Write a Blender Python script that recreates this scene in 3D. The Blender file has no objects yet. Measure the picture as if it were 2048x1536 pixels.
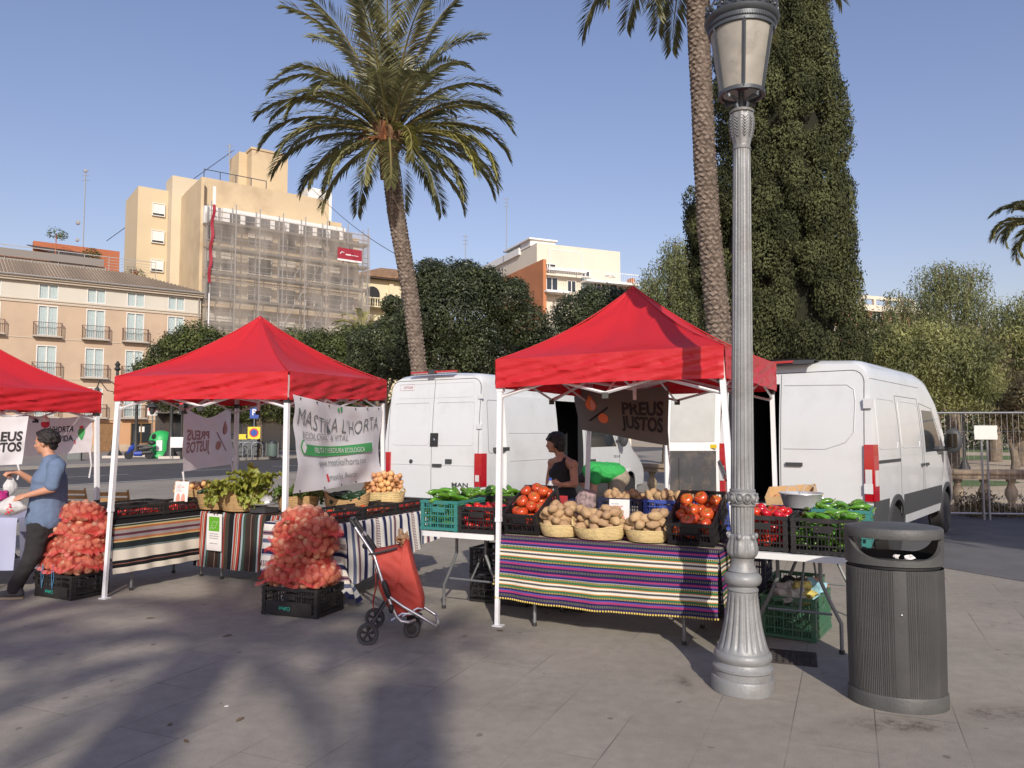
import bpy, bmesh, math, random
import numpy as np
from mathutils import Vector, Matrix, Euler, noise
cos, sin, MT, V_, NZ = math.cos, math.sin, Matrix.Translation, Vector, noise.noise
R = math.radians
PI = math.pi
rnd = random.Random(7)
scene = bpy.context.scene
C = scene.collection
CAM_H = 1.62
CAM_Y = -0.10
PITCH = R(3.62)
FPX = 1550.0
cam_d = bpy.data.cameras.new("camera")
cam_d.sensor_width = 36.0
cam_d.lens = 36.0 * FPX / 2048.0
cam_d.clip_end = 3000
cam_d.clip_start = 0.05
cam = bpy.data.objects.new("camera", cam_d)
cam.location = (0, CAM_Y, CAM_H)
cam.rotation_euler = (R(90) + PITCH, 0, 0)
C.objects.link(cam)
scene.camera = cam
scene.render.resolution_x = 1024
scene.render.resolution_y = 768
SUN_EL = R(28.5)
SUN_AZ = R(180 - 7.5)          # clockwise from +Y, behind the camera and a little to the right
w = bpy.data.worlds.new("World")
scene.world = w
w.use_nodes = True
nt = w.node_tree
bg = nt.nodes["Background"]
sky = nt.nodes.new("ShaderNodeTexSky")
sky.sky_type = 'NISHITA'
sky.sun_disc = False
sky.sun_elevation = SUN_EL
sky.sun_rotation = SUN_AZ
sky.air_density = 1.5
sky.dust_density = 1.0
sky.ozone_density = 3.0
tint = nt.nodes.new("ShaderNodeVectorMath"); tint.operation = 'MULTIPLY'; tint.inputs[1].default_value = (1.04, .87, 1.0)
nt.links.new(sky.outputs[0], tint.inputs[0]); nt.links.new(tint.outputs[0], bg.inputs[0])
bg.inputs[1].default_value = 0.125
sd = bpy.data.lights.new("sun", 'SUN')
sd.energy = 4.0
sd.angle = R(0.55)
sd.color = (1.0, 0.93, 0.83)
sun = bpy.data.objects.new("sun", sd)
to_sun = V_((sin(SUN_AZ) * cos(SUN_EL), cos(SUN_AZ) * cos(SUN_EL), sin(SUN_EL)))
sun.rotation_euler = to_sun.to_track_quat('Z', 'Y').to_euler()
C.objects.link(sun)
scene.view_settings.view_transform = 'Standard'
scene.view_settings.look = 'None'
scene.view_settings.exposure = 0.08
scene.view_settings.gamma = 1.0
scene.cycles.max_bounces = 6
scene.cycles.transparent_max_bounces = 12
scene.cycles.diffuse_bounces = 3
scene.cycles.glossy_bounces = 2
scene.cycles.transmission_bounces = 4
scene.cycles.use_denoising = True
def G(px, py, z=0.0):
 """ground point seen at a photo pixel"""
 ang = PITCH + math.atan((768 - py) / FPX)
 d = (z - CAM_H) / math.tan(ang)
 fw = d * cos(PITCH) + (z - CAM_H) * sin(PITCH)
 return V_(((px - 1024) / FPX * fw, d + CAM_Y, z))
def ZZ(py, Y):
 return CAM_H + (Y - CAM_Y) * math.tan(PITCH + math.atan((768 - py) / FPX))
def XX(px, Y, z=1.62):
 fw = (Y - CAM_Y) * cos(PITCH) + (z - CAM_H) * sin(PITCH)
 return (px - 1024) / FPX * fw
MATS = {}
def srgb(r, g, b):
 f = lambda c: (c / 255 / 12.92) if c / 255 <= .04045 else ((c / 255 + .055) / 1.055) ** 2.4
 return (f(r), f(g), f(b))
def mk(name):
 m = bpy.data.materials.new(name)
 m.use_nodes = True
 MATS[name] = m
 n = m.node_tree
 return m, n, n.nodes["Principled BSDF"]
def M(name, col, rough=.6, metal=0., var=.0, vs=6., bump=0., bs=40., spec=.5, rndv=0., coords='Object', dirt=None, ds=2., trans=0., coat=0., emis=None, stretch=None):
 if name in MATS:
  return MATS[name]
 m, n, b = mk(name)
 N, Lk = n.nodes, n.links
 b.inputs['Base Color'].default_value = (*col, 1)
 b.inputs['Roughness'].default_value = rough
 b.inputs['Metallic'].default_value = metal
 b.inputs['Specular IOR Level'].default_value = spec
 b.inputs['Coat Weight'].default_value = coat
 src = None
 if var or bump or dirt or rndv:
  tc = N.new('ShaderNodeTexCoord')
  co = tc.outputs[coords]
  if stretch:
   mp = N.new('ShaderNodeMapping'); mp.inputs['Scale'].default_value = stretch
   Lk.new(co, mp.inputs[0]); co = mp.outputs[0]
 if var:
  t = N.new('ShaderNodeTexNoise'); t.inputs['Scale'].default_value = vs; t.inputs['Detail'].default_value = 5
  Lk.new(co, t.inputs['Vector'])
  r = N.new('ShaderNodeMapRange')
  r.inputs[1].default_value = .3; r.inputs[2].default_value = .7
  r.inputs[3].default_value = 1 - var; r.inputs[4].default_value = 1 + var
  Lk.new(t.outputs[0], r.inputs[0])
  mx = N.new('ShaderNodeVectorMath'); mx.operation = 'SCALE'
  mx.inputs[0].default_value = col
  Lk.new(r.outputs[0], mx.inputs['Scale'])
  src = mx.outputs[0]
 if rndv:
  oi = N.new('ShaderNodeObjectInfo')
  hs = N.new('ShaderNodeHueSaturation')
  if src: Lk.new(src, hs.inputs['Color'])
  else: hs.inputs['Color'].default_value = (*col, 1)
  r1 = N.new('ShaderNodeMapRange'); r1.inputs[3].default_value = 1 - rndv; r1.inputs[4].default_value = 1 + rndv
  Lk.new(oi.outputs['Random'], r1.inputs[0]); Lk.new(r1.outputs[0], hs.inputs['Value'])
  r2 = N.new('ShaderNodeMapRange'); r2.inputs[3].default_value = .5 - rndv * .06; r2.inputs[4].default_value = .5 + rndv * .06
  Lk.new(oi.outputs['Random'], r2.inputs[0]); Lk.new(r2.outputs[0], hs.inputs['Hue'])
  src = hs.outputs[0]
 if dirt:
  t = N.new('ShaderNodeTexNoise'); t.inputs['Scale'].default_value = ds; t.inputs['Detail'].default_value = 8; t.inputs['Roughness'].default_value = .65
  Lk.new(co, t.inputs['Vector'])
  r = N.new('ShaderNodeMapRange'); r.inputs[1].default_value = .5; r.inputs[2].default_value = .75
  r.inputs[4].default_value = dirt[1]
  Lk.new(t.outputs[0], r.inputs[0])
  mx = N.new('ShaderNodeMix'); mx.data_type = 'RGBA'
  Lk.new(r.outputs[0], mx.inputs[0])
  if src: Lk.new(src, mx.inputs[6])
  else: mx.inputs[6].default_value = (*col, 1)
  mx.inputs[7].default_value = (*dirt[0], 1)
  src = mx.outputs[2]
 if src:
  Lk.new(src, b.inputs['Base Color'])
 if bump:
  t = N.new('ShaderNodeTexNoise'); t.inputs['Scale'].default_value = bs; t.inputs['Detail'].default_value = 4
  Lk.new(co, t.inputs['Vector'])
  bp = N.new('ShaderNodeBump'); bp.inputs['Strength'].default_value = bump; bp.inputs['Distance'].default_value = .02
  Lk.new(t.outputs[0], bp.inputs['Height']); Lk.new(bp.outputs[0], b.inputs['Normal'])
 if trans:
  tr = N.new('ShaderNodeBsdfTranslucent')
  tcol = [min(1, c * 1.3 + .01) for c in col]
  tr.inputs[0].default_value = (*tcol, 1)
  if src and not rndv and trans < .9: Lk.new(src, tr.inputs[0])
  ms = N.new('ShaderNodeMixShader'); ms.inputs[0].default_value = trans
  Lk.new(b.outputs[0], ms.inputs[1]); Lk.new(tr.outputs[0], ms.inputs[2])
  Lk.new(ms.outputs[0], N['Material Output'].inputs[0])
 if emis:
  b.inputs['Emission Color'].default_value = (*emis, 1); b.inputs['Emission Strength'].default_value = 1
 return m
def stripes(name, bands, rep=1., swap=False, trans=.0, freq=60):
 """bands: (width, colour, alternate colour or None); repeats along V, dots along U"""
 if name in MATS: return MATS[name]
 m, n, b = mk(name); N, Lk = n.nodes, n.links
 b.inputs['Roughness'].default_value = .9; b.inputs['Specular IOR Level'].default_value = .15
 uv = N.new('ShaderNodeUVMap'); uv.uv_map = 'UVMap'
 sp = N.new('ShaderNodeSeparateXYZ'); Lk.new(uv.outputs[0], sp.inputs[0])
 U, V = (1, 0) if swap else (0, 1)
 a = N.new('ShaderNodeMath'); a.operation = 'MULTIPLY'; a.inputs[1].default_value = rep; Lk.new(sp.outputs[V], a.inputs[0])
 fr = N.new('ShaderNodeMath'); fr.operation = 'FRACT'; Lk.new(a.outputs[0], fr.inputs[0])
 tot = sum(x[0] for x in bands)
 ramps = []
 for k in (1, 2):
  rp = N.new('ShaderNodeValToRGB'); rp.color_ramp.interpolation = 'CONSTANT'
  cr = rp.color_ramp; acc = 0
  for i, bd in enumerate(bands):
   col = bd[k] if k < len(bd) and bd[k] else bd[1]
   if i == 0: e = cr.elements[0]; e.position = 0
   elif i == 1: e = cr.elements[1]; e.position = acc / tot
   else: e = cr.elements.new(acc / tot)
   e.color = (*col, 1); acc += bd[0]
  Lk.new(fr.outputs[0], rp.inputs[0]); ramps.append(rp)
 q = N.new('ShaderNodeMath'); q.operation = 'MULTIPLY'; q.inputs[1].default_value = freq; Lk.new(sp.outputs[U], q.inputs[0])
 q2 = N.new('ShaderNodeMath'); q2.operation = 'FRACT'; Lk.new(q.outputs[0], q2.inputs[0])
 q3 = N.new('ShaderNodeMath'); q3.operation = 'GREATER_THAN'; q3.inputs[1].default_value = .5; Lk.new(q2.outputs[0], q3.inputs[0])
 mx = N.new('ShaderNodeMix'); mx.data_type = 'RGBA'
 Lk.new(q3.outputs[0], mx.inputs[0]); Lk.new(ramps[0].outputs[0], mx.inputs[6]); Lk.new(ramps[1].outputs[0], mx.inputs[7])
 wv = N.new('ShaderNodeTexNoise'); wv.inputs['Scale'].default_value = 260; Lk.new(uv.outputs[0], wv.inputs['Vector'])
 wr = N.new('ShaderNodeMapRange'); wr.inputs[1].default_value = .3; wr.inputs[2].default_value = .7; wr.inputs[3].default_value = .72; wr.inputs[4].default_value = 1.15; Lk.new(wv.outputs[0], wr.inputs[0])
 sc = N.new('ShaderNodeVectorMath'); sc.operation = 'SCALE'; Lk.new(mx.outputs[2], sc.inputs[0]); Lk.new(wr.outputs[0], sc.inputs['Scale'])
 Lk.new(sc.outputs[0], b.inputs['Base Color'])
 bp = N.new('ShaderNodeBump'); bp.inputs['Strength'].default_value = .4; bp.inputs['Distance'].default_value = .004
 Lk.new(wv.outputs[0], bp.inputs['Height']); Lk.new(bp.outputs[0], b.inputs['Normal'])
 return m
class MB:
 def __init__(s): s.v = []; s.f = []; s.m = []; s.uv = []; s.hasuv = False
 def add(s, vs, fs, mi=0, X=None, uv=None):
  o = len(s.v)
  for p in vs:
   p = V_(p)
   s.v.append(X @ p if X is not None else p)
  if uv: s.hasuv = True; s.uv += list(uv)
  else: s.uv += [(0, 0)] * len(vs)
  for f in fs:
   s.f.append([i + o for i in f]); s.m.append(mi)
  return o
 def box(s, c, sz, mi=0, rz=0., X=None, rx=0., ry=0.):
  hx, hy, hz = sz[0] / 2, sz[1] / 2, sz[2] / 2
  vs = [V_((x, y, z)) for x in (-hx, hx) for y in (-hy, hy) for z in (-hz, hz)]
  T = MT(c) @ Euler((rx, ry, rz)).to_matrix().to_4x4()
  if X is not None: T = X @ T
  s.add(vs, [(0, 1, 3, 2), (4, 6, 7, 5), (0, 4, 5, 1), (2, 3, 7, 6), (0, 2, 6, 4), (1, 5, 7, 3)], mi, T)
  return s
 def b2(s, x0, x1, y0, y1, z0, z1, mi=0, X=None):
  return s.box(((x0 + x1) / 2, (y0 + y1) / 2, (z0 + z1) / 2), (x1 - x0, y1 - y0, z1 - z0), mi, X=X)
 def tube(s, pts, r, n=8, mi=0, X=None, cap=True, flat=1.):
  pts = [V_(p) for p in pts]
  rs = r if isinstance(r, (list, tuple)) else [r] * len(pts)
  vs = []; up = V_((0, 0, 1)); pa = None
  for i, p in enumerate(pts):
   a = pts[min(i + 1, len(pts) - 1)] - pts[max(i - 1, 0)]
   if a.length < 1e-9: a = V_((0, 0, 1))
   a.normalize()
   if pa is None:
    q = up if abs(a.dot(up)) < .95 else V_((1, 0, 0))
    x = a.cross(q).normalized()
   else:
    x = (pa - a * pa.dot(a))
    x = x.normalized() if x.length > 1e-6 else a.orthogonal().normalized()
   pa = x; y = a.cross(x)
   for k in range(n):
    t = 2 * PI * k / n
    vs.append(p + x * cos(t) * rs[i] + y * sin(t) * rs[i] * flat)
  fs = []
  for i in range(len(pts) - 1):
   for k in range(n):
    fs.append((i * n + k, i * n + (k + 1) % n, (i + 1) * n + (k + 1) % n, (i + 1) * n + k))
  if cap:
   fs.append(tuple(range(n))[::-1]); fs.append(tuple((len(pts) - 1) * n + k for k in range(n)))
  s.add(vs, fs, mi, X); return s
 def lathe(s, prof, n=24, mi=0, X=None, mod=None, sx=1., sy=1., cap=True, a0=0., a1=2 * PI):
  """prof: (r, z) bottom to top; mod(theta, i) multiplies r"""
  full = abs(a1 - a0 - 2 * PI) < 1e-6
  nn = n if full else n + 1
  vs = []; fs = []
  for i, (r, z) in enumerate(prof):
   for k in range(nn):
    t = a0 + (a1 - a0) * k / n
    q = r * (mod(t, i) if mod else 1.)
    vs.append((q * cos(t) * sx, q * sin(t) * sy, z))
  for i in range(len(prof) - 1):
   for k in range(n):
    k2 = (k + 1) % nn if full else k + 1
    fs.append((i * nn + k, i * nn + k2, (i + 1) * nn + k2, (i + 1) * nn + k))
  if cap and full:
   if prof[0][0] > 1e-5: fs.append(tuple(range(nn))[::-1])
   if prof[-1][0] > 1e-5: fs.append(tuple((len(prof) - 1) * nn + k for k in range(nn)))
  s.add(vs, fs, mi, X); return s
 def grid(s, fn, nu, nv, mi=0, X=None, uvf=None):
  vs = []; uv = []
  for j in range(nv + 1):
   for i in range(nu + 1):
    vs.append(fn(i / nu, j / nv)); uv.append(uvf(i / nu, j / nv) if uvf else (i / nu, j / nv))
  fs = [(j * (nu + 1) + i, j * (nu + 1) + i + 1, (j + 1) * (nu + 1) + i + 1, (j + 1) * (nu + 1) + i) for j in range(nv) for i in range(nu)]
  s.add(vs, fs, mi, X, uv); return s
 def ell(s, c, r, n=12, m=8, mi=0, X=None, nz=0., seed=0., rot=None):
  vs = []; fs = []
  for j in range(m + 1):
   ph = PI * j / m
   for i in range(n):
    t = 2 * PI * i / n
    d = V_((sin(ph) * cos(t), sin(ph) * sin(t), -cos(ph)))
    k = 1 + nz * NZ(d * 1.7 + V_((seed, seed * 2, 0))) if nz else 1
    p = V_((d.x * r[0] * k, d.y * r[1] * k, d.z * r[2] * k))
    if rot: p = rot @ p
    vs.append(V_(c) + p)
  for j in range(m):
   for i in range(n):
    fs.append((j * n + i, j * n + (i + 1) % n, (j + 1) * n + (i + 1) % n, (j + 1) * n + i))
  s.add(vs, fs, mi, X); return s
 def extr(s, poly, z0, z1, mi=0, X=None):
  """polygon in xy (ccw) extruded in z"""
  n = len(poly)
  vs = [(p[0], p[1], z0) for p in poly] + [(p[0], p[1], z1) for p in poly]
  fs = [tuple(range(n))[::-1], tuple(range(n, 2 * n))] + [(i, (i + 1) % n, n + (i + 1) % n, n + i) for i in range(n)]
  s.add(vs, fs, mi, X); return s
 def mesh(s, name, mats, smooth=True, ang=38):
  me = bpy.data.meshes.new(name)
  me.from_pydata([tuple(p) for p in s.v], [], s.f)
  if not isinstance(mats, (list, tuple)): mats = [mats]
  for m in mats: me.materials.append(m)
  if len(mats) > 1: me.polygons.foreach_set('material_index', s.m)
  if s.hasuv:
   l = me.uv_layers.new(name='UVMap')
   idx = np.empty(len(me.loops), dtype=np.int32); me.loops.foreach_get('vertex_index', idx)
   l.data.foreach_set('uv', np.array(s.uv, dtype=np.float32)[idx].ravel())
  if smooth:
   me.polygons.foreach_set('use_smooth', [True] * len(me.polygons))
   me.set_sharp_from_angle(angle=R(ang))
  me.update()
  return me
 def build(s, name, mats, parent=None, smooth=True, ang=38, label=None, loc=None, rot=None):
  o = bpy.data.objects.new(name, s.mesh(name, mats, smooth, ang))
  C.objects.link(o)
  if parent is not None: o.parent = parent
  if loc is not None: o.location = loc
  if rot is not None: o.rotation_euler = rot
  if label: o['label'] = label
  return o
def thing(name, label, cat, loc=(0, 0, 0), rz=0., group=None):
 o = bpy.data.objects.new(name, None)
 o.empty_display_size = .2
 C.objects.link(o)
 o.location = loc; o.rotation_euler = (0, 0, rz)
 return tag(o, label, cat, group)
def tag(o, label, cat, group=None):
 o['label'] = label; o['category'] = cat
 if group: o['group'] = group
 return o
def struct(o):
 o['kind'] = 'structure'; return o
def dup(root, loc=None, rz=None, label=None, group=None, rot=None, parent=None, name=None):
 c = root.copy(); C.objects.link(c)
 if parent is not None: c.parent = parent
 if loc is not None: c.location = loc
 if rz is not None: c.rotation_euler = (0, 0, rz)
 if rot is not None: c.rotation_euler = rot
 if label: c['label'] = label
 if group: c['group'] = group
 for ch in list(root.children): dup(ch, parent=c)
 return c
def inst(me, name, loc, rot=(0, 0, 0), sc=1., parent=None):
 o = bpy.data.objects.new(name, me); C.objects.link(o)
 o.location = loc; o.rotation_euler = rot
 o.scale = (sc, sc, sc) if isinstance(sc, (int, float)) else sc
 if parent is not None: o.parent = parent
 return o
def baked(me, mods):
 """mesh after modifiers"""
 ob = bpy.data.objects.new('tmp', me); C.objects.link(ob)
 for t, kw in mods:
  md = ob.modifiers.new(t, t)
  for k, v in kw.items(): setattr(md, k, v)
 dg = bpy.context.evaluated_depsgraph_get()
 out = bpy.data.meshes.new_from_object(ob.evaluated_get(dg))
 bpy.data.objects.remove(ob)
 return out
def quads(name, P, mats, mi=None, parent=None, smooth=0, tri=False):
 """P: (n,4,3) numpy array of quads"""
 k = 3 if tri else 4
 n = P.shape[0]
 me = bpy.data.meshes.new(name)
 me.vertices.add(n * k); me.loops.add(n * k); me.polygons.add(n)
 me.vertices.foreach_set('co', P.reshape(-1).astype(np.float32))
 me.loops.foreach_set('vertex_index', np.arange(n * k, dtype=np.int32))
 me.polygons.foreach_set('loop_start', np.arange(0, n * k, k, dtype=np.int32))
 if not isinstance(mats, (list, tuple)): mats = [mats]
 for m in mats: me.materials.append(m)
 if mi is not None: me.polygons.foreach_set('material_index', mi.astype(np.int32))
 me.update(); me.validate()
 o = bpy.data.objects.new(name, me); C.objects.link(o)
 if parent is not None: o.parent = parent
 return o
_txt = {}
def text_mesh(s, bold=0., shear=0., maxe=None, spacing=1.):
 """flat lettering: vertices with cap height 1, x from 0; returns (verts, faces, width)"""
 key = (s, bold, shear, maxe, spacing)
 if key in _txt: return _txt[key]
 cu = bpy.data.curves.new('t', 'FONT'); cu.body = s; cu.size = 1.0; cu.offset = bold; cu.shear = shear; cu.resolution_u = 3; cu.space_character = spacing
 ob = bpy.data.objects.new('t', cu); C.objects.link(ob)
 dg = bpy.context.evaluated_depsgraph_get()
 me = bpy.data.meshes.new_from_object(ob.evaluated_get(dg))
 bpy.data.objects.remove(ob)
 bm = bmesh.new(); bm.from_mesh(me)
 bmesh.ops.remove_doubles(bm, verts=bm.verts, dist=1e-4)
 bmesh.ops.triangulate(bm, faces=bm.faces)
 if maxe:
  for _ in range(3):
   es = [e for e in bm.edges if e.calc_length() > maxe]
   if not es: break
   bmesh.ops.subdivide_edges(bm, edges=es, cuts=1)
  bmesh.ops.triangulate(bm, faces=bm.faces)
 bm.verts.ensure_lookup_table()
 k = 1 / .72
 vs = [(v.co.x * k, v.co.y * k) for v in bm.verts]
 x0 = min(v[0] for v in vs); x1 = max(v[0] for v in vs)
 vs = [(x - x0, y) for x, y in vs]
 fs = [[v.index for v in f.verts] for f in bm.faces]
 bm.free()
 _txt[key] = (vs, fs, x1 - x0)
 return _txt[key]
def put_text(mb, s, h, fn, u0, v0, mi=0, align='l', width=None, bold=.0, shear=0., maxe=None, spacing=1., tf=None):
 """fn(x, y) maps metric text plane to a point; h is cap height; (u0, v0) baseline start"""
 vs, fs, wd = text_mesh(s, bold, shear, maxe, spacing)
 kx = h if width is None else width / wd
 W = wd * kx
 off = {'l': 0, 'c': -W / 2, 'r': -W}[align]
 out = []
 for x, y in vs:
  X_, Y_ = u0 + off + x * kx, v0 + y * h
  if tf: X_, Y_ = tf(X_, Y_)
  out.append(fn(X_, Y_))
 mb.add(out, fs, mi)
def flat_fn(o, ex, ez, off):
 o, ex, ez = V_(o), V_(ex), V_(ez)
 n = ex.cross(ez).normalized() * off
 return lambda x, y: o + ex * x + ez * y + n
# ================================================================== SETTING
def plaza_mat():
 m, n, b = mk('plaza_slabs'); N, Lk = n.nodes, n.links
 g = N.new('ShaderNodeNewGeometry')
 mp = N.new('ShaderNodeMapping'); mp.inputs['Rotation'].default_value = (0, 0, R(-66.5)); Lk.new(g.outputs['Position'], mp.inputs[0])
 mp.inputs['Location'].default_value = (0.1, 0.13, 0)
 br = N.new('ShaderNodeTexBrick')
 br.inputs['Scale'].default_value = 1; br.inputs['Brick Width'].default_value = 1.27; br.inputs['Row Height'].default_value = .425
 br.inputs['Mortar Size'].default_value = .0038; br.inputs['Mortar Smooth'].default_value = .3; br.inputs['Bias'].default_value = 0
 br.inputs['Color1'].default_value = (.315, .282, .236, 1); br.inputs['Color2'].default_value = (.262, .236, .198, 1)
 br.inputs['Mortar'].default_value = (.10, .09, .08, 1)
 Lk.new(mp.outputs[0], br.inputs['Vector'])
 def noise_(sc, det=6, ro=.6):
  t = N.new('ShaderNodeTexNoise'); t.inputs['Scale'].default_value = sc; t.inputs['Detail'].default_value = det; t.inputs['Roughness'].default_value = ro
  Lk.new(g.outputs['Position'], t.inputs['Vector']); return t
 def mr(src, a, b_, c, d):
  r = N.new('ShaderNodeMapRange'); r.inputs[1].default_value = a; r.inputs[2].default_value = b_; r.inputs[3].default_value = c; r.inputs[4].default_value = d
  Lk.new(src, r.inputs[0]); return r.outputs[0]
 def mul(a, b_):
  x = N.new('ShaderNodeMath'); x.operation = 'MULTIPLY'; Lk.new(a, x.inputs[0]); Lk.new(b_, x.inputs[1]); return x.outputs[0]
 base = N.new('ShaderNodeMix'); base.data_type = 'RGBA'
 wear = mr(noise_(.7, 3).outputs[0], .46, .64, .05, .9)
 Lk.new(wear, base.inputs[0]); base.inputs[6].default_value = (.290, .260, .215, 1); Lk.new(br.outputs[0], base.inputs[7])
 f1 = mr(noise_(.45, 4).outputs[0], .3, .7, .86, 1.14)
 f2 = mr(noise_(9, 8, .7).outputs[0], .3, .7, .87, 1.13)
 f3 = mr(noise_(190, 3).outputs[0], .3, .7, .68, 1.34)
 k = mul(mul(f1, f2), f3)
 vo = N.new('ShaderNodeTexVoronoi'); vo.inputs['Scale'].default_value = 3.4; vo.inputs['Randomness'].default_value = 1
 wp = N.new('ShaderNodeVectorMath'); wp.operation = 'ADD'
 nn = noise_(6, 3); sc_ = N.new('ShaderNodeVectorMath'); sc_.operation = 'SCALE'; sc_.inputs['Scale'].default_value = .12
 Lk.new(nn.outputs[1], sc_.inputs[0]); Lk.new(g.outputs['Position'], wp.inputs[0]); Lk.new(sc_.outputs[0], wp.inputs[1]); Lk.new(wp.outputs[0], vo.inputs['Vector'])
 spot = mr(vo.outputs['Distance'], .06, .085, .62, 1.)
 st = mr(noise_(1.7, 9, .75).outputs[0], .57, .72, 1., .70)
 sx = N.new('ShaderNodeSeparateXYZ'); Lk.new(g.outputs['Position'], sx.inputs[0])
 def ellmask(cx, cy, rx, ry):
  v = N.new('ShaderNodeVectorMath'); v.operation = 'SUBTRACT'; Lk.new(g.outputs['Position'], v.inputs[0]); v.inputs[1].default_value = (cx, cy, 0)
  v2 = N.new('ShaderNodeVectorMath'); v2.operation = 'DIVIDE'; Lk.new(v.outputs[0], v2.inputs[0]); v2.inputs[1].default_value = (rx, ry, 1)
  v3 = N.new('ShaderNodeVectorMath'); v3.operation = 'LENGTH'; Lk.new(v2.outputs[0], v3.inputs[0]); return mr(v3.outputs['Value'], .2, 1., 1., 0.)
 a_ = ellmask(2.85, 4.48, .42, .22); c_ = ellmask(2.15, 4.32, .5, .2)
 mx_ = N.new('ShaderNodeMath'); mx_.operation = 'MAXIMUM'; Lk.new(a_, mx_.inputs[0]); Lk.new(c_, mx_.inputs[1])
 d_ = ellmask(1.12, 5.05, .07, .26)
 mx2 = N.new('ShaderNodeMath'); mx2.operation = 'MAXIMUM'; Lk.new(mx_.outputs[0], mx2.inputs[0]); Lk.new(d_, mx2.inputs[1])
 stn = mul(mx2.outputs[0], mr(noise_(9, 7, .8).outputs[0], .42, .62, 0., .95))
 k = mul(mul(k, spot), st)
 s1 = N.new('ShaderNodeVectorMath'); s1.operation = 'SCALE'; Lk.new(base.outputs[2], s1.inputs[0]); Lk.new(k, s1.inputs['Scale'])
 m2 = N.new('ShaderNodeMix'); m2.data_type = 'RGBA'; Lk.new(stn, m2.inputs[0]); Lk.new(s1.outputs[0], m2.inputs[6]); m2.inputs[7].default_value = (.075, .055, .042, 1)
 Lk.new(m2.outputs[2], b.inputs['Base Color'])
 b.inputs['Roughness'].default_value = .82; b.inputs['Specular IOR Level'].default_value = .3
 bp = N.new('ShaderNodeBump'); bp.inputs['Strength'].default_value = .35; bp.inputs['Distance'].default_value = .006
 ad = N.new('ShaderNodeMath'); ad.operation = 'ADD'; Lk.new(noise_(120, 4).outputs[0], ad.inputs[0]); Lk.new(mr(br.outputs['Fac'], 0, 1, 0, -1.2), ad.inputs[1])
 Lk.new(ad.outputs[0], bp.inputs['Height']); Lk.new(bp.outputs[0], b.inputs['Normal'])
 return m
def sheet(name, poly, z, mat):
 mb = MB(); mb.add([(p[0], p[1], z) for p in poly], [tuple(range(len(poly)))])
 return struct(mb.build(name, mat, smooth=0))
m_soil = M('park_soil', (.42, .34, .24), .95, var=.18, vs=.6, bump=.3, bs=8, coords='Object')
m_asph = M('road_asphalt', (.062, .06, .062), .8, var=.2, vs=1.4, bump=.3, bs=60, dirt=((.09, .088, .085), .6), ds=.5)
m_pave = M('far_pavement', (.21, .19, .175), .85, var=.12, vs=1.1, bump=.2, bs=20)
m_kerb = M('kerb_stone', (.36, .33, .29), .8, var=.12, vs=2)
m_grass = M('park_grass', (.10, .15, .045), .95, var=.35, vs=3, bump=.6, bs=30)
sheet('ground', [(-700, -60), (700, -60), (700, 1500), (-700, 1500)], -.008, m_soil)
rd = V_((.50, .866, 0)); rn = V_((-.866, .50, 0))
NE = V_((-9.6, 31.0, 0)); FE = V_((-14.9, 48.5, 0)); rd2 = V_((.43, .903, 0))
n0, n1 = NE - rd * 60, NE + rd * 60
f0, f1 = FE - rd2 * 70, FE + rd2 * 60
sheet('plaza', [(-60, -30), (40, -30), (40, 10), (16.4, 14.9), (7.3, 15.6), (6.5, 30), (n1.x, n1.y), (n0.x, n0.y)], 0.0, plaza_mat())
sheet('road', [(n0.x, n0.y), (n1.x, n1.y), (f1.x, f1.y), (f0.x, f0.y)], -.004, m_asph)
mbl = MB()
m_line = M('road_paint', (.55, .54, .5), .7, dirt=((.2, .2, .2), .7), ds=3)
for k in range(-14, 14):
 a = NE * .62 + FE * .38 + (rd + rd2) * .5 * (k * 5.2); b_ = a + rd * 2.6
 mbl.add([a + rn * .06, a - rn * .06, b_ - rn * .06, b_ + rn * .06], [(0, 1, 2, 3)])
a = NE + rn * .35 - rd * 55; b_ = NE + rn * .35 + rd * 50
mbl.add([a + rn * .09, a - rn * .09, b_ - rn * .09, b_ + rn * .09], [(0, 1, 2, 3)])
o = mbl.build('road_markings', m_line, smooth=0, loc=(0, 0, .0)); struct(o)
fn_ = V_((-rd2.y, rd2.x, 0))
mb = MB()
mb.extr([(f0.x, f0.y), (f1.x, f1.y), (f1.x + fn_.x * .28, f1.y + fn_.y * .28), (f0.x + fn_.x * .28, f0.y + fn_.y * .28)], -.05, .14)
struct(mb.build('kerb', m_kerb, smooth=0))
mb = MB(); q0 = f0 + fn_ * .28; q1 = f1 + fn_ * .28
mb.extr([(q0.x, q0.y), (q1.x, q1.y), (q1.x + fn_.x * 60, q1.y + fn_.y * 60), (q0.x + fn_.x * 60, q0.y + fn_.y * 60)], -.05, .136)
struct(mb.build('pavement', m_pave, smooth=0))
sheet('shade_patch', [(4.55, 10.7), (5.64, 8.35), (7.9, 3.4), (24, 3.4), (24, 13.9), (16.4, 14.9), (7.3, 15.6), (6.0, 15.6)], .004, M('shade_patch_dark', (.115, .112, .112), .85, var=.15, vs=2, bump=.3, bs=60))  # tree shade beside the right van, painted as a darker sheet over the ground
for nm, cx, cy, rx, ry in (('lawn', 26, 52, 14, 5), ('lawn', 13.5, 25.5, 3.2, 1.8), ('lawn', 14.5, 34, 1.6, 1.2), ('lawn', 60, 75, 30, 14)):
 sheet(nm, [(cx + rx * cos(t) * (1 + .15 * sin(3 * t)), cy + ry * sin(t)) for t in [2 * PI * k / 28 for k in range(28)]], .002, m_grass)
dr = thing('drain_cover', 'dark cast iron drain cover in the paving right of the lamp post base', 'drain cover', (1.98, 5.62, .004), R(-20))
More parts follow.
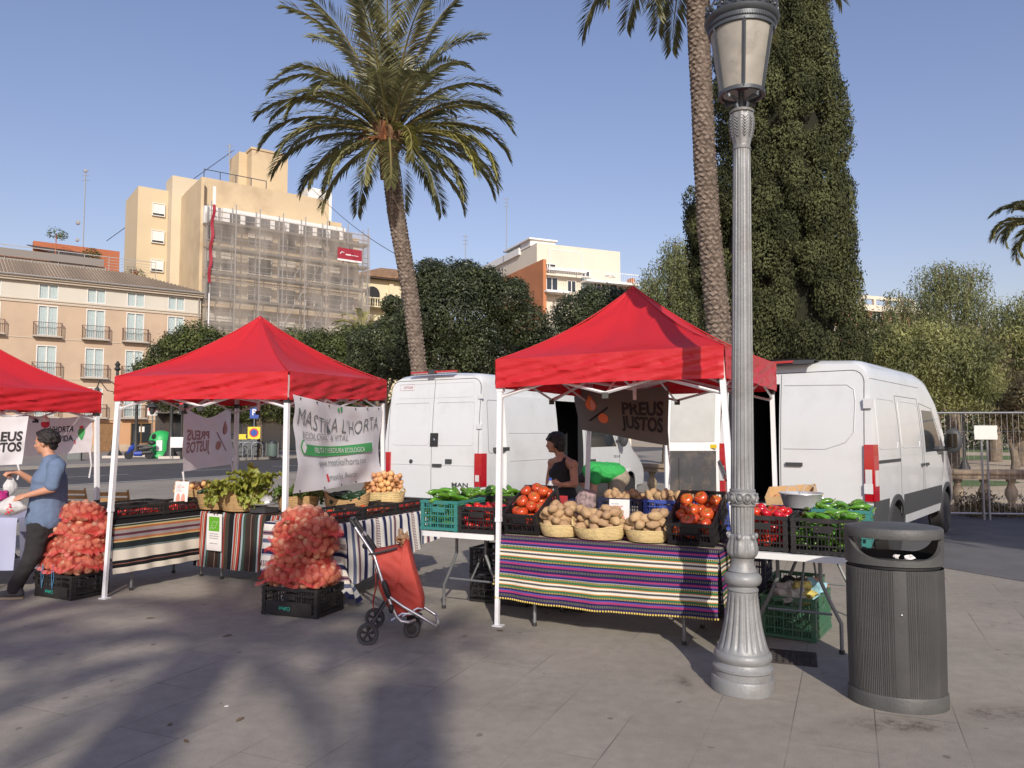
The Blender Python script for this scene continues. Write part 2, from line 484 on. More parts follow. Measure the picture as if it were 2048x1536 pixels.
mb = MB(); mb.box((0, 0, .001), (.42, .36, .006)); m_iron = M('drain_iron', (.07, .06, .055), .7, metal=.4, var=.2)
mb.build('cover_plate', m_iron, dr)
mb = MB()
for i in range(9):
 for j in range(7): mb.box((-.18 + i * .045, -.15 + j * .05, .006), (.028, .03, .006), rz=.4)
mb.build('raised_grip', m_iron, dr)
def facade_window(par, x, z, wd, ht, mats, y=0., balcony=None, depth=.18, n=2, curtain=True):
 """window part with sub-parts, front face of the wall at y=0, outside is -y"""
 mf, mg, mc = mats
 fr = MB()
 t = .07
 fr.b2(x - wd / 2, x - wd / 2 + t, y - .02, y + depth, z, z + ht); fr.b2(x + wd / 2 - t, x + wd / 2, y - .02, y + depth, z, z + ht)
 fr.b2(x - wd / 2 + t, x + wd / 2 - t, y - .02, y + depth, z + ht - t, z + ht); fr.b2(x - wd / 2 + t, x + wd / 2 - t, y - .02, y + depth, z, z + t)
 for k in range(1, n):
  xx = x - wd / 2 + wd * k / n
  fr.b2(xx - .05, xx + .05, y + .03, y + .1, z + t, z + ht - t)
 o = fr.build('window', mf, par, smooth=0)
 g = MB(); g.b2(x - wd / 2 + t, x + wd / 2 - t, y + .075, y + .09, z + t, z + ht - t); g.build('pane', mg, o, smooth=0)
 if curtain:
  c = MB()
  def cf(u, v): return V_((x - wd / 2 + t + u * (wd - 2 * t), y + .14 + .02 * sin(u * 40), z + t + v * (ht - 2 * t)))
  c.grid(cf, 24, 1); c.build('curtain', mc, o)
 if balcony:
  b = MB(); bw = wd / 2 + .3
  b.b2(x - bw, x + bw, y - .5, y + .0, z - .14, z - .03); sl = b.build('balcony_slab', balcony[0], o, smooth=0)
  b = MB()
  for xx in (x - bw + .03, x + bw - .03): b.b2(xx - .02, xx + .02, y - .49, y - .45, z - .03, z + 1.0)
  k = int(bw * 2 / .13)
  for i in range(1, k):
   xx = x - bw + .03 + (2 * bw - .06) * i / k; b.b2(xx - .008, xx + .008, y - .476, y - .46, z - .03, z + .96)
  b.b2(x - bw, x + bw, y - .49, y - .45, z + .96, z + 1.0)
  for sx in (-1, 1):
   b.b2(x + sx * (bw - .03) - .015, x + sx * (bw - .03) + .015, y - .45, y, z + .96, z + 1.0)
   for q in range(3): b.b2(x + sx * (bw - .03) - .008, x + sx * (bw - .03) + .008, y - .35 + q * .12, y - .334 + q * .12, z - .03, z + .96)
  b.build('balcony_rail', balcony[1], o, smooth=0)
 return o
TH = math.atan2(.596, .803)
m_frame_w = M('window_frame_white', (.7, .68, .62), .5)
m_glass = mk('window_glass')[0]
bsd = m_glass.node_tree.nodes['Principled BSDF']; bsd.inputs['Base Color'].default_value = (.55, .66, .66, 1); bsd.inputs['Roughness'].default_value = .05
bsd.inputs['Alpha'].default_value = .35
m_curt = M('curtain_pale', (.62, .68, .64), .9, var=.06)
m_dark = M('dark_opening', (.012, .012, .013), .6)
m_glassd = M('dark_glass', (.03, .035, .04), .08, spec=.8)
m_rail = M('balcony_iron', (.11, .055, .04), .6)
hx, hy = -38.35, 57.9
hotel = thing('hotel', 'long peach coloured hotel with balconies and a tiled roof at the left edge', 'building', (hx, hy, 0), TH)
m_peach = M('hotel_render_peach', (.49, .37, .26), .9, var=.06, vs=.5, dirt=((.36, .27, .19), .6), ds=.35)
m_peach2 = M('hotel_base_orange', (.52, .30, .16), .9, var=.06, vs=.5)
m_cream = M('hotel_render_cream', (.56, .53, .45), .9, var=.05, vs=.5)
m_stone = M('hotel_plinth_stone', (.45, .36, .26), .85, var=.15, vs=1.2)
Lh0, Lh1 = -22, 14.25; HE = 13.6
cols = []
def hotel_x(px):
 k = (px - 1024) / FPX
 return (hx - k * hy) / (k * .596 - .803)
cx_ = [hotel_x(p) for p in (87, 184, 264, 346)]
cx_ = [cx_[0] - 3.75 * k for k in range(5, 0, -1)] + cx_
zf = [4.05, 7.05, 10.3]
WH = {4.05: 2.5, 7.05: 2.5, 10.3: 2.25}
wd = 1.35
def wall_with_holes(par, name, x0, x1, z0, z1, holes, mat, y0=0., y1=.35, label=None):
 xs = sorted(set([x0, x1] + [h for q in holes for h in (q[0], q[1])]))
 mb = MB()
 for a, b_ in zip(xs, xs[1:]):
  hs = sorted([(q[2], q[3]) for q in holes if q[0] < (a + b_) / 2 < q[1]])
  z = z0
  for h in hs:
   if h[0] > z: mb.b2(a, b_, y0, y1, z, h[0])
   z = h[1]
  if z < z1: mb.b2(a, b_, y0, y1, z, z1)
 bm = bmesh.new(); me = mb.mesh('t', mat, False); bm.from_mesh(me); bmesh.ops.remove_doubles(bm, verts=bm.verts, dist=1e-4)
 dd = [f for f in bm.faces if False]
 bm.to_mesh(me); bm.free(); me.name = name
 o = bpy.data.objects.new(name, me); C.objects.link(o); o.parent = par
 return o
hol = [(c - wd / 2, c + wd / 2, z, z + WH[z]) for c in cx_ for z in (4.05, 7.05)]
hol = [(c - wd / 2, c + wd / 2, z, z + 2.35) for c in cx_ for z in (2.9, 6.05, 9.15)]
wall_with_holes(hotel, 'wall', Lh0, Lh1, 2.75, 11.75, hol, m_peach)
hol2 = [(c - wd / 2, c + wd / 2, 11.98, 13.2) for c in cx_]
wall_with_holes(hotel, 'attic_wall', Lh0, Lh1, 11.75, 13.25, hol2, m_cream)
gdoors = [(cx_[-3] + .2, cx_[-3] + 1.5, .136, 2.45), (cx_[-2] - .1, cx_[-2] + 1.5, .75, 2.45), (cx_[-4] - .6, cx_[-4] + .6, .136, 2.45)]
wall_with_holes(hotel, 'ground_floor_wall', Lh0, Lh1, .1, 2.75, gdoors, m_peach2)
mb = MB()
for a, b_ in ((Lh0, gdoors[2][0]), (gdoors[2][1], gdoors[0][0]), (gdoors[0][1], gdoors[1][0]), (gdoors[1][0], Lh1)): mb.b2(a, b_, -.05, .0, .136, .70)
mb.build('plinth', m_stone, hotel, smooth=0)
mb = MB()
for z, h, y in ((2.66, .10, -.08), (11.62, .10, -.08), (11.84, .08, -.08), (5.8, .07, -.04), (8.9, .07, -.04)): mb.b2(Lh0, Lh1, y, -.002, z, z + h)
mb.b2(Lh0, Lh1 + .05, -.35, .0, 13.25, 13.42); mb.b2(Lh0, Lh1 + .05, -.5, .0, 13.42, 13.6)
mb.build('cornice', M('hotel_trim', (.50, .43, .34), .85), hotel, smooth=0)
mb = MB(); mb.tube([(Lh0, -.58, 13.62), (Lh1 + .1, -.58, 13.62)], .09); mb.tube([(Lh1 - .2, -.2, 13.3), (Lh1 - .2, -.08, 12.9), (Lh1 - .2, -.08, 4)], .06)
mb.build('gutter', M('gutter_zinc', (.35, .33, .3), .5, metal=.5), hotel)
fm = (m_frame_w, m_glass, m_curt)
for i, c in enumerate(cx_):
 for (z, h, bal) in ((2.9, 2.35, True), (6.05, 2.35, True), (9.15, 2.35, True), (11.98, 1.22, None)):
  facade_window(hotel, c, z, wd, h, fm, balcony=(M('balcony_stone', (.42, .38, .32), .8), m_rail) if bal else None)
for q in gdoors[1:2]:
 o = facade_window(hotel, (q[0] + q[1]) / 2, q[2], q[1] - q[0], q[3] - q[2], (M('timber_brown', (.16, .09, .03), .6), m_glassd, m_curt), curtain=False)
 mb = MB(); mb.b2(q[0] + .1, q[1] - .1, .12, .16, q[2] + .1, q[3] - .1); mb.build('blind', M('blind_ochre', (.38, .26, .08), .8, var=.2), o, smooth=0)
 mb = MB(); mb.b2((q[0] + q[1]) / 2 - .15, (q[0] + q[1]) / 2 + .25, .05, .06, 1.7, 2.15); mb.build('notice', M('paper_white', (.75, .73, .68), .8), o, smooth=0)
for q in (gdoors[0], gdoors[2]):
 mb = MB(); mb.b2(q[0], q[1], .12, .2, q[2], q[3]); o = mb.build('door', M('door_wood', (.22, .12, .05), .6, var=.2), hotel, smooth=0)
 mb = MB(); mb.box((q[0] + .15, .09, 1.15), (.06, .08, .2)); mb.build('handle', M('brass', (.5, .38, .15), .35, metal=1), o)
mb = MB(); mb.b2(Lh0, Lh1, .35, 12.5, .1, 13.2); mb.build('rear_block', m_cream, hotel, smooth=0)
def roof_tiles_mat():
 m, n, b = mk('clay_roof_tiles'); N, Lk = n.nodes, n.links
 uv = N.new('ShaderNodeUVMap'); uv.uv_map = 'UVMap'
 mp = N.new('ShaderNodeMapping'); Lk.new(uv.outputs[0], mp.inputs[0])
 wv = N.new('ShaderNodeTexWave'); wv.inputs['Scale'].default_value = 1; wv.wave_type = 'BANDS'; wv.inputs['Distortion'].default_value = .6; wv.inputs['Detail Scale'].default_value = 3
 mp.inputs['Scale'].default_value = (1.4, .0, 1); Lk.new(mp.outputs[0], wv.inputs['Vector'])
 t = N.new('ShaderNodeTexNoise'); t.inputs['Scale'].default_value = 3.5; t.inputs['Detail'].default_value = 8; t.inputs['Roughness'].default_value = .8; Lk.new(uv.outputs[0], t.inputs['Vector'])
 rp = N.new('ShaderNodeValToRGB'); rp.color_ramp.elements[0].position = .32; rp.color_ramp.elements[0].color = (.24, .17, .12, 1); rp.color_ramp.elements[1].position = .68; rp.color_ramp.elements[1].color = (.62, .51, .39, 1)
 Lk.new(t.outputs[0], rp.inputs[0])
 mr = N.new('ShaderNodeMapRange'); mr.inputs[3].default_value = .5; mr.inputs[4].default_value = 1.15; Lk.new(wv.outputs[0], mr.inputs[0])
 sc = N.new('ShaderNodeVectorMath'); sc.operation = 'SCALE'; Lk.new(rp.outputs[0], sc.inputs[0]); Lk.new(mr.outputs[0], sc.inputs['Scale'])
 Lk.new(sc.outputs[0], b.inputs['Base Color']); b.inputs['Roughness'].default_value = .9
 return m
m_tiles = roof_tiles_mat()
RX, RY, RZ = 9.6, 5.2, 15.7
mb = MB()
def roofgrid(p00, p10, p11, p01, mb, L_, D_, n=1):
 p00, p10, p11, p01 = map(Vector, (p00, p10, p11, p01))
 mb.grid(lambda u, v: (p00 * (1 - u) + p10 * u) * (1 - v) + (p01 * (1 - u) + p11 * u) * v, 60, 8, uvf=lambda u, v: ((p00.x * (1 - v) + p01.x * v) * (1 - u) + (p10.x * (1 - v) + p11.x * v) * u, v * D_))
roofgrid((Lh0, -.62, 13.66), (Lh1 + .15, -.62, 13.66), (RX, RY, RZ), (Lh0, RY, RZ), mb, 36, 6)
mb.grid(lambda u, v: (V_((Lh1 + .15, -.62, 13.66)) * (1 - u) + V_((Lh1 + .15, 12.5, 13.66)) * u) * (1 - v) + (V_((RX, RY, RZ)) * (1 - u) + V_((RX, 7.5, RZ)) * u) * v, 30, 6, uvf=lambda u, v: (u * 13, v * 5))
roofgrid((Lh0, RY, RZ), (RX, RY, RZ), (RX, RY + .01, RZ + .05), (Lh0, RY + .01, RZ + .05), mb, 36, 1)
for i in range(150):
 x = Lh0 + .15 + i * .24
 e = min(1, max(.0, (Lh1 + .1 - x) / (Lh1 - RX)))
 if e <= 0.03: continue
 a = V_((x, -.64, 13.7)); b_ = V_((x, -.62 + (RY + .62) * e, 13.66 + (RZ - 13.66) * e + .03))
 mb.tube([a, b_], .075, n=5, mi=0)
mb.build('roof', m_tiles, hotel, ang=60)
mb = MB(); mb.b2(Lh0, RX - 2, RY, 12, 13.5, RZ + .3); mb.build('terrace_wall', M('terrace_grey', (.3, .28, .25), .8), hotel, smooth=0)
mb = MB()
for k in range(18):
 x = RX + 2.0 - k * 1.9
 mb.b2(x - .025, x + .025, RY - .1, RY - .05, RZ - (1.2 if x > RX else 0), RZ + 1.25)
mb.b2(Lh0, RX + 2.0, RY - .1, RY - .05, RZ + 1.2, RZ + 1.26)
for q in range(4): mb.b2(RX - 2, RX + 2.0, RY - .09, RY - .06, RZ + .2 + q * .25, RZ + .23 + q * .25)
mb.build('terrace_rail', M('rail_grey', (.38, .37, .35), .5, metal=.4), hotel, smooth=0)
mb = MB(); mb.b2(Lh0, RX - 2.2, RY - .2, RY - .15, RZ + .3, RZ + .95); mb.build('terrace_screen', M('screen_grey', (.22, .2, .18), .7), hotel, smooth=0)
ph = thing('rooftop_house', 'terracotta red penthouse behind the roof terrace with dark sunshades', 'building', (hx, hy, 0), TH)
m_terra = M('terracotta_render', (.40, .135, .065), .9, var=.08, vs=.6)
X0p, X1p = hotel_x(60) - .6, hotel_x(238) - .4
mb = MB()
mb.extr([(X0p - 8, 9), (X1p + .6, 9), (X1p + .6, 11.9), (X0p - 8, 11.9)], 13.0, 17.2)
mb.extr([(X0p + 1.0, 8.2), (X1p + 1.4, 8.2), (X1p + 1.4, 8.95), (X0p + 1.0, 8.95)], 13.0, 18.2)
mb.build('wall', m_terra, ph, smooth=0)
mb = MB()
for k, x in enumerate((X0p - 4, X0p + 3.5)):
 a = V_((x - 3.2, 7.2, 17.6)); mb.add([(x - 3, 8.1, 17.7), (x + 1.0, 8.1, 17.6), (x + 2.4, 6.6, 16.9), (x - 1.2, 6.6, 17.0), (x - 3, 8.1, 17.78), (x + 1.0, 8.1, 17.68), (x + 2.4, 6.6, 16.98), (x - 1.2, 6.6, 17.08)], [(0, 1, 2, 3), (4, 7, 6, 5), (0, 4, 5, 1), (2, 6, 7, 3), (1, 5, 6, 2), (0, 3, 7, 4)])
mb.build('sunshade', M('sunshade_dark', (.06, .05, .045), .8), ph, smooth=0)
mb = MB(); mb.lathe([(.45, 0), (.45, 1.1), (.5, 1.15), (.5, 1.25), (.3, 1.35)], 14, X=MT((X0p - 2.2, 9.6, 17.2)))
mb.build('metal_flue', M('galvanised', (.6, .6, .6), .35, metal=.8), ph)
def leaves(n, cfun, size, seed, asp=.45, up=0., jit=.4, face=.75):
 r = np.random.default_rng(seed)
 c, nm = cfun(r, n)
 if face:
  nn_ = nm + r.normal(size=(n, 3)) * .62 * (1.6 - face) + np.array((0, 0, .25)); nn_ /= np.linalg.norm(nn_, axis=1)[:, None]
  d = np.cross(nn_, r.normal(size=(n, 3))); d /= np.linalg.norm(d, axis=1)[:, None] + 1e-9
  if up: d[:, 2] = abs(d[:, 2]) + up; d /= np.linalg.norm(d, axis=1)[:, None]
  q = np.cross(d, nn_); q /= np.linalg.norm(q, axis=1)[:, None] + 1e-9
  s = size * (1 + jit * (r.random(n) - .5) * 2)[:, None]
  a, b_ = d * s * .5, q * s * .5 * asp
  return np.stack([c - a, c + b_, c + a, c - b_], axis=1)
 d = r.normal(size=(n, 3)); d[:, 2] = d[:, 2] * (1 - up) + up * 1.5; d /= np.linalg.norm(d, axis=1)[:, None]
 q = r.normal(size=(n, 3)); q = np.cross(d, q); q /= np.linalg.norm(q, axis=1)[:, None] + 1e-9
 s = size * (1 + jit * (r.random(n) - .5) * 2)[:, None]
 a, b_ = d * s * .5, q * s * .5 * asp
 return np.stack([c - a, c + b_, c + a, c - b_], axis=1)
def ball_pts(cs, shell=.55):
 """cs: list of (x,y,z,rx,ry,rz); leaves crowd towards each lump's skin"""
 A = np.array(cs, dtype=float); wts = (A[:, 3] * A[:, 4] * A[:, 5]) ** (2 / 3); wts /= wts.sum()
 def f(r, n):
  k = r.choice(len(A), size=n, p=wts)
  d = r.normal(size=(n, 3)); d /= np.linalg.norm(d, axis=1)[:, None]
  rad = shell + (1 - shell) * r.random(n) ** .7
  rad *= 1 + .10 * r.normal(size=n)
  nn_ = d / A[k, 3:6]; nn_ /= np.linalg.norm(nn_, axis=1)[:, None]
  return A[k, :3] + d * rad[:, None] * A[k, 3:6], nn_
 return f
def leafmat(name, col, var=.3, vs=1.2, trans=.25, rough=.55, spec=.4, c2=None):
 if name in MATS: return MATS[name]
 m, n, b = mk(name); N, Lk = n.nodes, n.links
 g = N.new('ShaderNodeNewGeometry')
 t = N.new('ShaderNodeTexNoise'); t.inputs['Scale'].default_value = vs; t.inputs['Detail'].default_value = 3; Lk.new(g.outputs['Position'], t.inputs['Vector'])
 mx = N.new('ShaderNodeMix'); mx.data_type = 'RGBA'
 mr = N.new('ShaderNodeMapRange'); mr.inputs[1].default_value = .35; mr.inputs[2].default_value = .65; Lk.new(t.outputs[0], mr.inputs[0])
 c2 = c2 or tuple(x * (1 + var * 1.6) for x in col)
 mx.inputs[6].default_value = (*[x * (1 - var) for x in col], 1); mx.inputs[7].default_value = (*c2, 1)
 Lk.new(mr.outputs[0], mx.inputs[0])
 hs = N.new('ShaderNodeHueSaturation'); Lk.new(mx.outputs[2], hs.inputs['Color'])
 r1 = N.new('ShaderNodeMapRange'); r1.inputs[3].default_value = .62; r1.inputs[4].default_value = 1.45; Lk.new(g.outputs['Random Per Island'], r1.inputs[0]); Lk.new(r1.outputs[0], hs.inputs['Value'])
 Lk.new(hs.outputs[0], b.inputs['Base Color']); b.inputs['Roughness'].default_value = rough; b.inputs['Specular IOR Level'].default_value = spec
 tr = N.new('ShaderNodeBsdfTranslucent'); Lk.new(hs.outputs[0], tr.inputs[0])
 ms = N.new('ShaderNodeMixShader'); ms.inputs[0].default_value = trans
 Lk.new(b.outputs[0], ms.inputs[1]); Lk.new(tr.outputs[0], ms.inputs[2]); Lk.new(ms.outputs[0], N['Material Output'].inputs[0])
 return m
lm_shrub = leafmat('leaf_shrub', (.09, .12, .035))
for i, (px, zc, rr) in enumerate(((248, 15.9, .9), (150, 17.3, .7), (70, 18.6, .8))):
 lx = hotel_x(px) + 1.5
 p = V_((hx, hy, 0)) + V_((lx * .803 - (RY + .8) * .596, lx * .596 + (RY + .8) * .803, 0))
 t = thing('potted_shrub', ['yellowish green shrub in a pot at the right end of the hotel roof terrace', 'low green shrub in a pot in front of the terracotta penthouse', 'thin leafy shrub in a pot showing above the dark sunshade of the penthouse'][i], 'plant', (p.x, p.y, 0), 0, 'roof terrace plants')
 quads('foliage', leaves(420, ball_pts([(0, 0, zc, rr, rr, rr * .7), (rr * .7, 0, zc - .2, rr * .6, rr * .6, rr * .5)]), .16, 40 + i), lm_shrub, parent=t)
 mb = MB(); mb.lathe([(.25, RZ - .2), (.35, RZ + .45)], 12); mb.tube([(0, 0, RZ + .4), (.05, 0, zc)], .04); mb.build('pot', m_terra, t)
def mast(px, Y, ytop, ybot, label, dishes=()):
 x = XX(px, Y, 25); t = thing('antenna_mast', label, 'antenna', (x, Y, 0))
 zt, zb = ZZ(ytop, Y), ZZ(ybot, Y)
 m_ = M('antenna_metal', (.3, .3, .31), .8)
 mb = MB(); mb.tube([(0, 0, zb), (0, 0, zt)], .05, 5)
 mb.build('mast_pole', m_, t)
 mb = MB()
 for dz, dx, r in dishes: mb.ell((dx, 0, zt + dz), (r * .5, r * .3, r * .5), 8, 6)
 for k in range(3): mb.tube([(-.35, 0, zt - .2 - k * .5), (.35, 0, zt - .2 - k * .5)], .03, 4)
 mb.build('aerial_arms', m_, t)
mast(169, 78, 338, 500, 'tall thin radio mast with dishes on the roof left of the yellow block', ((-.2, 0, .4), (-5.6, -.6, .5), (-7.4, -.6, .4)))
mast(457, 76, 288, 330, 'short aerial at the top left corner of the yellow lift tower', ((-.3, 0, .2),))
mast(931, 100, 470, 520, 'thin roof aerial above the dark tree left of the white topped block', ())
mast(1013, 100, 395, 500, 'tall thin roof aerial above the pale block', ())
yb = thing('apartment_block', 'tall pale yellow apartment block with lift tower behind the scaffold', 'building', (hx, hy, 0), TH)
m_yel = M('yellow_render', (.57, .455, .29), .9, var=.07, vs=.35, dirt=((.36, .27, .17), .75), ds=.3)
m_yelp = M('pale_yellow_render', (.58, .50, .36), .9, var=.05, vs=.35)
m_whit0 = M('shutter_white', (.75, .72, .66), .6)
m_fac = M('stained_facade', (.44, .36, .26), .9, var=.2, vs=.5)
def hxp(px, y=0.):
 """local x on a plane y behind the facade line, from photo pixel column"""
 k = (px - 1024) / FPX
 return (hx - .596 * y - k * (hy + .803 * y)) / (k * .596 - .803)
def hzp(px, py, y=0.):
 x = hxp(px, y); Yw = hy + .596 * x + .803 * y
 return ZZ(py, Yw)
xa, xb = hxp(400), hxp(722)
ztf = hzp(405, 408)
mb = MB(); mb.b2(xa, xb - .2, 0.5, 14, 0, ztf - .8); mb.build('wall', m_fac, yb, smooth=0)
mb = MB()
mb.b2(hxp(358, 6), xa - .02, .5, 9, 10, ZZ(350, 66)); mb.build('gable_wall', m_yel, yb, smooth=0)
mb = MB(); mb.b2(xa - .02, xa + 12, 1.4, 12, ztf - .82, hzp(470, 372, 2)); mb.build('attic_wall', m_yel, yb, smooth=0)
mb = MB(); mb.b2(xa + 11.9, xb - 1.2, 2.5, 12, ztf - .82, hzp(640, 440, 2.5)); mb.build('attic_wall', m_yel, yb, smooth=0)
yy = 9.0
x0, x1 = hxp(262, yy), hxp(360, yy - 1)
mb = MB(); mb.b2(x0, x1, yy, yy + 6, 8, hzp(300, 378, yy)); mb.build('rear_wing_wall', M('yellow_render_light', (.57, .47, .31), .9, var=.05, vs=.3), yb, smooth=0)
x0t, x1t = hxp(331, 7.5), hxp(362, 7.5)
mb = MB(); mb.b2(x0t, x1t + 2, 7.5, 10, 8, hzp(340, 352, 7.5)); mb.build('rear_wing_wall', m_yelp, yb, smooth=0)
for py0, py1 in ((408, 434), (462, 488), (520, 545)):
 xw = hxp(304, yy); zt_, zb_ = hzp(309, py0, yy), hzp(309, py1, yy)
 facade_window(yb, xw, zb_, 1.15, zt_ - zb_, (m_frame_w, m_glassd, M('shutter_white', (.75, .72, .66), .6)), y=yy - .17, depth=.16, n=1)
 mb = MB(); mb.b2(xw - .5, xw + .5, yy - .12, yy - .10, zb_ + (zt_ - zb_) * .22, zt_ - .05); mb.build('roller_shutter', m_whit0, yb, smooth=0)
xt0, xt1 = hxp(492, 5), hxp(566, 5)
mb = MB(); mb.b2(xt0, xt1, 5, 10, 15, hzp(530, 306, 5)); mb.b2(xt0 - .1, xt1 + .1, 4.9, 10.1, hzp(530, 306, 5), hzp(530, 302, 5))
mb.build('lift_tower', m_yel, yb, smooth=0)
mb = MB(); mb.b2(hxp(450, 9), xt0, 6.5, 9.5, 15, hzp(480, 302, 6)); mb.build('lift_tower', m_yel, yb, smooth=0)
mb = MB(); mb.b2(xa + 1.4, xb - 2.0, -.3, 1.4, ztf - 1.6, ztf - .2); mb.b2(xa - .1, xa + 1.35, -.1, .5, ztf - 1.7, ztf - .2)
mb.build('penthouse_front', M('penthouse_white', (.74, .73, .69), .7), yb, smooth=0)
mb = MB()
for k in range(9): mb.b2(xa + 2 + k * 1.35, xa + 2.9 + k * 1.35, -.34, -.31, ztf - 1.4, ztf - .6)
mb.build('penthouse_glazing', m_glassd, yb, smooth=0)
mb = MB(); xr = hxp(600, 6); mb.b2(xr, xr + 2.6, 5, 8, 19, hzp(600, 372, 5)); mb.build('roof_hut', M('penthouse_white', (.7, .7, .7)), yb, smooth=0)
mb = MB(); zt_ = hzp(420, 352, 1.5)
for k in range(5): mb.b2(xa + .2 + k * 1.4 - .03, xa + .2 + k * 1.4 + .03, 1.5, 1.56, ztf - .5, zt_ + .45)
mb.b2(xa + .2, xa + 5.8, 1.5, 1.56, zt_ + .4, zt_ + .46); mb.build('roof_rail', M('rail_dark', (.05, .06, .09), .5), yb, smooth=0)
m_band = M('facade_brick_pale', (.50, .37, .23), .9, var=.2, vs=1.5)
m_shut = M('facade_shutter', (.62, .58, .5), .8, var=.15, vs=1)
FW = xb - xa
for fl in range(7):
 zb_ = 2.6 + fl * 2.62
 mb = MB(); mb.b2(xa, xb - .3, .3, .498, zb_ + 2.2, zb_ + 2.5); mb.build('floor_band', m_band, yb, smooth=0)
 for k, (fx, wdx) in enumerate(((.10, 2.6), (.33, 2.2), (.50, 1.6), (.68, 1.8), (.86, 2.6))):
  x = xa + FW * fx
  facade_window(yb, x, zb_ + .25, wdx, 1.6, (m_shut, m_glassd, m_curt), y=.32, depth=.17, n=2, curtain=(k * 3 + fl) % 3 == 0)
  if (k + fl) % 2:
   mb = MB(); mb.b2(x - wdx / 2 + .08, x + wdx / 2 - .08, .36, .38, zb_ + 1.0, zb_ + 1.8); mb.build('roller_shutter', m_shut, yb, smooth=0)
scf = thing('scaffold', 'steel scaffold with decks and dust netting covering the apartment block facade', 'scaffold', (hx, hy, 0), TH)
m_steel = M('scaffold_steel', (.46, .46, .45), .4, metal=.6)
m_deck = M('scaffold_deck', (.16, .14, .12), .8)
zs = ztf - 1.3
mb = MB(); mb2 = MB()
ncol = 8
for i in range(ncol):
 x = xa + .1 + (FW - .3) * i / (ncol - 1)
 for y in (-1.5, -.4): mb.tube([(x, y, 0), (x, y, zs + 1.2)], .055, 5)
 for fl in range(9):
  z = 2.1 + fl * 2.2
  mb.tube([(x, -1.5, z), (x, -.4, z)], .03, 4)
for fl in range(9):
 z = 2.1 + fl * 2.2
 if z > zs + .3: break
 for y, dz in ((-1.5, 0), (-.4, 0), (-1.5, .5), (-1.5, 1.0)): mb.tube([(xa, y, z + dz), (xb - .1, y, z + dz)], .038, 4)
 mb2.b2(xa, xb - .1, -1.45, -.45, z + .02, z + .08)
 mb2.b2(xa, xb - .1, -1.53, -1.5, z + .04, z + .2)
for k in range(4):
 z = 2.1 + k * 4.4; x = xa + FW * .62; s = 1 if k % 2 else -1
 mb.tube([(x - 2.2 * s, -1.56, z), (x + .6 * s, -1.56, z + 4.4)], .03, 4); mb.tube([(x + 3 * s, -1.56, z), (x + .6 * s, -1.56, z + 4.4)], .03, 4)
 mb.tube([(x - .2, -1.0, z), (x + .9, -1.0, z + 2.2)], .03, 4)
mb.build('steel_tubes', m_steel, scf); mb2.build('deck_boards', m_deck, scf, smooth=0)
def net_mat(name, col, alpha, scale=9.):
 m, n, b = mk(name); N, Lk = n.nodes, n.links
 b.inputs['Base Color'].default_value = (*col, 1); b.inputs['Roughness'].default_value = .9
 tr = N.new('ShaderNodeBsdfTransparent'); ms = N.new('ShaderNodeMixShader')
 t = N.new('ShaderNodeTexNoise'); tc = N.new('ShaderNodeTexCoord'); mp = N.new('ShaderNodeMapping'); mp.inputs['Scale'].default_value = (1, 1, .25)
 t.inputs['Scale'].default_value = scale / 9; t.inputs['Detail'].default_value = 4; Lk.new(tc.outputs['Object'], mp.inputs[0]); Lk.new(mp.outputs[0], t.inputs['Vector'])
 r = N.new('ShaderNodeMapRange'); r.inputs[1].default_value = .3; r.inputs[2].default_value = .7; r.inputs[3].default_value = alpha * .6; r.inputs[4].default_value = min(1, alpha * 1.4)
 Lk.new(t.outputs[0], r.inputs[0]); Lk.new(r.outputs[0], ms.inputs[0]); Lk.new(tr.outputs[0], ms.inputs[1]); Lk.new(b.outputs[0], ms.inputs[2]); Lk.new(ms.outputs[0], N['Material Output'].inputs[0])
 return m
m_net = net_mat('dust_net', (.44, .39, .33), .36)
mb = MB()
mb.grid(lambda u, v: V_((xa + u * FW, -1.62 + .05 * sin(u * 50 + v * 9), .5 + v * zs)), 60, 14)
mb.grid(lambda u, v: V_((xa - .05, -1.62 + u * 2.0, .5 + v * zs)), 4, 14)
mb.grid(lambda u, v: V_((xb - .0, -1.62 + u * 2.0, .5 + v * zs)), 4, 14)
mb.build('dust_netting', m_net, scf)
m_crim = M('banner_crimson', (.30, .018, .035), .7)
m_whit = M('print_white', (.72, .70, .68), .7)
bx0, bx1 = hxp(670, -1.7), hxp(719, -1.7); bz0, bz1 = hzp(695, 520, -1.7), hzp(695, 500, -1.7)
bn = thing('banner', 'small crimson and white company banner high on the right of the scaffold', 'banner', (hx, hy, 0), TH)
mb = MB(); mb.b2(bx0, bx1, -1.76, -1.72, bz0, bz1 + .1); mb.build('cloth', m_crim, bn, smooth=0)
mb = MB(); mb.b2(bx0, bx1, -1.765, -1.72, bz0 - .18, bz0); mb.b2(bx0 + .8, bx0 + 1.35, -1.77, -1.762, bz0 + .40, bz0 + .52); mb.b2(bx0 + 1.42, bx0 + 2.1, -1.77, -1.762, bz0 + .42, bz0 + .47)
mb.tube([(bx0 + .25, -1.78, bz0 + .45), (bx0 + .4, -1.78, bz0 + .65), (bx0 + .65, -1.78, bz0 + .62)], .05, 4); mb.build('logo', m_whit, bn, smooth=0)
bn = thing('banner', 'long narrow crimson banner hanging down the left edge of the scaffold', 'banner', (hx, hy, 0), TH)
zt_, zb_ = hzp(413, 372, -1.7), hzp(408, 565, -1.7)
mb = MB(); mb.grid(lambda u, v: V_((xa + .10 + u * .26 - .25 * v + .05 * sin(v * 20), -1.74 - .05 * sin(v * 17 + u), zt_ - 1.6 - v * (zt_ - 1.6 - zb_))), 2, 40); mb.build('cloth', m_crim, bn)
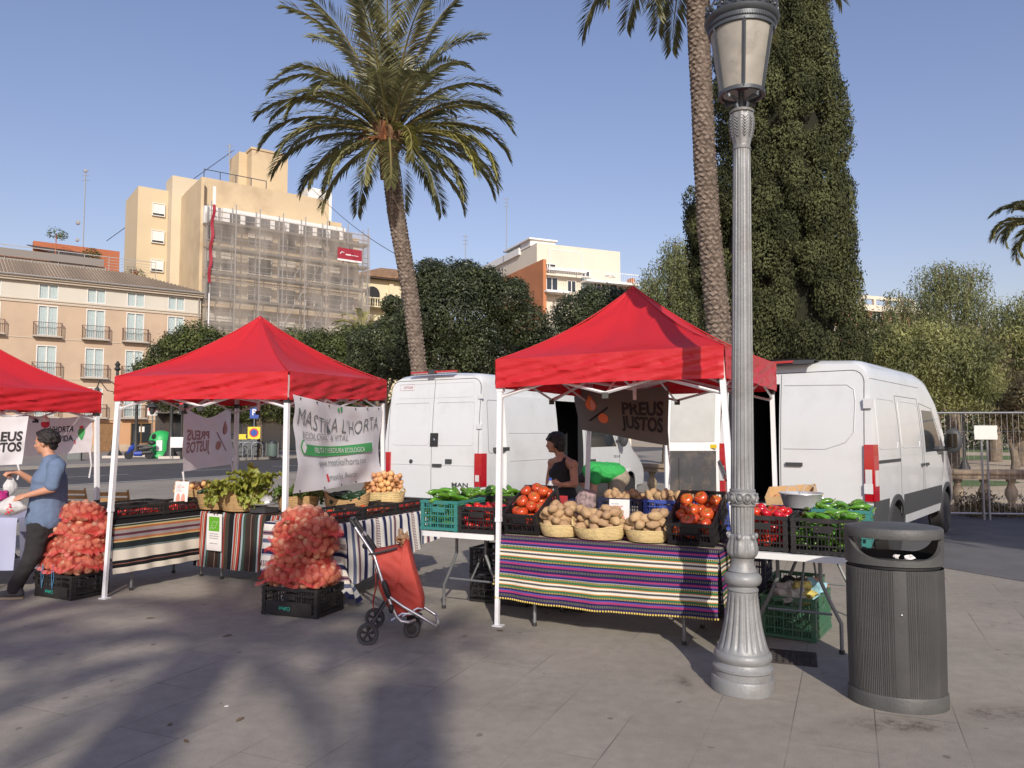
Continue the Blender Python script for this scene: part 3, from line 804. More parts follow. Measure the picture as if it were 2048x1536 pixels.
mb = MB(); mb.grid(lambda u, v: V_((xa + .12 + u * .26, -1.74, zt_ - v * 1.6)), 2, 6); mb.build('white_end', m_whit, bn)
mb = MB(); mb.grid(lambda u, v: V_((xa - .05 + u * .12, -1.74, zb_ - .9 - v * 3.2)), 2, 6); mb.build('white_end', m_whit, bn)
wi = thing('cable', 'thin overhead cable sloping from the yellow block past the palm', 'cable', (0, 0, 0))
a = V_((XX(600, 76), 76, ZZ(362, 76))); b_ = V_((XX(860, 60), 60, ZZ(545, 60)))
mb = MB(); mb.tube([a.lerp(b_, t / 12) - V_((0, 0, .9 * sin(PI * t / 12))) for t in range(13)], .028, 4)
mb.build('wire', M('cable_black', (.03, .03, .03), .6), wi)
a = V_((XX(200, 98), 98, ZZ(482, 98))); b_ = V_((XX(455, 98), 98, ZZ(300, 98)))
wi = thing('cable', 'thin overhead cable rising from the hotel roof to the lift tower', 'cable', (0, 0, 0))
mb = MB(); mb.tube([a.lerp(b_, t / 6) for t in range(7)], .045, 4); mb.build('wire', M('cable_black', (.03, .03, .03)), wi)
vx, vy = XX(722, 84), 84
vi = thing('villa', 'cream villa with arched window and hipped tile roof beside the scaffold', 'building', (vx, vy, 0), R(30))
m_vil = M('villa_cream', (.68, .60, .40), .85, var=.05)
zt_ = ZZ(560, 86)
mb = MB(); mb.b2(0, 9, 0, 8, 0, zt_); mb.build('wall', m_vil, vi, smooth=0)
mb = MB(); mb.b2(-.15, 9.15, -.15, 8, zt_ - 3.7, zt_ - 3.3); mb.b2(3.0, 3.5, -.2, -.0, zt_ - 3.3, zt_); mb.b2(-.1, 9.1, -.1, 8, zt_ - .5, zt_ - .2); mb.b2(-.1, 9.1, -.12, 8, 9.2, 9.5)
mb.build('cornice', m_vil, vi, smooth=0)
mb = MB(); mb.add([(-.9, -.9, zt_ - .02), (9.9, -.9, zt_ - .02), (9.9, 9, zt_ - .02), (-.9, 9, zt_ - .02), (-.9, -.9, zt_ + .15), (9.9, -.9, zt_ + .15), (9.9, 9, zt_ + .15), (-.9, 9, zt_ + .15), (3.4, 3.6, zt_ + 2.0), (6.5, 3.6, zt_ + 2.0)], [(0, 3, 2, 1), (0, 1, 5, 4), (1, 2, 6, 5), (2, 3, 7, 6), (3, 0, 4, 7), (4, 5, 9, 8), (5, 6, 9), (6, 7, 8, 9), (7, 4, 8)])
mb.build('roof', M('villa_tiles', (.26, .15, .08), .9, var=.3, vs=2, bump=.4, bs=6), vi, smooth=0)
mb = MB(); mb.b2(-.85, 9.85, -.85, 8.9, zt_ - .2, zt_ - .025); mb.build('eaves', M('eaves_dark', (.06, .04, .03), .8), vi, smooth=0)
def arch(x, z, w_, h_, y):
 pts = [(x - w_ / 2, z), (x + w_ / 2, z)] + [(x + w_ / 2 * cos(t), z + h_ - w_ / 2 + w_ / 2 * sin(t)) for t in [PI * k / 10 for k in range(11)]]
 mb = MB(); n_ = len(pts)
 mb.add([(p[0], y, p[1]) for p in pts] + [(p[0], y - .06, p[1]) for p in pts], [tuple(range(n_)), tuple(range(n_, 2 * n_))[::-1]] + [(i, (i + 1) % n_, n_ + (i + 1) % n_, n_ + i) for i in range(n_)])
 return mb
o = arch(5.2, zt_ - 3.0, 1.5, 2.2, -.0).build('window', m_glassd, vi, smooth=0)
mb = MB(); mb.tube([(5.2 + .78 * cos(t), -.08, zt_ - 1.55 + .78 * sin(t)) for t in [PI * k / 10 for k in range(11)]], .08, 4); mb.tube([(5.2, -.08, zt_ - 3), (5.2, -.08, zt_ - .9)], .05, 4); mb.b2(4.3, 6.1, -.2, -.065, zt_ - 3.15, zt_ - 3.0)
mb.build('frame', m_vil, o)
arch(1.1, zt_ - 3.2, 1.7, 2.2, -.0).build('window', m_dark, vi, smooth=0)
mb = MB(); mb.b2(-.2, 2.9, -1.1, -.9, zt_ - 2.5, zt_ - 2.38); mb.b2(-.2, 2.9, -1.15, -.0, zt_ - 3.45, zt_ - 3.32)
for k in range(11): mb.lathe([(.06, 0), (.1, .2), (.05, .5), (.06, .8)], 8, X=MT((-.05 + k * .28, -1.0, zt_ - 3.3)))
mb.build('balustrade', m_vil, vi)
Yc = 92.
def CX(px): return XX(px, Yc, 10)
cb_ = thing('apartment_block', 'cream apartment block with white rooftop and terracotta side wall in the centre', 'building', (CX(1095), Yc, 0), R(24))
zz = lambda py: ZZ(py, Yc)
s_ = FPX / Yc
m_crm = M('block_cream', (.66, .60, .49), .85, var=.05, vs=.4)
m_tc = M('block_terracotta', (.47, .19, .085), .9, var=.12, vs=.5)
m_wh = M('block_white', (.78, .77, .74), .7)
mb = MB(); mb.b2(0, 12.4, 1.2, 9, 0, zz(545)); mb.build('wall', m_crm, cb_, smooth=0)
mb = MB(); mb.b2(-.45, -.02, 0.2, 14, 0, zz(518)); mb.build('side_wall', m_tc, cb_, smooth=0)
mb = MB(); mb.b2(-.02, 12.0, 2.8, 12, zz(545), zz(475)); mb.build('upper_wall', m_crm, cb_, smooth=0)
mb = MB(); mb.b2(-.02, .98, 12, 27, zz(545), zz(474)); mb.build('upper_wall', m_crm, cb_, smooth=0)
mb = MB(); mb.b2(-.1, 3.4, 4.5, 7.5, zz(475), zz(462)); mb.b2(-.4, 3.6, 4.2, 12.5, zz(462), zz(459)); mb.b2(-.3, 3.0, 7.6, 22, zz(478) - .3, zz(478) + .6)
mb.build('rooftop_room', m_wh, cb_, smooth=0)
mb = MB()
for (x0, x1, py) in ((0., 5.2, 536), (5.2, 12.8, 552), (-.3, 3.0, 580)): mb.b2(x0, x1, -.4, 1.2, zz(py) - .25, zz(py))
mb.build('balcony_slab', m_wh, cb_, smooth=0)
mb = MB()
for k in range(40): mb.b2(.1 + k * .32, .13 + k * .32, -.38, -.36, zz(552), zz(536) + .05)
mb.b2(0, 12.8, -.4, -.35, zz(536) + .05, zz(536) + .12)
for x in (0.2, 4.6): mb.b2(x - .05, x + .05, -.3, -.2, zz(536), zz(500))
mb.b2(.2, 4.6, -.3, -.2, zz(500), zz(500) + .1)
for k in range(3): mb.b2(6.2 + k * 1.5 - .03, 6.2 + k * 1.5 + .03, 5, 5.05, zz(475), zz(468))
mb.b2(6.2, 9.2, 5, 5.05, zz(468), zz(468) + .06)
mb.build('balcony_rail', m_wh, cb_, smooth=0)
for x, w_, py0, py1, y in ((1.2, 1.6, 550, 576, 1.2), (3.9, 1.2, 553, 577, 1.2), (10.9, 1.5, 563, 590, 1.2), (1.4, 2.3, 516, 534, 2.8), (6.8, 1.2, 524, 536, 2.8), (10.4, 1.6, 527, 531, 2.8)):
 facade_window(cb_, x, zz(py1), w_, zz(py0) - zz(py1), (m_wh, m_glassd, m_curt), y=y - .13, depth=.12, n=2)
mb = MB(); mb.b2(5.3, 6.6, .9, 1.19, zz(580), zz(545)); o = mb.build('glass_block_panel', M('glass_brick', (.35, .45, .45), .2, var=.3, vs=3), cb_, smooth=0)
for k in range(3): facade_window(cb_, 7.3 + k * 1.2, zz(585), 1.15, zz(551) - zz(585), (m_wh, m_glassd, m_curt), y=.7, depth=.12, n=2)
mb = MB(); mb.b2(11.9, 12.3, -.1, 1.0, zz(590), zz(540)); mb.build('brick_pier', m_tc, cb_, smooth=0)
mb = MB(); mb.b2(.98, 3.2, 12.01, 15.5, zz(545), zz(500)); mb.build('louvre_panel', m_dark, cb_, smooth=0)
for px, w_ in ((1055, 4), (1070, 2)): pass
fb = thing('apartment_block', 'pink and cream stepped apartment block just right of the cypress', 'building', (XX(1700, 80), 80, 0), R(22))
zr = lambda py: ZZ(py, 80)
mb = MB(); mb.b2(-4, 12, 0, 8, 0, zr(620)); mb.b2(-4, 2.0, 2, 8, zr(620) - .1, zr(548)); mb.build('wall', M('block_pink', (.52, .26, .18), .9), fb, smooth=0)
mb = MB(); mb.b2(-4, 12.3, -.6, -.02, zr(620), zr(608)); mb.b2(-4, 12.3, -.6, -.02, zr(672), zr(655)); mb.b2(-4, 12.2, 2, 2.3, zr(585), zr(578))
for k in range(7): mb.b2(k * 2, k * 2 + .3, 2, 2.3, zr(620), zr(585))
mb.build('balcony_slab', M('block_cream', (.7, .58, .42)), fb, smooth=0)
for k in range(4):
 for py in (640, 690): facade_window(fb, 1.2 + k * 2.8, zr(py), 1.2, 1.6, (m_wh, m_glassd, m_curt), y=-.17, depth=.16)
# ================================================================== TREES
def branchy(mb, base, tips, r0, r1, seed):
 r = random.Random(seed)
 for t in tips:
  a, b_ = V_(base), V_(t); n = 6; pts = []
  for k in range(n + 1):
   u = k / n; p = a.lerp(b_, u); L = (b_ - a).length * .05
   p += V_((r.uniform(-L, L), r.uniform(-L, L), 0)) * sin(PI * u); p.z += L * .6 * sin(PI * u)
   pts.append(p)
  mb.tube(pts, [r0 + (r1 - r0) * k / n for k in range(n + 1)], 7)
m_bark = M('bark_grey', (.17, .135, .10), .95, var=.3, vs=6, bump=.8, bs=14)
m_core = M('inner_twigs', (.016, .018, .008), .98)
def tree(label, loc, lumps, n, size, mat, seed, trunk_h, tr=.2, name='tree', asp=.5, up=0., shell=.6, group=None, core=.0, extra=None, tips=None):
 t = thing(name, label, 'tree', loc, 0, group)
 mb = MB(); r = random.Random(seed)
 mb.tube([(0, 0, 0), (.04, 0, trunk_h * .5), (0, .05, trunk_h)], [tr * 1.25, tr, tr * .9], 10)
 ks = sorted(lumps, key=lambda q: -q[3])[:9]
 branchy(mb, (0, .02, trunk_h - .1), tips or [(q[0], q[1], q[2]) for q in ks], tr * .6, tr * .12, seed)
 mb.build('trunk', m_bark, t)
 P = leaves(n, ball_pts(lumps, shell), size, seed, asp, up)
 if extra is not None: P = np.concatenate([P, extra])
 cr = quads('crown', P, mat, parent=t)
 return t
def lumps(W, D, z0, z1, n, seed, rr=(.22, .34), prof=None):
 """random lumps filling an ellipsoid W x D between z0 and z1"""
 r = random.Random(seed); out = []
 H = z1 - z0; zc = (z0 + z1) / 2
 out.append((0, 0, zc, W * .33, D * .33, H * .36))
 for k in range(n):
  th = r.uniform(0, 2 * PI); ph = math.acos(r.uniform(-.75, 1)); rad = r.uniform(.62, .8)
  s = r.uniform(*rr)
  x, y, z = rad * sin(ph) * cos(th) * W / 2, rad * sin(ph) * sin(th) * D / 2, zc + rad * cos(ph) * H / 2
  out.append((x, y, z, s * W / 2 * 1.1, s * D / 2 * 1.1, s * H / 2 * 1.05))
 return out
lm_laurel = leafmat('leaf_laurel', (.040, .052, .024), var=.3, vs=1.0, trans=.12, rough=.45, c2=(.072, .088, .036))
lm_mid = leafmat('leaf_street', (.052, .070, .022), var=.3, vs=1.0, trans=.2, c2=(.11, .135, .035))
lm_pepper = leafmat('leaf_pepper', (.15, .18, .075), var=.25, vs=.8, trans=.3, c2=(.24, .25, .10))
lm_olive = leafmat('leaf_olive', (.115, .135, .05), var=.3, vs=.9, trans=.25, c2=(.30, .31, .115))
lm_cyp = leafmat('leaf_cypress', (.050, .060, .027), var=.3, vs=1.3, trans=.08, rough=.8, spec=.15, c2=(.105, .115, .050))
lm_brown = leafmat('leaf_dry', (.13, .105, .055), var=.3, vs=1.2, trans=.2, c2=(.19, .16, .08))
Y0 = 31.
def tx(px, Y): return XX(px, Y, 5)
def lum(pairs, Y, dx, seed, dpt=1.):
 """(px, py, r) disc list seen in the photo turned into 3-D lumps round a tree at depth Y"""
 r = random.Random(seed); out = []
 for px, py, rad in pairs:
  s = rad * Y / FPX
  for q in range(2):
   out.append((tx(px, Y) - dx + r.uniform(-.15, .15) * s, (q - .5) * s * .9 * dpt + r.uniform(-.3, .3), ZZ(py, Y) + r.uniform(-.1, .1) * s, s, s, s * .85))
 return out
dx = tx(905, Y0)
L1 = lum([(905, 640, 95), (860, 575, 52), (905, 570, 52), (955, 575, 50), (1010, 600, 52), (1045, 650, 52), (1070, 700, 48), (850, 640, 55), (825, 700, 50), (960, 700, 70), (900, 720, 65), (1010, 720, 60), (930, 545, 32), (862, 540, 26), (1030, 580, 26), (980, 560, 30), (840, 560, 24)], Y0, dx, 5)
tree('broad dense dark green laurel fig right of the bare palm trunk', (dx, Y0, 0), L1, 98000, .12, lm_laurel, 11, 2.6, .35, shell=.72, asp=.45)
dx = tx(1210, 36.)
L2 = lum([(1210, 660, 75), (1150, 630, 50), (1210, 610, 42), (1270, 640, 46), (1130, 690, 50), (1330, 680, 55), (1280, 700, 60), (1180, 590, 26), (1380, 700, 50), (1240, 600, 26)], 36., dx, 6)
tree('dark laurel fig behind the peak of the right red canopy, under the balconies', (dx, 36., 0), L2, 62000, .13, lm_laurel, 12, 2.6, .3, shell=.72, asp=.45)
dx = tx(770, 33.)
L3 = lum([(770, 690, 48), (740, 720, 40), (790, 650, 34), (725, 690, 30), (800, 720, 50), (785, 610, 22)], 33., dx, 7)
tree('small dark bushy tree directly left of the palm trunk foot', (dx, 33., 0), L3, 30000, .12, lm_laurel, 13, 1.8, .2, shell=.7, asp=.45)
for i, (px, Y, prs, lab) in enumerate([
 (375, 47., [(375, 700, 50), (330, 715, 40), (400, 680, 40), (300, 740, 34), (430, 690, 40), (350, 690, 30), (420, 740, 50), (380, 760, 50), (340, 790, 40), (420, 800, 45)], 'spreading dark green street tree in front of the hotel, left of the middle canopy peak'),
 (520, 50., [(500, 740, 60), (560, 700, 40), (590, 690, 40), (620, 700, 44), (540, 760, 60), (470, 770, 60), (580, 770, 60), (560, 810, 50), (500, 820, 40)], 'dark green street tree rising just behind the middle red canopy peak'),
 (680, 48., [(670, 700, 45), (640, 690, 36), (700, 680, 38), (720, 720, 44), (660, 750, 55), (720, 780, 55), (620, 770, 50), (730, 670, 26)], 'bright green street tree between the middle canopy and the palm trunk')]):
 dx = tx(px, Y)
 tree(lab, (dx, Y, 0), lum(prs, Y, dx, 20 + i), 34000, .19, lm_mid, 30 + i, 2.8, .22, shell=.55, asp=.4, group='street trees in front of the hotel')
def strands(cs, n, lenr, step, size, seed, asp=.25):
 r = np.random.default_rng(seed)
 f = ball_pts(cs, .6); st = f(r, n)[0]; out = []
 L = lenr[0] + (lenr[1] - lenr[0]) * r.random(n)
 k = int(lenr[1] / step)
 dr_ = r.normal(size=(n, 2)) * .12
 for j in range(k):
  m = L > j * step
  c = st[m].copy(); c[:, 2] -= j * step; c[:, :2] += dr_[m] * (j * step) ** .8 + r.normal(size=(m.sum(), 2)) * .05
  out.append(c)
 cc = np.concatenate(out); q = len(cc)
 d = r.normal(size=(q, 3)); d[:, 2] = -abs(d[:, 2]) - .8; d /= np.linalg.norm(d, axis=1)[:, None]
 e = np.cross(d, r.normal(size=(q, 3))); e /= np.linalg.norm(e, axis=1)[:, None]
 s = size * (.7 + .6 * r.random(q))[:, None]
 return np.stack([cc - d * s * .5, cc + e * s * .5 * asp, cc + d * s * .5, cc - e * s * .5 * asp], axis=1)
for i, (px, Y, prs, lab, n) in enumerate([
 (1335, 41., [(1340, 560, 55), (1300, 590, 38), (1370, 520, 42), (1350, 500, 32), (1385, 600, 60), (1300, 620, 34), (1400, 560, 55), (1350, 640, 60)], 'light green weeping pepper tree behind the palm trunk, right of the canopy peak', 2600),
 (1900, 44., [(1900, 600, 60), (1870, 560, 40), (1930, 570, 45), (1960, 620, 45), (1840, 620, 45), (1800, 600, 28), (1790, 640, 34), (1850, 670, 60), (1940, 680, 60), (1890, 545, 26), (1950, 550, 20)], 'tall grey green weeping pepper tree behind the pale olive at the right', 2500),
 (2040, 38., [(2030, 640, 44), (2060, 700, 70), (2000, 680, 44), (2080, 620, 50), (2020, 760, 60)], 'drooping pepper tree with brownish lower boughs at the right edge', 2000)]):
 dx = tx(px, Y); Ls = lum(prs, Y, dx, 50 + i)
 tree(lab, (dx, Y, 0), Ls, 5200, .18, lm_pepper if i != 2 else lm_olive, 60 + i, 3.0, .3, shell=.5, asp=.3, extra=strands(Ls, n, (.4, 2.2), .16, .2, 70 + i), tips=[(q[0], q[1], q[2] + .3) for q in Ls[::2]])
dx = tx(1860, 24.)
L = lum([(1860, 720, 80), (1800, 730, 60), (1920, 730, 60), (1790, 680, 42), (1850, 680, 46), (1910, 690, 44), (1950, 710, 34), (1770, 760, 44), (1950, 770, 40), (1870, 790, 50), (1820, 800, 44), (1930, 800, 34), (1750, 700, 30)], 24., dx, 9)
tree('wide pale olive green tree directly behind the right van and the wire fence', (dx, 24., 0), L, 36000, .125, lm_olive, 80, 1.9, .13, asp=.26, shell=.5, up=.3)
dx = tx(1760, 46.)
L = lum([(1760, 660, 40), (1740, 700, 44), (1790, 690, 30), (1740, 640, 24), (1750, 740, 50)], 46., dx, 19)
tree('thin olive green tree in front of the pink block, beside the cypress', (dx, 46., 0), L, 6000, .24, lm_olive, 81, 3, .2, asp=.3, shell=.4)
dx = tx(2020, 30.)
L = lum([(2020, 800, 40), (1990, 820, 34), (2050, 780, 50), (2040, 850, 36)], 30., dx, 29)
tree('brownish green bushy tree low at the right edge behind the fence sign', (dx, 30., 0), L, 9000, .15, lm_brown, 82, 1.0, .15, asp=.3, shell=.5)
for i, (px, Y, tr_) in enumerate(((1908, 33, .17), (1915, 52, .2), (1990, 44, .28), (1790, 45, .2))):
 dx = XX(px, Y, 1)
 L = [(0, 0, 5.0, 2.2, 2.2, 1.4), (1.4, .5, 4.6, 1.5, 1.5, 1.1), (-1.3, .2, 4.7, 1.5, 1.5, 1.1)]
 tree(['pale barked park tree just right of the van mirror, beyond the balustrade', 'slim park tree far off behind the park lamp post', 'thick trunked park tree beyond the white sign on the fence', 'slim park tree hidden mostly by the van roof'][i], (dx, Y, 0), L, 4200, .2, lm_olive if i else lm_brown, 90 + i, 4.0, tr_, asp=.35, group='park trees beyond the balustrade')
hd = thing('hedge', 'dark far hedge closing the park behind the wire fence and the balustrade', 'hedge', (XX(1950, 75), 75, 0))
quads('foliage', leaves(26000, ball_pts([(x, (x % 5) * .4, 2.2 + .8 * sin(x * 1.7), 2.4, 1.6, 3.2 + .9 * sin(x)) for x in range(-26, 30, 2)], .5), .38, 99, .5), lm_laurel, parent=hd)
CYY = 20.5
cdx = XX(1560, CYY, 6)
def cyp_profile():
 return [(-330, 1555, 1600), (-230, 1500, 1640), (-60, 1450, 1652), (60, 1428, 1660), (160, 1425, 1672), (260, 1418, 1698), (330, 1425, 1692), (400, 1395, 1700), (480, 1385, 1706), (560, 1400, 1712), (650, 1402, 1722), (720, 1410, 1728), (800, 1440, 1700)]
Lc = []
r_ = random.Random(3); pr = cyp_profile()
for i in range(len(pr) - 1):
 (y0, a0, b0), (y1, a1, b1) = pr[i], pr[i + 1]
 steps = max(2, int((y1 - y0) / 26))
 for k in range(steps):
  u = k / steps; py = y0 + (y1 - y0) * u; l = a0 + (a1 - a0) * u; rr = b0 + (b1 - b0) * u
  z = ZZ(py, CYY); cx0 = XX((l + rr) / 2, CYY, z) - cdx; W = (rr - l) / FPX * CYY / 2
  nn_ = 10
  for q in range(nn_):
   th = 2 * PI * (q + r_.random()) / nn_; s = r_.uniform(.24, .46) * (.75 if W < 1.2 else 1)
   rad = max(.05, W - s * .8)
   Lc.append((cx0 + rad * cos(th), rad * sin(th) * .9, z + r_.uniform(-.18, .18), s, s, s * 1.35))
for k in range(26): Lc.append((XX(1396 + r_.uniform(-8, 40), CYY, 8) - cdx, r_.uniform(-.6, .6), ZZ(r_.uniform(395, 560), CYY), .34, .34, .45))
cy_ = thing('cypress', 'tall broad dark cypress rising behind the grey lamp post', 'tree', (cdx, CYY, 0))
mb = MB(); mb.tube([(0, 0, 0), (0, 0, 9), (0, 0, 14)], [.35, .25, .05], 9)
mb.build('trunk', m_bark, cy_)
P1 = leaves(360000, ball_pts(Lc, .8), .074, 5, .5, up=.5, face=.8)
Wp = lambda z: 1.5
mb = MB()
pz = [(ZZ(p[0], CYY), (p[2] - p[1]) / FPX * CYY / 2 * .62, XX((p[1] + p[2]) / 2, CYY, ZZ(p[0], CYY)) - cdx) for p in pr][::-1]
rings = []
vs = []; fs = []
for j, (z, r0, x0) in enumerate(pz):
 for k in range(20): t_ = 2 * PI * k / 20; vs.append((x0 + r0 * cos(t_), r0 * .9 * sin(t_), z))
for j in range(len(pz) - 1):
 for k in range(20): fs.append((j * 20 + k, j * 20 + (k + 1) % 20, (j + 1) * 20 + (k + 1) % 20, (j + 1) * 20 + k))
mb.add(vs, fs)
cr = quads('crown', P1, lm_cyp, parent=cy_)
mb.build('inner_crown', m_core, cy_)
# ================================================================== PALMS
def palm_bark():
 m, n, b = mk('palm_bark'); N, Lk = n.nodes, n.links
 tc = N.new('ShaderNodeTexCoord')
 t = N.new('ShaderNodeTexNoise'); t.inputs['Scale'].default_value = 14; t.inputs['Detail'].default_value = 6; Lk.new(tc.outputs['Object'], t.inputs['Vector'])
 rp = N.new('ShaderNodeValToRGB'); rp.color_ramp.elements[0].position = .3; rp.color_ramp.elements[0].color = (.075, .055, .042, 1); rp.color_ramp.elements[1].position = .7; rp.color_ramp.elements[1].color = (.27, .215, .17, 1)
 Lk.new(t.outputs[0], rp.inputs[0]); Lk.new(rp.outputs[0], b.inputs['Base Color']); b.inputs['Roughness'].default_value = .95
 return m
m_pb = palm_bark()
m_pfib = M('palm_fibre', (.17, .095, .05), .95, var=.3, vs=9, bump=.6, bs=25)
lm_palm = leafmat('palm_leaf', (.14, .155, .075), var=.25, vs=.8, trans=.3, rough=.4, spec=.5, c2=(.29, .28, .125))
lm_palmd = leafmat('palm_leaf_yellow', (.26, .25, .08), var=.25, vs=.8, trans=.3, rough=.45)
m_rach = M('palm_stalk', (.20, .17, .06), .6)
m_spathe = M('palm_spathe', (.32, .13, .05), .7, var=.2)
def palm_trunk(t, path, radii, ringh=.085, seed=1):
 """stack of pointed boot scars on a curved trunk"""
 mb = MB(); r = random.Random(seed)
 pts = [V_(p) for p in path]
 seg = [(pts[i + 1] - pts[i]).length for i in range(len(pts) - 1)]; T = sum(seg)
 def at(s):
  for i, L in enumerate(seg):
   if s <= L or i == len(seg) - 1:
    u = s / L;
    return pts[i].lerp(pts[i + 1], u), radii[i] * (1 - u) + radii[i + 1] * u
   s -= L
 n = 22; rows = int(T / ringh * 2)
 vs = []; fs = []
 for j in range(rows + 1):
  s = T * j / rows; c, rad = at(s)
  ph = (j // 2) * PI / 11 * 1.0
  for k in range(n):
   th = 2 * PI * k / n + ((j // 2) % 2) * PI / n * 1.0 + (j // 2) * .35
   saw = 1.09 if j % 2 else .94
   zo = ringh * (.32 if k % 2 else -.15) + r.uniform(-.012, .012)
   rr = rad * saw * (1 + .05 * (k % 2) + r.uniform(-.025, .025))
   vs.append((c.x + rr * cos(th), c.y + rr * sin(th), c.z + zo))
 for j in range(rows):
  sh = 0
  for k in range(n):
   fs.append((j * n + k, j * n + (k + 1) % n, (j + 1) * n + (k + 1) % n, (j + 1) * n + k))
 mb.add(vs, fs)
 return mb.build('trunk', m_pb, t, ang=20)
def frond(az, el, L, droop, seed, nl=76, ll=.5, twist=0., org=(0, 0, 0), start=.12):
 """returns leaflet quads (n,4,3) and the stalk points; azimuth az, start elevation el"""
 r = np.random.default_rng(seed)
 ca, sa = cos(az), sin(az)
 n = 26; pts = []; x = 0.; z = 0.; e = el
 for k in range(n + 1):
  pts.append((x * ca, x * sa, z)); st = L / n
  x += cos(e) * st; z += sin(e) * st
  e -= droop / n * (0.35 + 1.5 * (k / n) ** 1.0)
 P = np.array(pts) + np.array(org)
 out = []
 side = np.array((-sa, ca, 0.))
 for k in range(nl):
  u = start + (1 - start) * (k / nl) ** .93
  f = u * n; i = min(int(f), n - 1); w_ = f - i
  p = P[i] * (1 - w_) + P[i + 1] * w_
  tg = P[i + 1] - P[i]; tg /= np.linalg.norm(tg)
  nm = np.cross(tg, side); nm /= np.linalg.norm(nm)
  if nm[2] < 0: nm = -nm
  env = min(1, (u - start) / .14 + .35) * (1 - .62 * max(0, (u - .55) / .45) ** 1.3)
  for s in (-1, 1):
   fwd = .75 + .6 * u
   d = side * s * 1.0 + tg * fwd + nm * (.42 * (.6 + .8 * r.random()) - .1) + r.normal(size=3) * .07
   d /= np.linalg.norm(d)
   l = ll * env * (.85 + .3 * r.random())
   tip = p + d * l + np.array((0, 0, -.16 * l * (1 + r.random())))
   wv = np.cross(d, nm); wv /= np.linalg.norm(wv) + 1e-9
   wv = wv * .62 + nm * .5 * s
   wd_ = .029 * (.8 + .4 * r.random())
   mid = p + d * l * .45 + np.array((0, 0, -.01))
   out.append([p, mid + wv * wd_, tip, mid - wv * wd_])
 return np.array(out), P
def palm(label, base, path, radii, crown, fr, seed, ll=.60, group=None, spathes=True, nl=80, name='date_palm', mats=None):
 t = thing(name, label, 'palm tree', base, 0, group)
 palm_trunk(t, path, radii, seed=seed)
 Q = []; Y_ = []; mb = MB()
 for i, (az, el, L, dr_, yel) in enumerate(fr):
  o_ = V_(crown) + V_((cos(az) * .16, sin(az) * .16, .1 * sin(el)))
  q, P = frond(az, el, L, dr_, seed * 100 + i, nl=nl, ll=ll * (L / 3.0), org=o_)
  (Y_ if yel else Q).append(q)
  n = len(P); mb.tube([tuple(p) for p in P[::3]], [.035 * (1 - .85 * k / (n / 3)) for k in range(len(P[::3]))], 5)
 A = Q + Y_
 mi = np.concatenate([np.zeros(sum(len(q) for q in Q)), np.ones(sum(len(q) for q in Y_))]) if Y_ else None
 quads('crown', np.concatenate(A), [lm_palm, lm_palmd], mi, parent=t)
 mb.build('frond_stalks', m_rach, t)
 if spathes:
  mb = MB(); r = random.Random(seed); c = V_(crown)
  rr = radii[-1]
  mb.lathe([(rr * .98, -.95), (rr * 1.02, -.62), (rr * 1.25, -.38), (rr * 1.6, -.1), (rr * 1.45, .15), (rr * .8, .4), (.05, .6)], 16, X=MT(c), mod=lambda th, i: 1 + .12 * sin(th * 5 + i * 2.1))
  for k in range(34):
   th = r.uniform(0, 2 * PI); zz_ = r.uniform(-.35, .15)
   p = c + V_((cos(th) * rr * 1.35, sin(th) * rr * 1.35, zz_))
   mb.tube([p, p + V_((cos(th) * .12, sin(th) * .12, .16))], [.07, .03], 5)
  mb.build('crown_boots', m_pfib, t)
  mb = MB()
  for th, zz_, l in ((PI * 1.12, -.05, .42), (PI * 1.3, -.1, .36), (-.3, .05, .5), (PI * .9, .25, .5)):
   p = c + V_((cos(th) * .33, sin(th) * .33, zz_)); q = p + V_((cos(th) * l, sin(th) * l * .6, -.25))
   mb.tube([p, p.lerp(q, .5) + V_((0, 0, .06)), q], [.05, .11, .01], 7, flat=.5)
  p = c + V_((-.02, -.38, .2)); mb.tube([p, p + V_((0, -.12, -.1)), p + V_((-.02, -.16, -.4)), p + V_((-.03, -.12, -.75))], [.03, .04, .1, .01], 7)
  mb.build('flower_spathes', m_spathe, t)
 return t
PY_ = 17.0
def P3(px, py, Y): z = ZZ(py, Y); return V_((XX(px, Y, z), Y, z))
b0 = P3(846, 800, PY_); base = V_((b0.x, PY_, 0))
path = [V_((0, 0, 0))] + [P3(px, py, PY_) - base for px, py in ((838, 740), (831, 680), (822, 600), (812, 540), (803, 490), (793, 430), (786, 380), (781, 330), (778, 300))]
path = [path[0]] + path[1:]
crown = P3(777, 275, PY_) - base
rad = [.22, .165, .165, .17, .175, .18, .185, .18, .165, .18]
rr_ = random.Random(12); fr = []
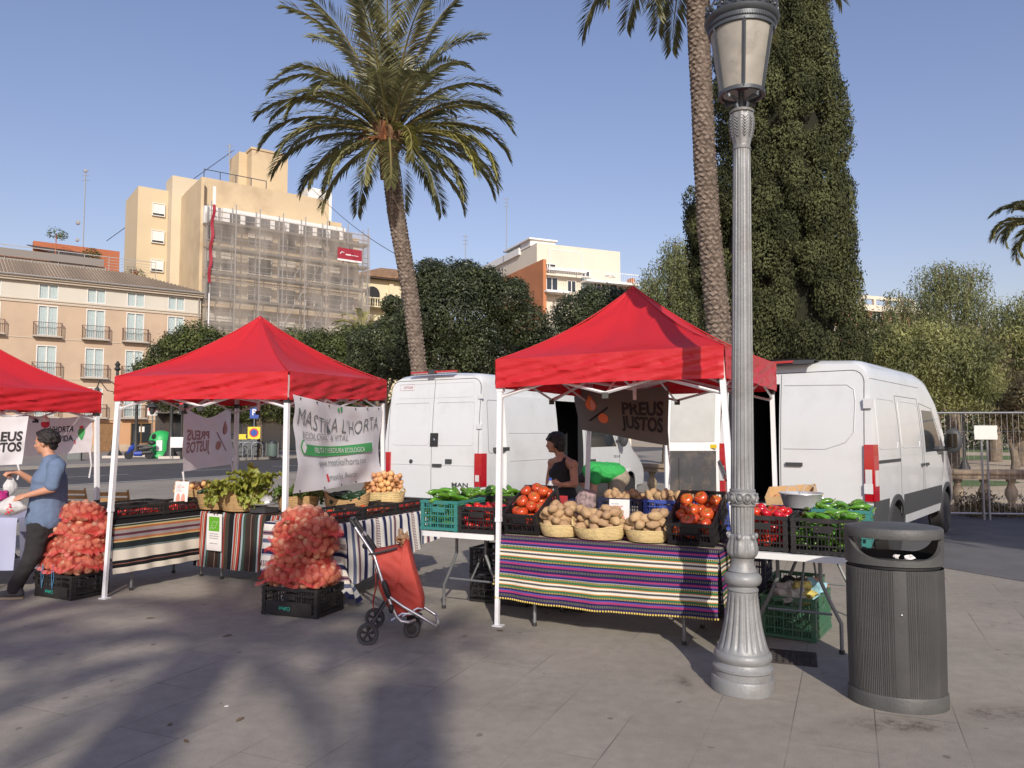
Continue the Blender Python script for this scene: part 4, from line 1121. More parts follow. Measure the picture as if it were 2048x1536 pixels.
hand = [(185, 62, 3.6, 1.9, 0), (172, 50, 3.5, 1.75, 0), (190, 38, 3.4, 1.5, 0), (165, 30, 3.2, 1.5, 0), (200, 22, 3.3, 1.5, 0), (182, 10, 3.2, 1.35, 0), (150, 15, 3.1, 1.4, 0), (215, 5, 3.1, 1.2, 0),
  (176, -8, 2.7, 1.2, 0), (225, -22, 2.3, 1.0, 0), (205, -25, 2.2, 1.0, 0), (255, -30, 2.1, 1.0, 0), (285, -32, 2.1, 1.0, 0), (320, -28, 2.4, .9, 0), (340, -18, 2.8, 1.1, 0),
  (0, 58, 3.2, 1.5, 0), (12, 46, 3.4, 1.6, 0), (350, 36, 3.4, 1.65, 0), (5, 24, 3.3, 1.55, 0), (20, 14, 3.3, 1.5, 0), (345, 8, 3.3, 1.5, 1), (0, -4, 3.1, 1.2, 0), (330, 2, 3.0, 1.4, 1), (305, 8, 2.0, 2.2, 1),
  (95, 76, 3.5, 1.0, 0), (80, 70, 3.6, 1.1, 0), (110, 66, 3.5, 1.3, 0), (60, 60, 3.4, 1.4, 0), (130, 58, 3.4, 1.5, 0), (250, 80, 3.4, .8, 0), (280, 74, 3.5, .9, 0), (230, 70, 3.4, 1.2, 0), (300, 68, 3.3, 1.3, 0), (265, 66, 3.2, 1.3, 0), (150, 74, 3.6, 1.0, 0), (30, 74, 3.6, 1.0, 0), (200, 76, 3.4, 1.2, 0), (340, 78, 3.4, .9, 0),
  (70, 35, 3.2, 1.5, 0), (125, 38, 3.3, 1.5, 0), (45, 40, 3.2, 1.5, 0), (90, 5, 3.0, 1.3, 0), (60, -5, 2.8, 1.2, 0), (120, -5, 2.8, 1.2, 0), (240, 40, 2.8, 1.7, 0), (300, 45, 2.8, 1.7, 0), (270, 50, 2.6, 1.8, 0),
  (15, -20, 2.6, 1.0, 0), (160, -22, 2.5, 1.0, 0), (195, 54, 3.0, 2.3, 1), (222, 52, 3.2, 1.7, 0), (318, 52, 3.2, 1.6, 0)]
fr = [(R(a + rr_.uniform(-4, 4)), R(e), L * (1.04 if e > 65 else .88), d, y) for a, e, L, d, y in hand]
palm('full green date palm with a slightly curved trunk behind the white van', base, [tuple(p) for p in path], rad, tuple(crown), fr, 3)
PY2 = 14.0
base2 = V_((P3(1447, 800, PY2).x, PY2, 0))
path2 = [V_((0, 0, 0))] + [P3(px, py, PY2) - base2 for px, py in ((1437, 650), (1428, 560), (1418, 460), (1410, 330), (1404, 200), (1398, 80), (1396, 0), (1396, -120))]
crown2 = P3(1398, -170, PY2) - base2
hand2 = [(186, -5, 3.2, 1.15, 0), (205, -28, 3.0, .95, 0), (225, -42, 2.9, .9, 0), (10, 0, 3.3, 1.2, 1), (330, -30, 2.6, .9, 0), (350, -20, 2.9, 1.0, 0), (300, -30, 2.4, .9, 0), (150, -10, 3.0, 1.2, 0), (40, -10, 3.0, 1.2, 0), (90, 0, 3.0, 1.3, 0)]
hand2 += [(k * 47 % 360, 15 + (k * 13) % 65, 3.1, 1.4, 0) for k in range(26)]
palm('taller palm with a scarred trunk standing between the lamp post and the right canopy peak', base2, [tuple(p) for p in path2], [.22, .21, .20, .195, .19, .185, .19, .20, .20], tuple(crown2), [(R(a), R(e), L, d, y) for a, e, L, d, y in hand2], 5)
PY3 = 27.
base3 = V_((P3(2112, 700, PY3).x, PY3, 0)); c3 = P3(2108, 462, PY3) - base3
hand3 = [(170, 40, 2.6, 1.6, 1), (185, 25, 2.6, 1.6, 0), (195, 10, 2.5, 1.6, 1), (175, -5, 2.2, 1.4, 1), (200, 55, 2.8, 1.5, 0), (215, -10, 2.0, 1.2, 1), (240, 10, 2.2, 1.4, 0)] + [(k * 53 % 360, 10 + (k * 17) % 60, 2.6, 1.4, 0) for k in range(18)]
palm('palm whose grey green fronds reach in from the right edge above the park', base3, [(0, 0, 0), (0, 0, c3.z * .5), (c3.x, 0, c3.z - .2)], [.24, .2, .2], tuple(c3), [(R(a), R(e), L * .86, d + .5, y) for a, e, L, d, y in hand3], 7, spathes=False)
p4 = P3(725, 660, 60); hand4 = [(a, e, 2.6, 1.3, 1) for a, e in ((170, 40), (190, 20), (10, 40), (350, 15), (90, 70), (270, 60), (150, 60), (30, 60), (200, 5), (60, 30), (120, 35), (230, 30), (310, 30))]
palm('small yellowish palm sticking up in front of the villa balcony', (p4.x, 60, 0), [(0, 0, 0), (0, 0, p4.z - .3)], [.2, .18], (0, 0, p4.z), [(R(a), R(e), L, d, y) for a, e, L, d, y in hand4], 8, nl=34, ll=.6, spathes=False)
SH = V_((-sin(SUN_AZ), -cos(SUN_AZ), 0)) / math.tan(SUN_EL)     # ground shadow offset per metre height
def shade_palm(gx, gy, h, label, seed, sc=1., nf=26):
 b = V_((gx, gy, 0)) - SH * h
 fr_ = [(R(k * 137.5), R(75 - k * 3.4), 3.3 * sc, 1.4, 0) for k in range(nf)]
 palm(label, (b.x, b.y, 0), [(0, 0, 0), (.1, 0, h * .5), (0, 0, h - .2)], [.26, .22, .22], (0, 0, h), fr_, seed, nl=46, ll=.6, spathes=False, group='palms behind the viewer whose shadows fall on the paving')
g1 = G(250, 1420); g2 = G(520, 1285)
shade_palm(-2.25, 5.9, 10.0, 'date palm behind the viewer casting the soft shadow on the near paving at lower left', 21, .56)
shade_palm(-4.5, 5.7, 11.0, 'date palm behind the viewer casting the soft shadow before the left sacks', 22, .42)
shade_palm(-.75, 5.3, 12.0, 'date palm behind the viewer casting a faint shadow before the shopping trolley', 23, .30, 12)
bt = V_((10.2, 12.6, 0)) - SH * 9.0
Ls = lumps(7.5, 7.5, 7.4, 11.5, 16, 77)
Ls += [(q[0] + 5.5, q[1] + 1.5, q[2], q[3], q[4], q[5]) for q in Ls]
tree('broad tree behind the viewer on the right that shades the ground beside the van', (bt.x, bt.y, 0), Ls, 15000, .42, lm_mid, 78, 6.5, .3, shell=.2)
# ================================================================== LAMP POST (near)
LX, LY = 1.465, 4.93
lp = thing('lamp_post', 'tall grey cast iron lamp post with a glass lantern standing in front of the stalls', 'lamp post', (LX, LY, 0)); lp.rotation_euler = (0, R(.95), 0)
m_iron = M('painted_cast_iron', (.245, .25, .25), .48, metal=.15, var=.12, vs=7, bump=.12, bs=45, dirt=((.15, .13, .11), .85), ds=4.2, spec=.5)
m_iron_d = M('lantern_dark_iron', (.085, .095, .105), .45, metal=.3, var=.15, vs=7, bump=.1, bs=40)
s_ = FPX / LY
zL = lambda py: ZZ(py, LY)
mb = MB()
mb.lathe([(.195, 0), (.195, .075), (.19, .085), (.178, .09), (.178, .125), (.186, .135), (.186, .15), (.17, .165), (.165, .18), (.176, .195), (.18, .215), (.174, .235), (.163, .245)], 48)
mb.build('base_plinth', m_iron, lp)
def flute(n, d, i0, i1): return lambda th, i: 1 - (d * (max(0, cos(th * n)) ** .6) if i0 <= i <= i1 else 0)
mb = MB()
bell = [(.160, .245), (.157, .262), (.150, .275), (.140, .31), (.128, .36), (.116, .42), (.107, .48), (.100, .54), (.096, .58), (.094, .60), (.094, .615)]
mb.lathe(bell, 144, mod=flute(18, .065, 2, 8))
mb.build('fluted_bell', m_iron, lp, ang=60)
mb = MB()
mb.lathe([(.09, .615), (.098, .62), (.098, .63), (.088, .638), (.088, .65), (.104, .658), (.115, .675), (.118, .695), (.113, .715), (.1, .728), (.088, .735), (.092, .742), (.088, .75), (.079, .77), (.072, .79), (.07, .81), (.073, .825)], 40)
mb.build('base_ring', m_iron, lp)
mb = MB()
def leafmod(th, i): return 1 + [0, .04, .07, .08, .06, .03, 0.08, .0][min(i, 7)] * cos(th * 6) + [0, .0, .02, .03, .03, .02, 0, 0][min(i, 7)] * cos(th * 18)
mb.lathe([(.074, .825), (.088, .84), (.093, .86), (.092, .89), (.087, .92), (.082, .945), (.086, .965), (.074, .975)], 108, mod=leafmod)
for k in range(6):
 th = 2 * PI * k / 6; mb.ell((.086 * cos(th), .086 * sin(th), .962), (.016, .016, .02), 8, 6)
mb.build('acanthus_collar', m_iron, lp, ang=60)
mb = MB()
mb.lathe([(.070, .972), (.0735, .985), (.0735, 1.14), (.071, 1.155)], 144, mod=flute(18, .09, 1, 2))
zt = zL(300)
prof = [(.0735, 1.262), (.0735, 1.275)] + [(.0735 + (.056 - .0735) * k / 12, 1.275 + (zt - 1.29) * k / 12) for k in range(1, 13)] + [(.054, zt)]
mb.lathe(prof, 144, mod=flute(18, .09, 1, len(prof) - 2))
mb.build('fluted_shaft', m_iron, lp, ang=60)
mb = MB()
mb.lathe([(.071, 1.15), (.083, 1.155), (.083, 1.165), (.078, 1.17), (.086, 1.18), (.092, 1.205), (.086, 1.235), (.08, 1.243), (.082, 1.255), (.072, 1.264)], 40)
for k in range(11):
 th = 2 * PI * k / 11 + .2; mb.ell((.082 * cos(th), .082 * sin(th), 1.205), (.02, .02, .024), 10, 8)
 mb.tube([(.094 * cos(th + a * .27) , .094 * sin(th + a * .27), 1.205 + .028 * sin(a * PI + PI / 2) * 0 + .03 * cos(q)) for a, q in ((sin(t) , t) for t in [2 * PI * j / 12 for j in range(13)])], .0035, 4)
mb.build('beaded_collar', m_iron, lp)
mb = MB()
zc0, zc1 = zt, zL(229)
H_ = zc1 - zc0
mb.lathe([(.054, zc0 - .005), (.059, zc0), (.059, zc0 + .01), (.053, zc0 + .015)] + [(.053 + .024 * sin(u * PI * .62) ** 1.3 * 1.05, zc0 + .015 + (H_ - .02) * u) for u in [k / 14 for k in range(1, 15)]] + [(.064, zc1), (.078, zc1 + .005), (.08, zc1 + .018), (.07, zc1 + .026), (.03, zc1 + .03)], 120, mod=lambda th, i: 1 + (.035 * cos(th * 10) * (1 if i % 2 else .45) if 3 < i < 18 else 0))
for k in range(10):
 th = 2 * PI * (k + .5) / 10
 for j in range(7):
  u = .35 + .6 * j / 7; rr = .053 + .024 * sin(u * PI * .62) ** 1.3 * 1.05 + .003; z = zc0 + .015 + (H_ - .02) * u
  for s in (-1, 1): mb.tube([(rr * cos(th), rr * sin(th), z - .016), (rr * cos(th + s * .25), rr * sin(th + s * .25), z + .004)], .003, 4)
mb.build('leafy_capital', m_iron, lp, ang=60)
lan = thing('lantern_tmp', 'x', 'x'); del lan['label']; del lan['category']
lan.name = 'lantern'; lan.parent = lp
zr0, zr1 = zL(190), zL(66)
r0, r1 = .143, .208
mb = MB()
mb.lathe([(r0 - .014, zr0 - .012), (r0 + .006, zr0 - .012), (r0 + .008, zr0 + .012), (r0 - .012, zr0 + .014)], 48, cap=False)
mb.lathe([(r0 - .014, zr0 - .012), (r0 - .012, zr0 + .014)], 48, cap=False)
for k in range(6):
 th = 2 * PI * k / 6 + .32
 a = V_((r0 * cos(th), r0 * sin(th), zr0)); b_ = V_((r1 * cos(th), r1 * sin(th), zr1))
 mb.tube([a, b_], .012, 4)
 for j in range(26):
  p = a.lerp(b_, (j + .5) / 26) + V_((cos(th), sin(th), 0)) * .011; mb.ell(p, (.004, .004, .004), 5, 4)
mb.build('glazing_bars', m_iron_d, lan)
m_lg = M('lantern_glass', (.50, .47, .40), .35, var=.15, vs=6, dirt=((.22, .20, .16), .8), ds=5, trans=.35)
mb = MB(); mb.lathe([(r0 - .003, zr0 + .006), (r1 - .006, zr1)], 48, cap=False); mb.build('glass_panes', m_lg, lan)
mb = MB()
mb.lathe([(r1 - .01, zr1 - .014), (r1 + .006, zr1 - .01), (r1 + .008, zr1 + .01), (r1 + .002, zr1 + .014), (r1 + .01, zr1 + .02), (r1 + .012, zr1 + .048), (r1 + .018, zr1 + .052), (r1 + .032, zr1 + .066), (r1 + .036, zr1 + .082), (r1 + .03, zr1 + .09), (r1 + .01, zr1 + .096), (.17, zr1 + .11)], 60, cap=False)
for k in range(90):
 th = 2 * PI * k / 90; mb.box(((r1 + .013) * cos(th), (r1 + .013) * sin(th), zr1 + .034), (.004, .006, .024), rz=th)
mb.build('cornice_ring', m_iron_d, lan)
mb = MB()
mb.lathe([(.18 * cos(a), zr1 + .10 + .15 * sin(a)) for a in [PI / 2 * k / 8 for k in range(9)]] + [(.03, zr1 + .27), (.04, zr1 + .29), (.012, zr1 + .34), (.0, zr1 + .40)], 32)
mb.build('dome', m_iron_d, lan)
mb = MB(); r = random.Random(5)
for k in range(26):
 th = 2 * PI * k / 26; c = V_((cos(th), sin(th), 0)); tg_ = V_((-sin(th), cos(th), 0)); big = k % 3 == 0
 h = .10 if big else .06; p = c * (r1 + .012) + V_((0, 0, zr1 + .095))
 for s in (-1, 1):
  mb.tube([p + tg_ * (s * (.004 + .024 * sin(u * PI * 1.4))) + V_((0, 0, h * u)) + c * (.012 * sin(u * 3)) for u in [j / 7 for j in range(8)]], .006, 4)
 mb.ell(p + V_((0, 0, h)) + c * .005, (.012, .012, .018 if big else .011), 6, 5); mb.ell(p + V_((0, 0, h * .45)) + c * .008, (.014, .012, .012), 6, 5)
mb.build('crest_ornament', m_iron_d, lan)
mb = MB()
for k in range(4):
 th = 2 * PI * k / 4 + .6; c = V_((cos(th), sin(th), 0))
 mb.tube([c * .035 + V_((0, 0, zc1 + .02)), c * .05 + V_((0, 0, zc1 + .055)), c * .045 + V_((0, 0, zc1 + .085)), c * .09 + V_((0, 0, zc1 + .10)), c * .128 + V_((0, 0, zr0 - .04)), c * (r0 - .008) + V_((0, 0, zr0))], [.013, .011, .014, .01, .013, .008], 6)
mb.tube([(0, 0, zc1 + .02), (0, 0, zr0 + .02)], .02, 8)
mb.lathe([(.05, zr0 + .05), (.06, zr0 + .14), (.03, zr0 + .2), (.0, zr0 + .21)], 12)
mb.build('scroll_brackets', m_iron_d, lan)
# ================================================================== LITTER BIN
bn = thing('litter_bin', 'big oval dark grey litter bin with ribbed body on the right', 'litter bin', (2.335, 4.70, 0), R(-16))
m_bin = M('bin_metal', (.066, .066, .064), .5, metal=.2, var=.12, vs=5, bump=.08, bs=50, dirt=((.10, .095, .09), .5), ds=4)
m_bin2 = M('bin_cast', (.078, .078, .075), .55, metal=.1, var=.15, vs=8, bump=.15, bs=60, dirt=((.115, .11, .10), .5), ds=5)
A_, B_ = .278, .225
mb = MB(); mb.lathe([(1.0, 0), (1.0, .075), (.98, .085)], 64, sx=A_, sy=B_); mb.build('base_ring', m_bin2, bn)
def ribs(th, i):
 d = math.degrees(th) % 360
 inr = (188 < d < 262) or (276 < d < 318)
 return 1 - (.016 if (inr and int(d / 1.2) % 2 == 0) else 0)
mb = MB(); mb.lathe([(.965, .085), (.97, .1), (.985, .45), (.98, .80), (.975, .812)], 600, sx=A_, sy=B_, mod=lambda th, i: ribs(th, i) if 0 < i < 4 else 1, cap=False); mb.build('ribbed_body', m_bin, bn, ang=25)
for th_ in (R(263), R(275)): pass
mb = MB(); mb.lathe([(.93, .815), (.93, .835)], 64, sx=A_, sy=B_, cap=False); mb.build('shadow_gap', m_dark, bn)
mb = MB()
n = 96; vs = []; fs = []
def ztop(th):
 f = abs(sin(th)); g_ = max(0, min(1, (f - .28) / .72)); return 1.0 - .128 * sin(g_ * PI / 2) ** .8
for j, (rr, zf_) in enumerate(((.985, 0), (.99, 1), (.90, 1), (.89, 0))):
 for k in range(n):
  th = 2 * PI * k / n; z = .835 if zf_ == 0 else ztop(th)
  q = rr * (1 - .03 * zf_ * (z - .88)); vs.append((q * A_ * cos(th), q * B_ * sin(th), z))
for j in range(3):
 for k in range(n): fs.append((j * n + k, j * n + (k + 1) % n, (j + 1) * n + (k + 1) % n, (j + 1) * n + k))
mb.add(vs, fs); mb.build('upper_shell', m_bin2, bn)
mb = MB(); mb.lathe([(0, .80), (.88, .80)], 48, sx=A_, sy=B_, cap=False); mb.lathe([(.885, .80), (.885, .88)], 48, sx=A_, sy=B_, cap=False)
mb.build('inner_bucket', m_dark, bn)
mb = MB(); mb.lathe([(.90, .992), (.99, .992), (1.0, 1.0), (.995, 1.04), (.96, 1.052), (.7, 1.062), (.3, 1.068), (.0, 1.07)], 72, sx=A_, sy=B_); mb.lathe([(.0, .993), (.9, .992)], 72, sx=A_, sy=B_, cap=False)
mb.build('lid', m_bin2, bn)
mb = MB(); mb.b2(-.006, .006, -.003, 0.003, -.003, .003)
mb = MB()
mb.ell((-.005, -B_ * .985, .56), (.008, .006, .008), 8, 6); mb.build('lock', M('steel', (.5, .5, .5), .3, metal=1), bn)
pp = thing('crumpled_paper', 'scrap of crumpled white paper lying in the litter bin mouth', 'paper', (2.345, 4.535, .885))
mb = MB(); mb.ell((0, 0, 0), (.028, .02, .016), 9, 6, nz=.9, seed=3); mb.ell((-.06, .03, .004), (.018, .015, .012), 8, 6, nz=.9, seed=4); mb.build('paper_ball', m_whit, pp, smooth=0)
# ================================================================== FAR STREET FURNITURE
def far_lamp(px, py_top, Y, label, arms=True, grp='ornate lamp posts along the far pavement'):
 t = thing('street_lamp', label, 'street lamp', (XX(px, Y), Y, .136), R(20), grp)
 H = ZZ(py_top, Y) - .136; m_ = M('street_lamp_iron', (.045, .045, .045), .6, metal=.3)
 mb = MB(); mb.b2(-.6, .6, -.6, .6, 0, .14); mb.build('stone_plinth', M('plinth_white', (.55, .5, .44), .8), t, smooth=0)
 mb = MB(); mb.lathe([(.42, .14), (.34, .3), (.22, .5), (.2, 1.0), (.16, 1.15), (.12, 1.6), (.1, 1.7), (.08, H - 1.6), (.14, H - 1.5), (.08, H - 1.3), (.08, H - .6), (.2, H - .5), (.1, H - .35), (.16, H - .2), (.02, H)], 14)
 mb.build('column', m_, t)
 if arms:
  for s in (-1, 1):
   mb = MB(); mb.tube([(0, 0, H - 1.5), (s * .5, 0, H - 1.15), (s * .95, 0, H - 1.2), (s * 1.05, 0, H - 1.6)], .04, 6); mb.tube([(0, 0, H - 1.9), (s * .5, 0, H - 1.8), (s * .9, 0, H - 1.25)], .03, 6)
   a = mb.build('arm', m_, t)
   mb = MB(); mb.lathe([(.02, -.95), (.1, -.9), (.17, -.55), (.34, -.5), (.3, -.42), (.14, -.3), (.1, -.1), (.02, 0)], 12, X=MT((s * 1.05, 0, H - 1.55)))
   mb.build('lantern', m_, a)
 return t
far_lamp(231, 722, 46.5, 'ornate black lamp post with hanging lanterns seen between the two left canopies')
far_lamp(272, 724, 49, 'ornate black lamp post behind the left corner of the middle canopy, beside the scooter')
far_lamp(342, 745, 45.5, 'ornate black lamp post with white plinth right of the green glass bank')
far_lamp(722, 690, 41, 'dark lamp post rising behind the right corner of the middle canopy, left of the pair')
far_lamp(750, 640, 44, 'dark taller lamp post just left of the palm trunk', arms=False)
sc_ = thing('motor_scooter', 'blue and black motor scooter parked on the far pavement by the green container', 'scooter', (XX(279, 44.5), 44.5, .136), R(12)); sc_.scale = (.86, .86, .86)
mt = M('tyre_rubber', (.02, .02, .021), .85, bump=.2, bs=30); mbl_ = M('scooter_blue', (.02, .05, .30), .3, coat=.5); mbk = M('plastic_black', (.025, .025, .027), .5)
for x in (-.62, .66):
 mb = MB(); mb.lathe([(.15, -.06), (.25, -.07), (.28, -.04), (.28, .04), (.25, .07), (.15, .06)], 18, X=MT((x, 0, .28)) @ Matrix.Rotation(R(90), 4, 'X')); mb.build('wheel', mt, sc_)
mb = MB(); mb.tube([(-.55, 0, .62), (-.42, 0, .75), (-.38, 0, 1.0)], [.16, .17, .09], 8); mb.tube([(-.7, 0, .42), (-.55, 0, .58)], [.1, .14], 8); mb.tube([(-.3, 0, .34), (.2, 0, .36)], [.13, .15], 8, flat=1.2); mb.build('front_shield', mbl_, sc_)
mb = MB(); mb.tube([(.1, 0, .62), (.4, 0, .7), (.85, 0, .78)], [.16, .2, .1], 8); mb.tube([(.1, 0, .38), (.8, 0, .45)], [.14, .14], 8); mb.tube([(-.1, 0, .85), (.55, 0, .86)], [.1, .13], 8, flat=.5 * 2); mb.build('rear_body', mbk, sc_)
mb = MB(); mb.ell((.78, 0, 1.08), (.26, .22, .17), 12, 8); mb.build('top_box', mbk, sc_)
mb = MB(); mb.tube([(-.42, -.3, 1.02), (-.38, 0, 1.04), (-.42, .3, 1.02)], .025, 6); mb.ell((-.46, 0, .98), (.1, .12, .09), 10, 8); mb.tube([(-.38, .25, 1.04), (-.4, .3, 1.22)], .012, 4); mb.ell((-.4, .32, 1.24), (.03, .08, .05), 8, 6); mb.build('handlebar', mbk, sc_)
ig = thing('bottle_bank', 'bright green domed glass recycling container on the far pavement', 'recycling bin', (XX(323, 46), 46, .136), R(-25))
mb = MB(); mb.lathe([(.68, 0), (.72, .05), (.70, .25), (.66, .3), (.68, 1.0), (.62, 1.3), (.45, 1.52), (.2, 1.62), (0, 1.64)], 24); mb.build('domed_body', M('bottle_bank_green', (.03, .38, .10), .45, var=.1), ig)
mb = MB(); mb.lathe([(.14, 0), (.17, .02), (.14, .06), (.0, .06)], 14, X=MT((.1, -.60, 1.28)) @ Matrix.Rotation(R(75), 4, 'X')); o = mb.build('bottle_hole', m_dark, ig)
mb = MB(); mb.box((.45, -.52, .75), (.32, .03, .6), rz=.7); mb.build('notice', m_whit, ig)
mb = MB(); mb.tube([(-.1, 0, 1.6), (-.1, 0, 1.78), (.1, 0, 1.78), (.1, 0, 1.6)], .02, 5); mb.build('lifting_eye', mbk, ig)
sf = thing('shopfront', 'dark shaded shopfront with roller shutters under the street trees', 'shop', (XX(312, 60), 60, .136), R(30))
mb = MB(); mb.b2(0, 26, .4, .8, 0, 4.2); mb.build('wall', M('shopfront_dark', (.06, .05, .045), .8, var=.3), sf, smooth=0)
mb = MB()
for k in range(8): mb.b2(.6 + k * 3.2, 3.2 + k * 3.2, .3, .4, .1, 2.9)
mb.build('window', m_glassd, sf, smooth=0)
mb = MB(); mb.b2(0, 26, -.9, .4, 3.0, 3.2); mb.build('canopy_slab', M('shop_canopy', (.12, .1, .09), .8), sf, smooth=0)
mb = MB(); mb.b2(1.4, 5.2, -.92, -.905, 3.05, 3.13); mb.build('light_strip', m_whit, sf, smooth=0)
def pt(px, Y): return (XX(px, Y), Y, .136)
wb = thing('street_bin', 'small silver litter bin standing beside the bicycles on the far pavement', 'litter bin', pt(545, 47))
mb = MB(); mb.lathe([(.3, .1), (.32, .2), (.33, .85)], 16, cap=True); mb.build('drum', M('bin_green_grey', (.12, .17, .15), .5, metal=.3), wb)
mb = MB(); mb.lathe([(.35, .85), (.36, .92), (.3, .98), (.0, 1.0)], 16); mb.tube([(-.36, 0, 0), (-.36, 0, .9)], .03, 5); mb.tube([(.36, 0, 0), (.36, 0, .9)], .03, 5); mb.build('rim', M('steel', (.5, .5, .5)), wb)
m_stl = M('rack_steel', (.45, .46, .48), .35, metal=.8)
for i, px in enumerate((486, 497, 515)):
 t = thing('bicycle_stand', ['steel hoop bicycle stand at the left end of the row on the far pavement', 'steel hoop bicycle stand in the middle of the row on the far pavement', 'tall steel hoop bicycle stand nearest the silver bin'][i], 'bicycle stand', pt(px, 45.5), R(20), 'bicycle stands on the far pavement')
 mb = MB(); h = .95; wv_ = .3
 mb.tube([(-wv_, 0, 0), (-wv_, 0, h - .2), (-wv_ * .7, 0, h - .05), (0, 0, h), (wv_ * .7, 0, h - .05), (wv_, 0, h - .2), (wv_, 0, 0)], .03, 6); mb.build('hoop', m_stl, t)
for i, (px, cl) in enumerate(((470, (.03, .03, .03)), (530, (.05, .04, .04)))):
 t = thing('bicycle', ['dark bicycle locked at the hoop stands behind the banner pole', 'dark bicycle leaning beside the silver street bin'][i], 'bicycle', pt(px, 47.5), R(25), 'bicycles on the far pavement')
 m_ = M('bike_paint_%d' % i, cl, .4, metal=.3)
 for x in (-.5, .5):
  mb = MB(); mb.tube([(x + .34 * cos(a), 0, .34 + .34 * sin(a)) for a in [2 * PI * k / 20 for k in range(21)]], .025, 5)
  for k in range(8): mb.tube([(x, 0, .34), (x + .33 * cos(k * PI / 4), 0, .34 + .33 * sin(k * PI / 4))], .004, 3)
  mb.build('wheel', mt, t)
 mb = MB(); F = [(-.5, .34), (-.15, .85), (.0, .3), (.38, .85), (.5, .34)]
 for a, b_ in ((0, 1), (0, 2), (1, 2), (1, 3), (2, 3), (3, 4)): mb.tube([(F[a][0], 0, F[a][1]), (F[b_][0], 0, F[b_][1])], .022, 5)
 mb.tube([(.38, 0, .85), (.36, 0, 1.02)], .02, 5); mb.build('frame', m_, t)
 mb = MB(); mb.tube([(.36, -.25, 1.03), (.36, .25, 1.03)], .018, 5); mb.build('handlebar', m_, t)
 mb = MB(); mb.ell((-.2, 0, .93), (.13, .07, .035), 8, 6); mb.build('saddle', mbk, t)
def signpost(px, Y, label, h, plates, mats_):
 t = thing('road_sign', label, 'road sign', pt(px, Y), R(15)); mb = MB(); mb.tube([(0, 0, 0), (0, 0, h)], .035, 6); mb.build('post', m_stl, t)
 for k, (w_, hh, z, mt_) in enumerate(plates):
  mb = MB(); mb.box((0, -.05, z), (w_, .03, hh)); o = mb.build('plate', mt_, t, smooth=0)
  for (mm, f) in mats_[k]: q = MB(); f(q, z); q.build('symbol', mm, o, smooth=0)
 return t
m_sblue = M('sign_blue', (.02, .07, .32), .4); m_syel = M('sign_yellow', (.75, .55, .03), .5); m_sred = M('sign_red', (.55, .02, .03), .4)
def disc(q, z, r, x=0., y=-.07): q.lathe([(r, 0), (r, .008), (0, .008)], 20, X=MT((x, y, z)) @ Matrix.Rotation(R(90), 4, 'X'))
signpost(508, 46, 'blue P parking sign on a post above the yellow board', 3.0, [(.5, .7, 2.7, m_sblue), (.7, .7, 1.5, m_syel)],
  [[(m_whit, lambda q, z: put_text(q, 'P', .36, flat_fn((0, -.067, z - .15), (1, 0, 0), (0, 0, 1), .002), 0, 0, align='c', bold=.02))], [(m_sred, lambda q, z: disc(q, z, .26, 0, -.066)), (m_sblue, lambda q, z: disc(q, z, .19, 0, -.076))]])
signpost(304, 47, 'round red and blue no parking sign fixed beside the corner of the hotel', 3.3, [(.55, .7, 2.9, m_whit)], [[(m_sred, lambda q, z: disc(q, z + .05, .24, 0, -.066)), (m_sblue, lambda q, z: disc(q, z + .05, .17, 0, -.076))]])
t = thing('barrier_board', 'long yellow board with two round openings standing behind the bicycle stands', 'board', pt(482, 49), R(15))
mb = MB(); mb.box((0, 0, 1.25), (2.1, .5, .32)); mb.build('board', m_syel, t, smooth=0)
for x in (-.5, .5):
 mb = MB(); mb.lathe([(.2, 0), (.2, .02), (0, .02)], 16, X=MT((x, -.25, 1.27)) @ Matrix.Rotation(R(90), 4, 'X')); mb.build('opening', m_dark, t)
mb = MB(); mb.box((0, .05, .58), (2.0, .9, 1.0)); mb.build('container_body', M('container_grey', (.09, .1, .1), .6), t, smooth=0)
t = thing('traffic_light', 'traffic light showing red to the left of the hanging banner', 'traffic light', pt(363, 45), 0)
mb = MB(); mb.tube([(0, 0, 0), (0, 0, 3.4)], .06, 8); mb.build('post', mbk, t)
mb = MB(); mb.box((0, 0, 3.0), (.3, .25, .9)); hd_ = mb.build('signal_head', mbk, t)
mb = MB(); disc(mb, 3.25, .11, 0, -.13); mb.build('red_lamp', M('lamp_red_lit', (.6, .02, .02), .4, emis=(.9, .03, .05)), hd_)
t = thing('notice_board', 'white notice board on legs standing between the black lamp post and the hanging banner', 'notice board', pt(360, 44.6), R(10))
mb = MB(); mb.box((0, 0, .95), (1.0, .05, .6)); mb.build('board', m_whit, t)
mb = MB();
for x in (-.5, .5): mb.tube([(x, .03, 0), (x, .03, 1.25)], .03, 5)
mb.build('legs_frame', m_stl, t)
t = thing('utility_cabinet', 'dark grey street cabinet on the far pavement below the shaded banner corner', 'cabinet', pt(150, 41.5), R(20))
mb = MB(); mb.b2(-.35, .35, -.2, .2, 0, .9); mb.b2(-.38, .38, -.23, .23, .9, .95); mb.build('cabinet_body', M('container_grey', (.09, .1, .1)), t, smooth=0)
mb = MB(); mb.b2(-.3, .3, -.215, -.2, .08, .82); mb.build('door', M('cabinet_door', (.14, .15, .15), .6), t, smooth=0)
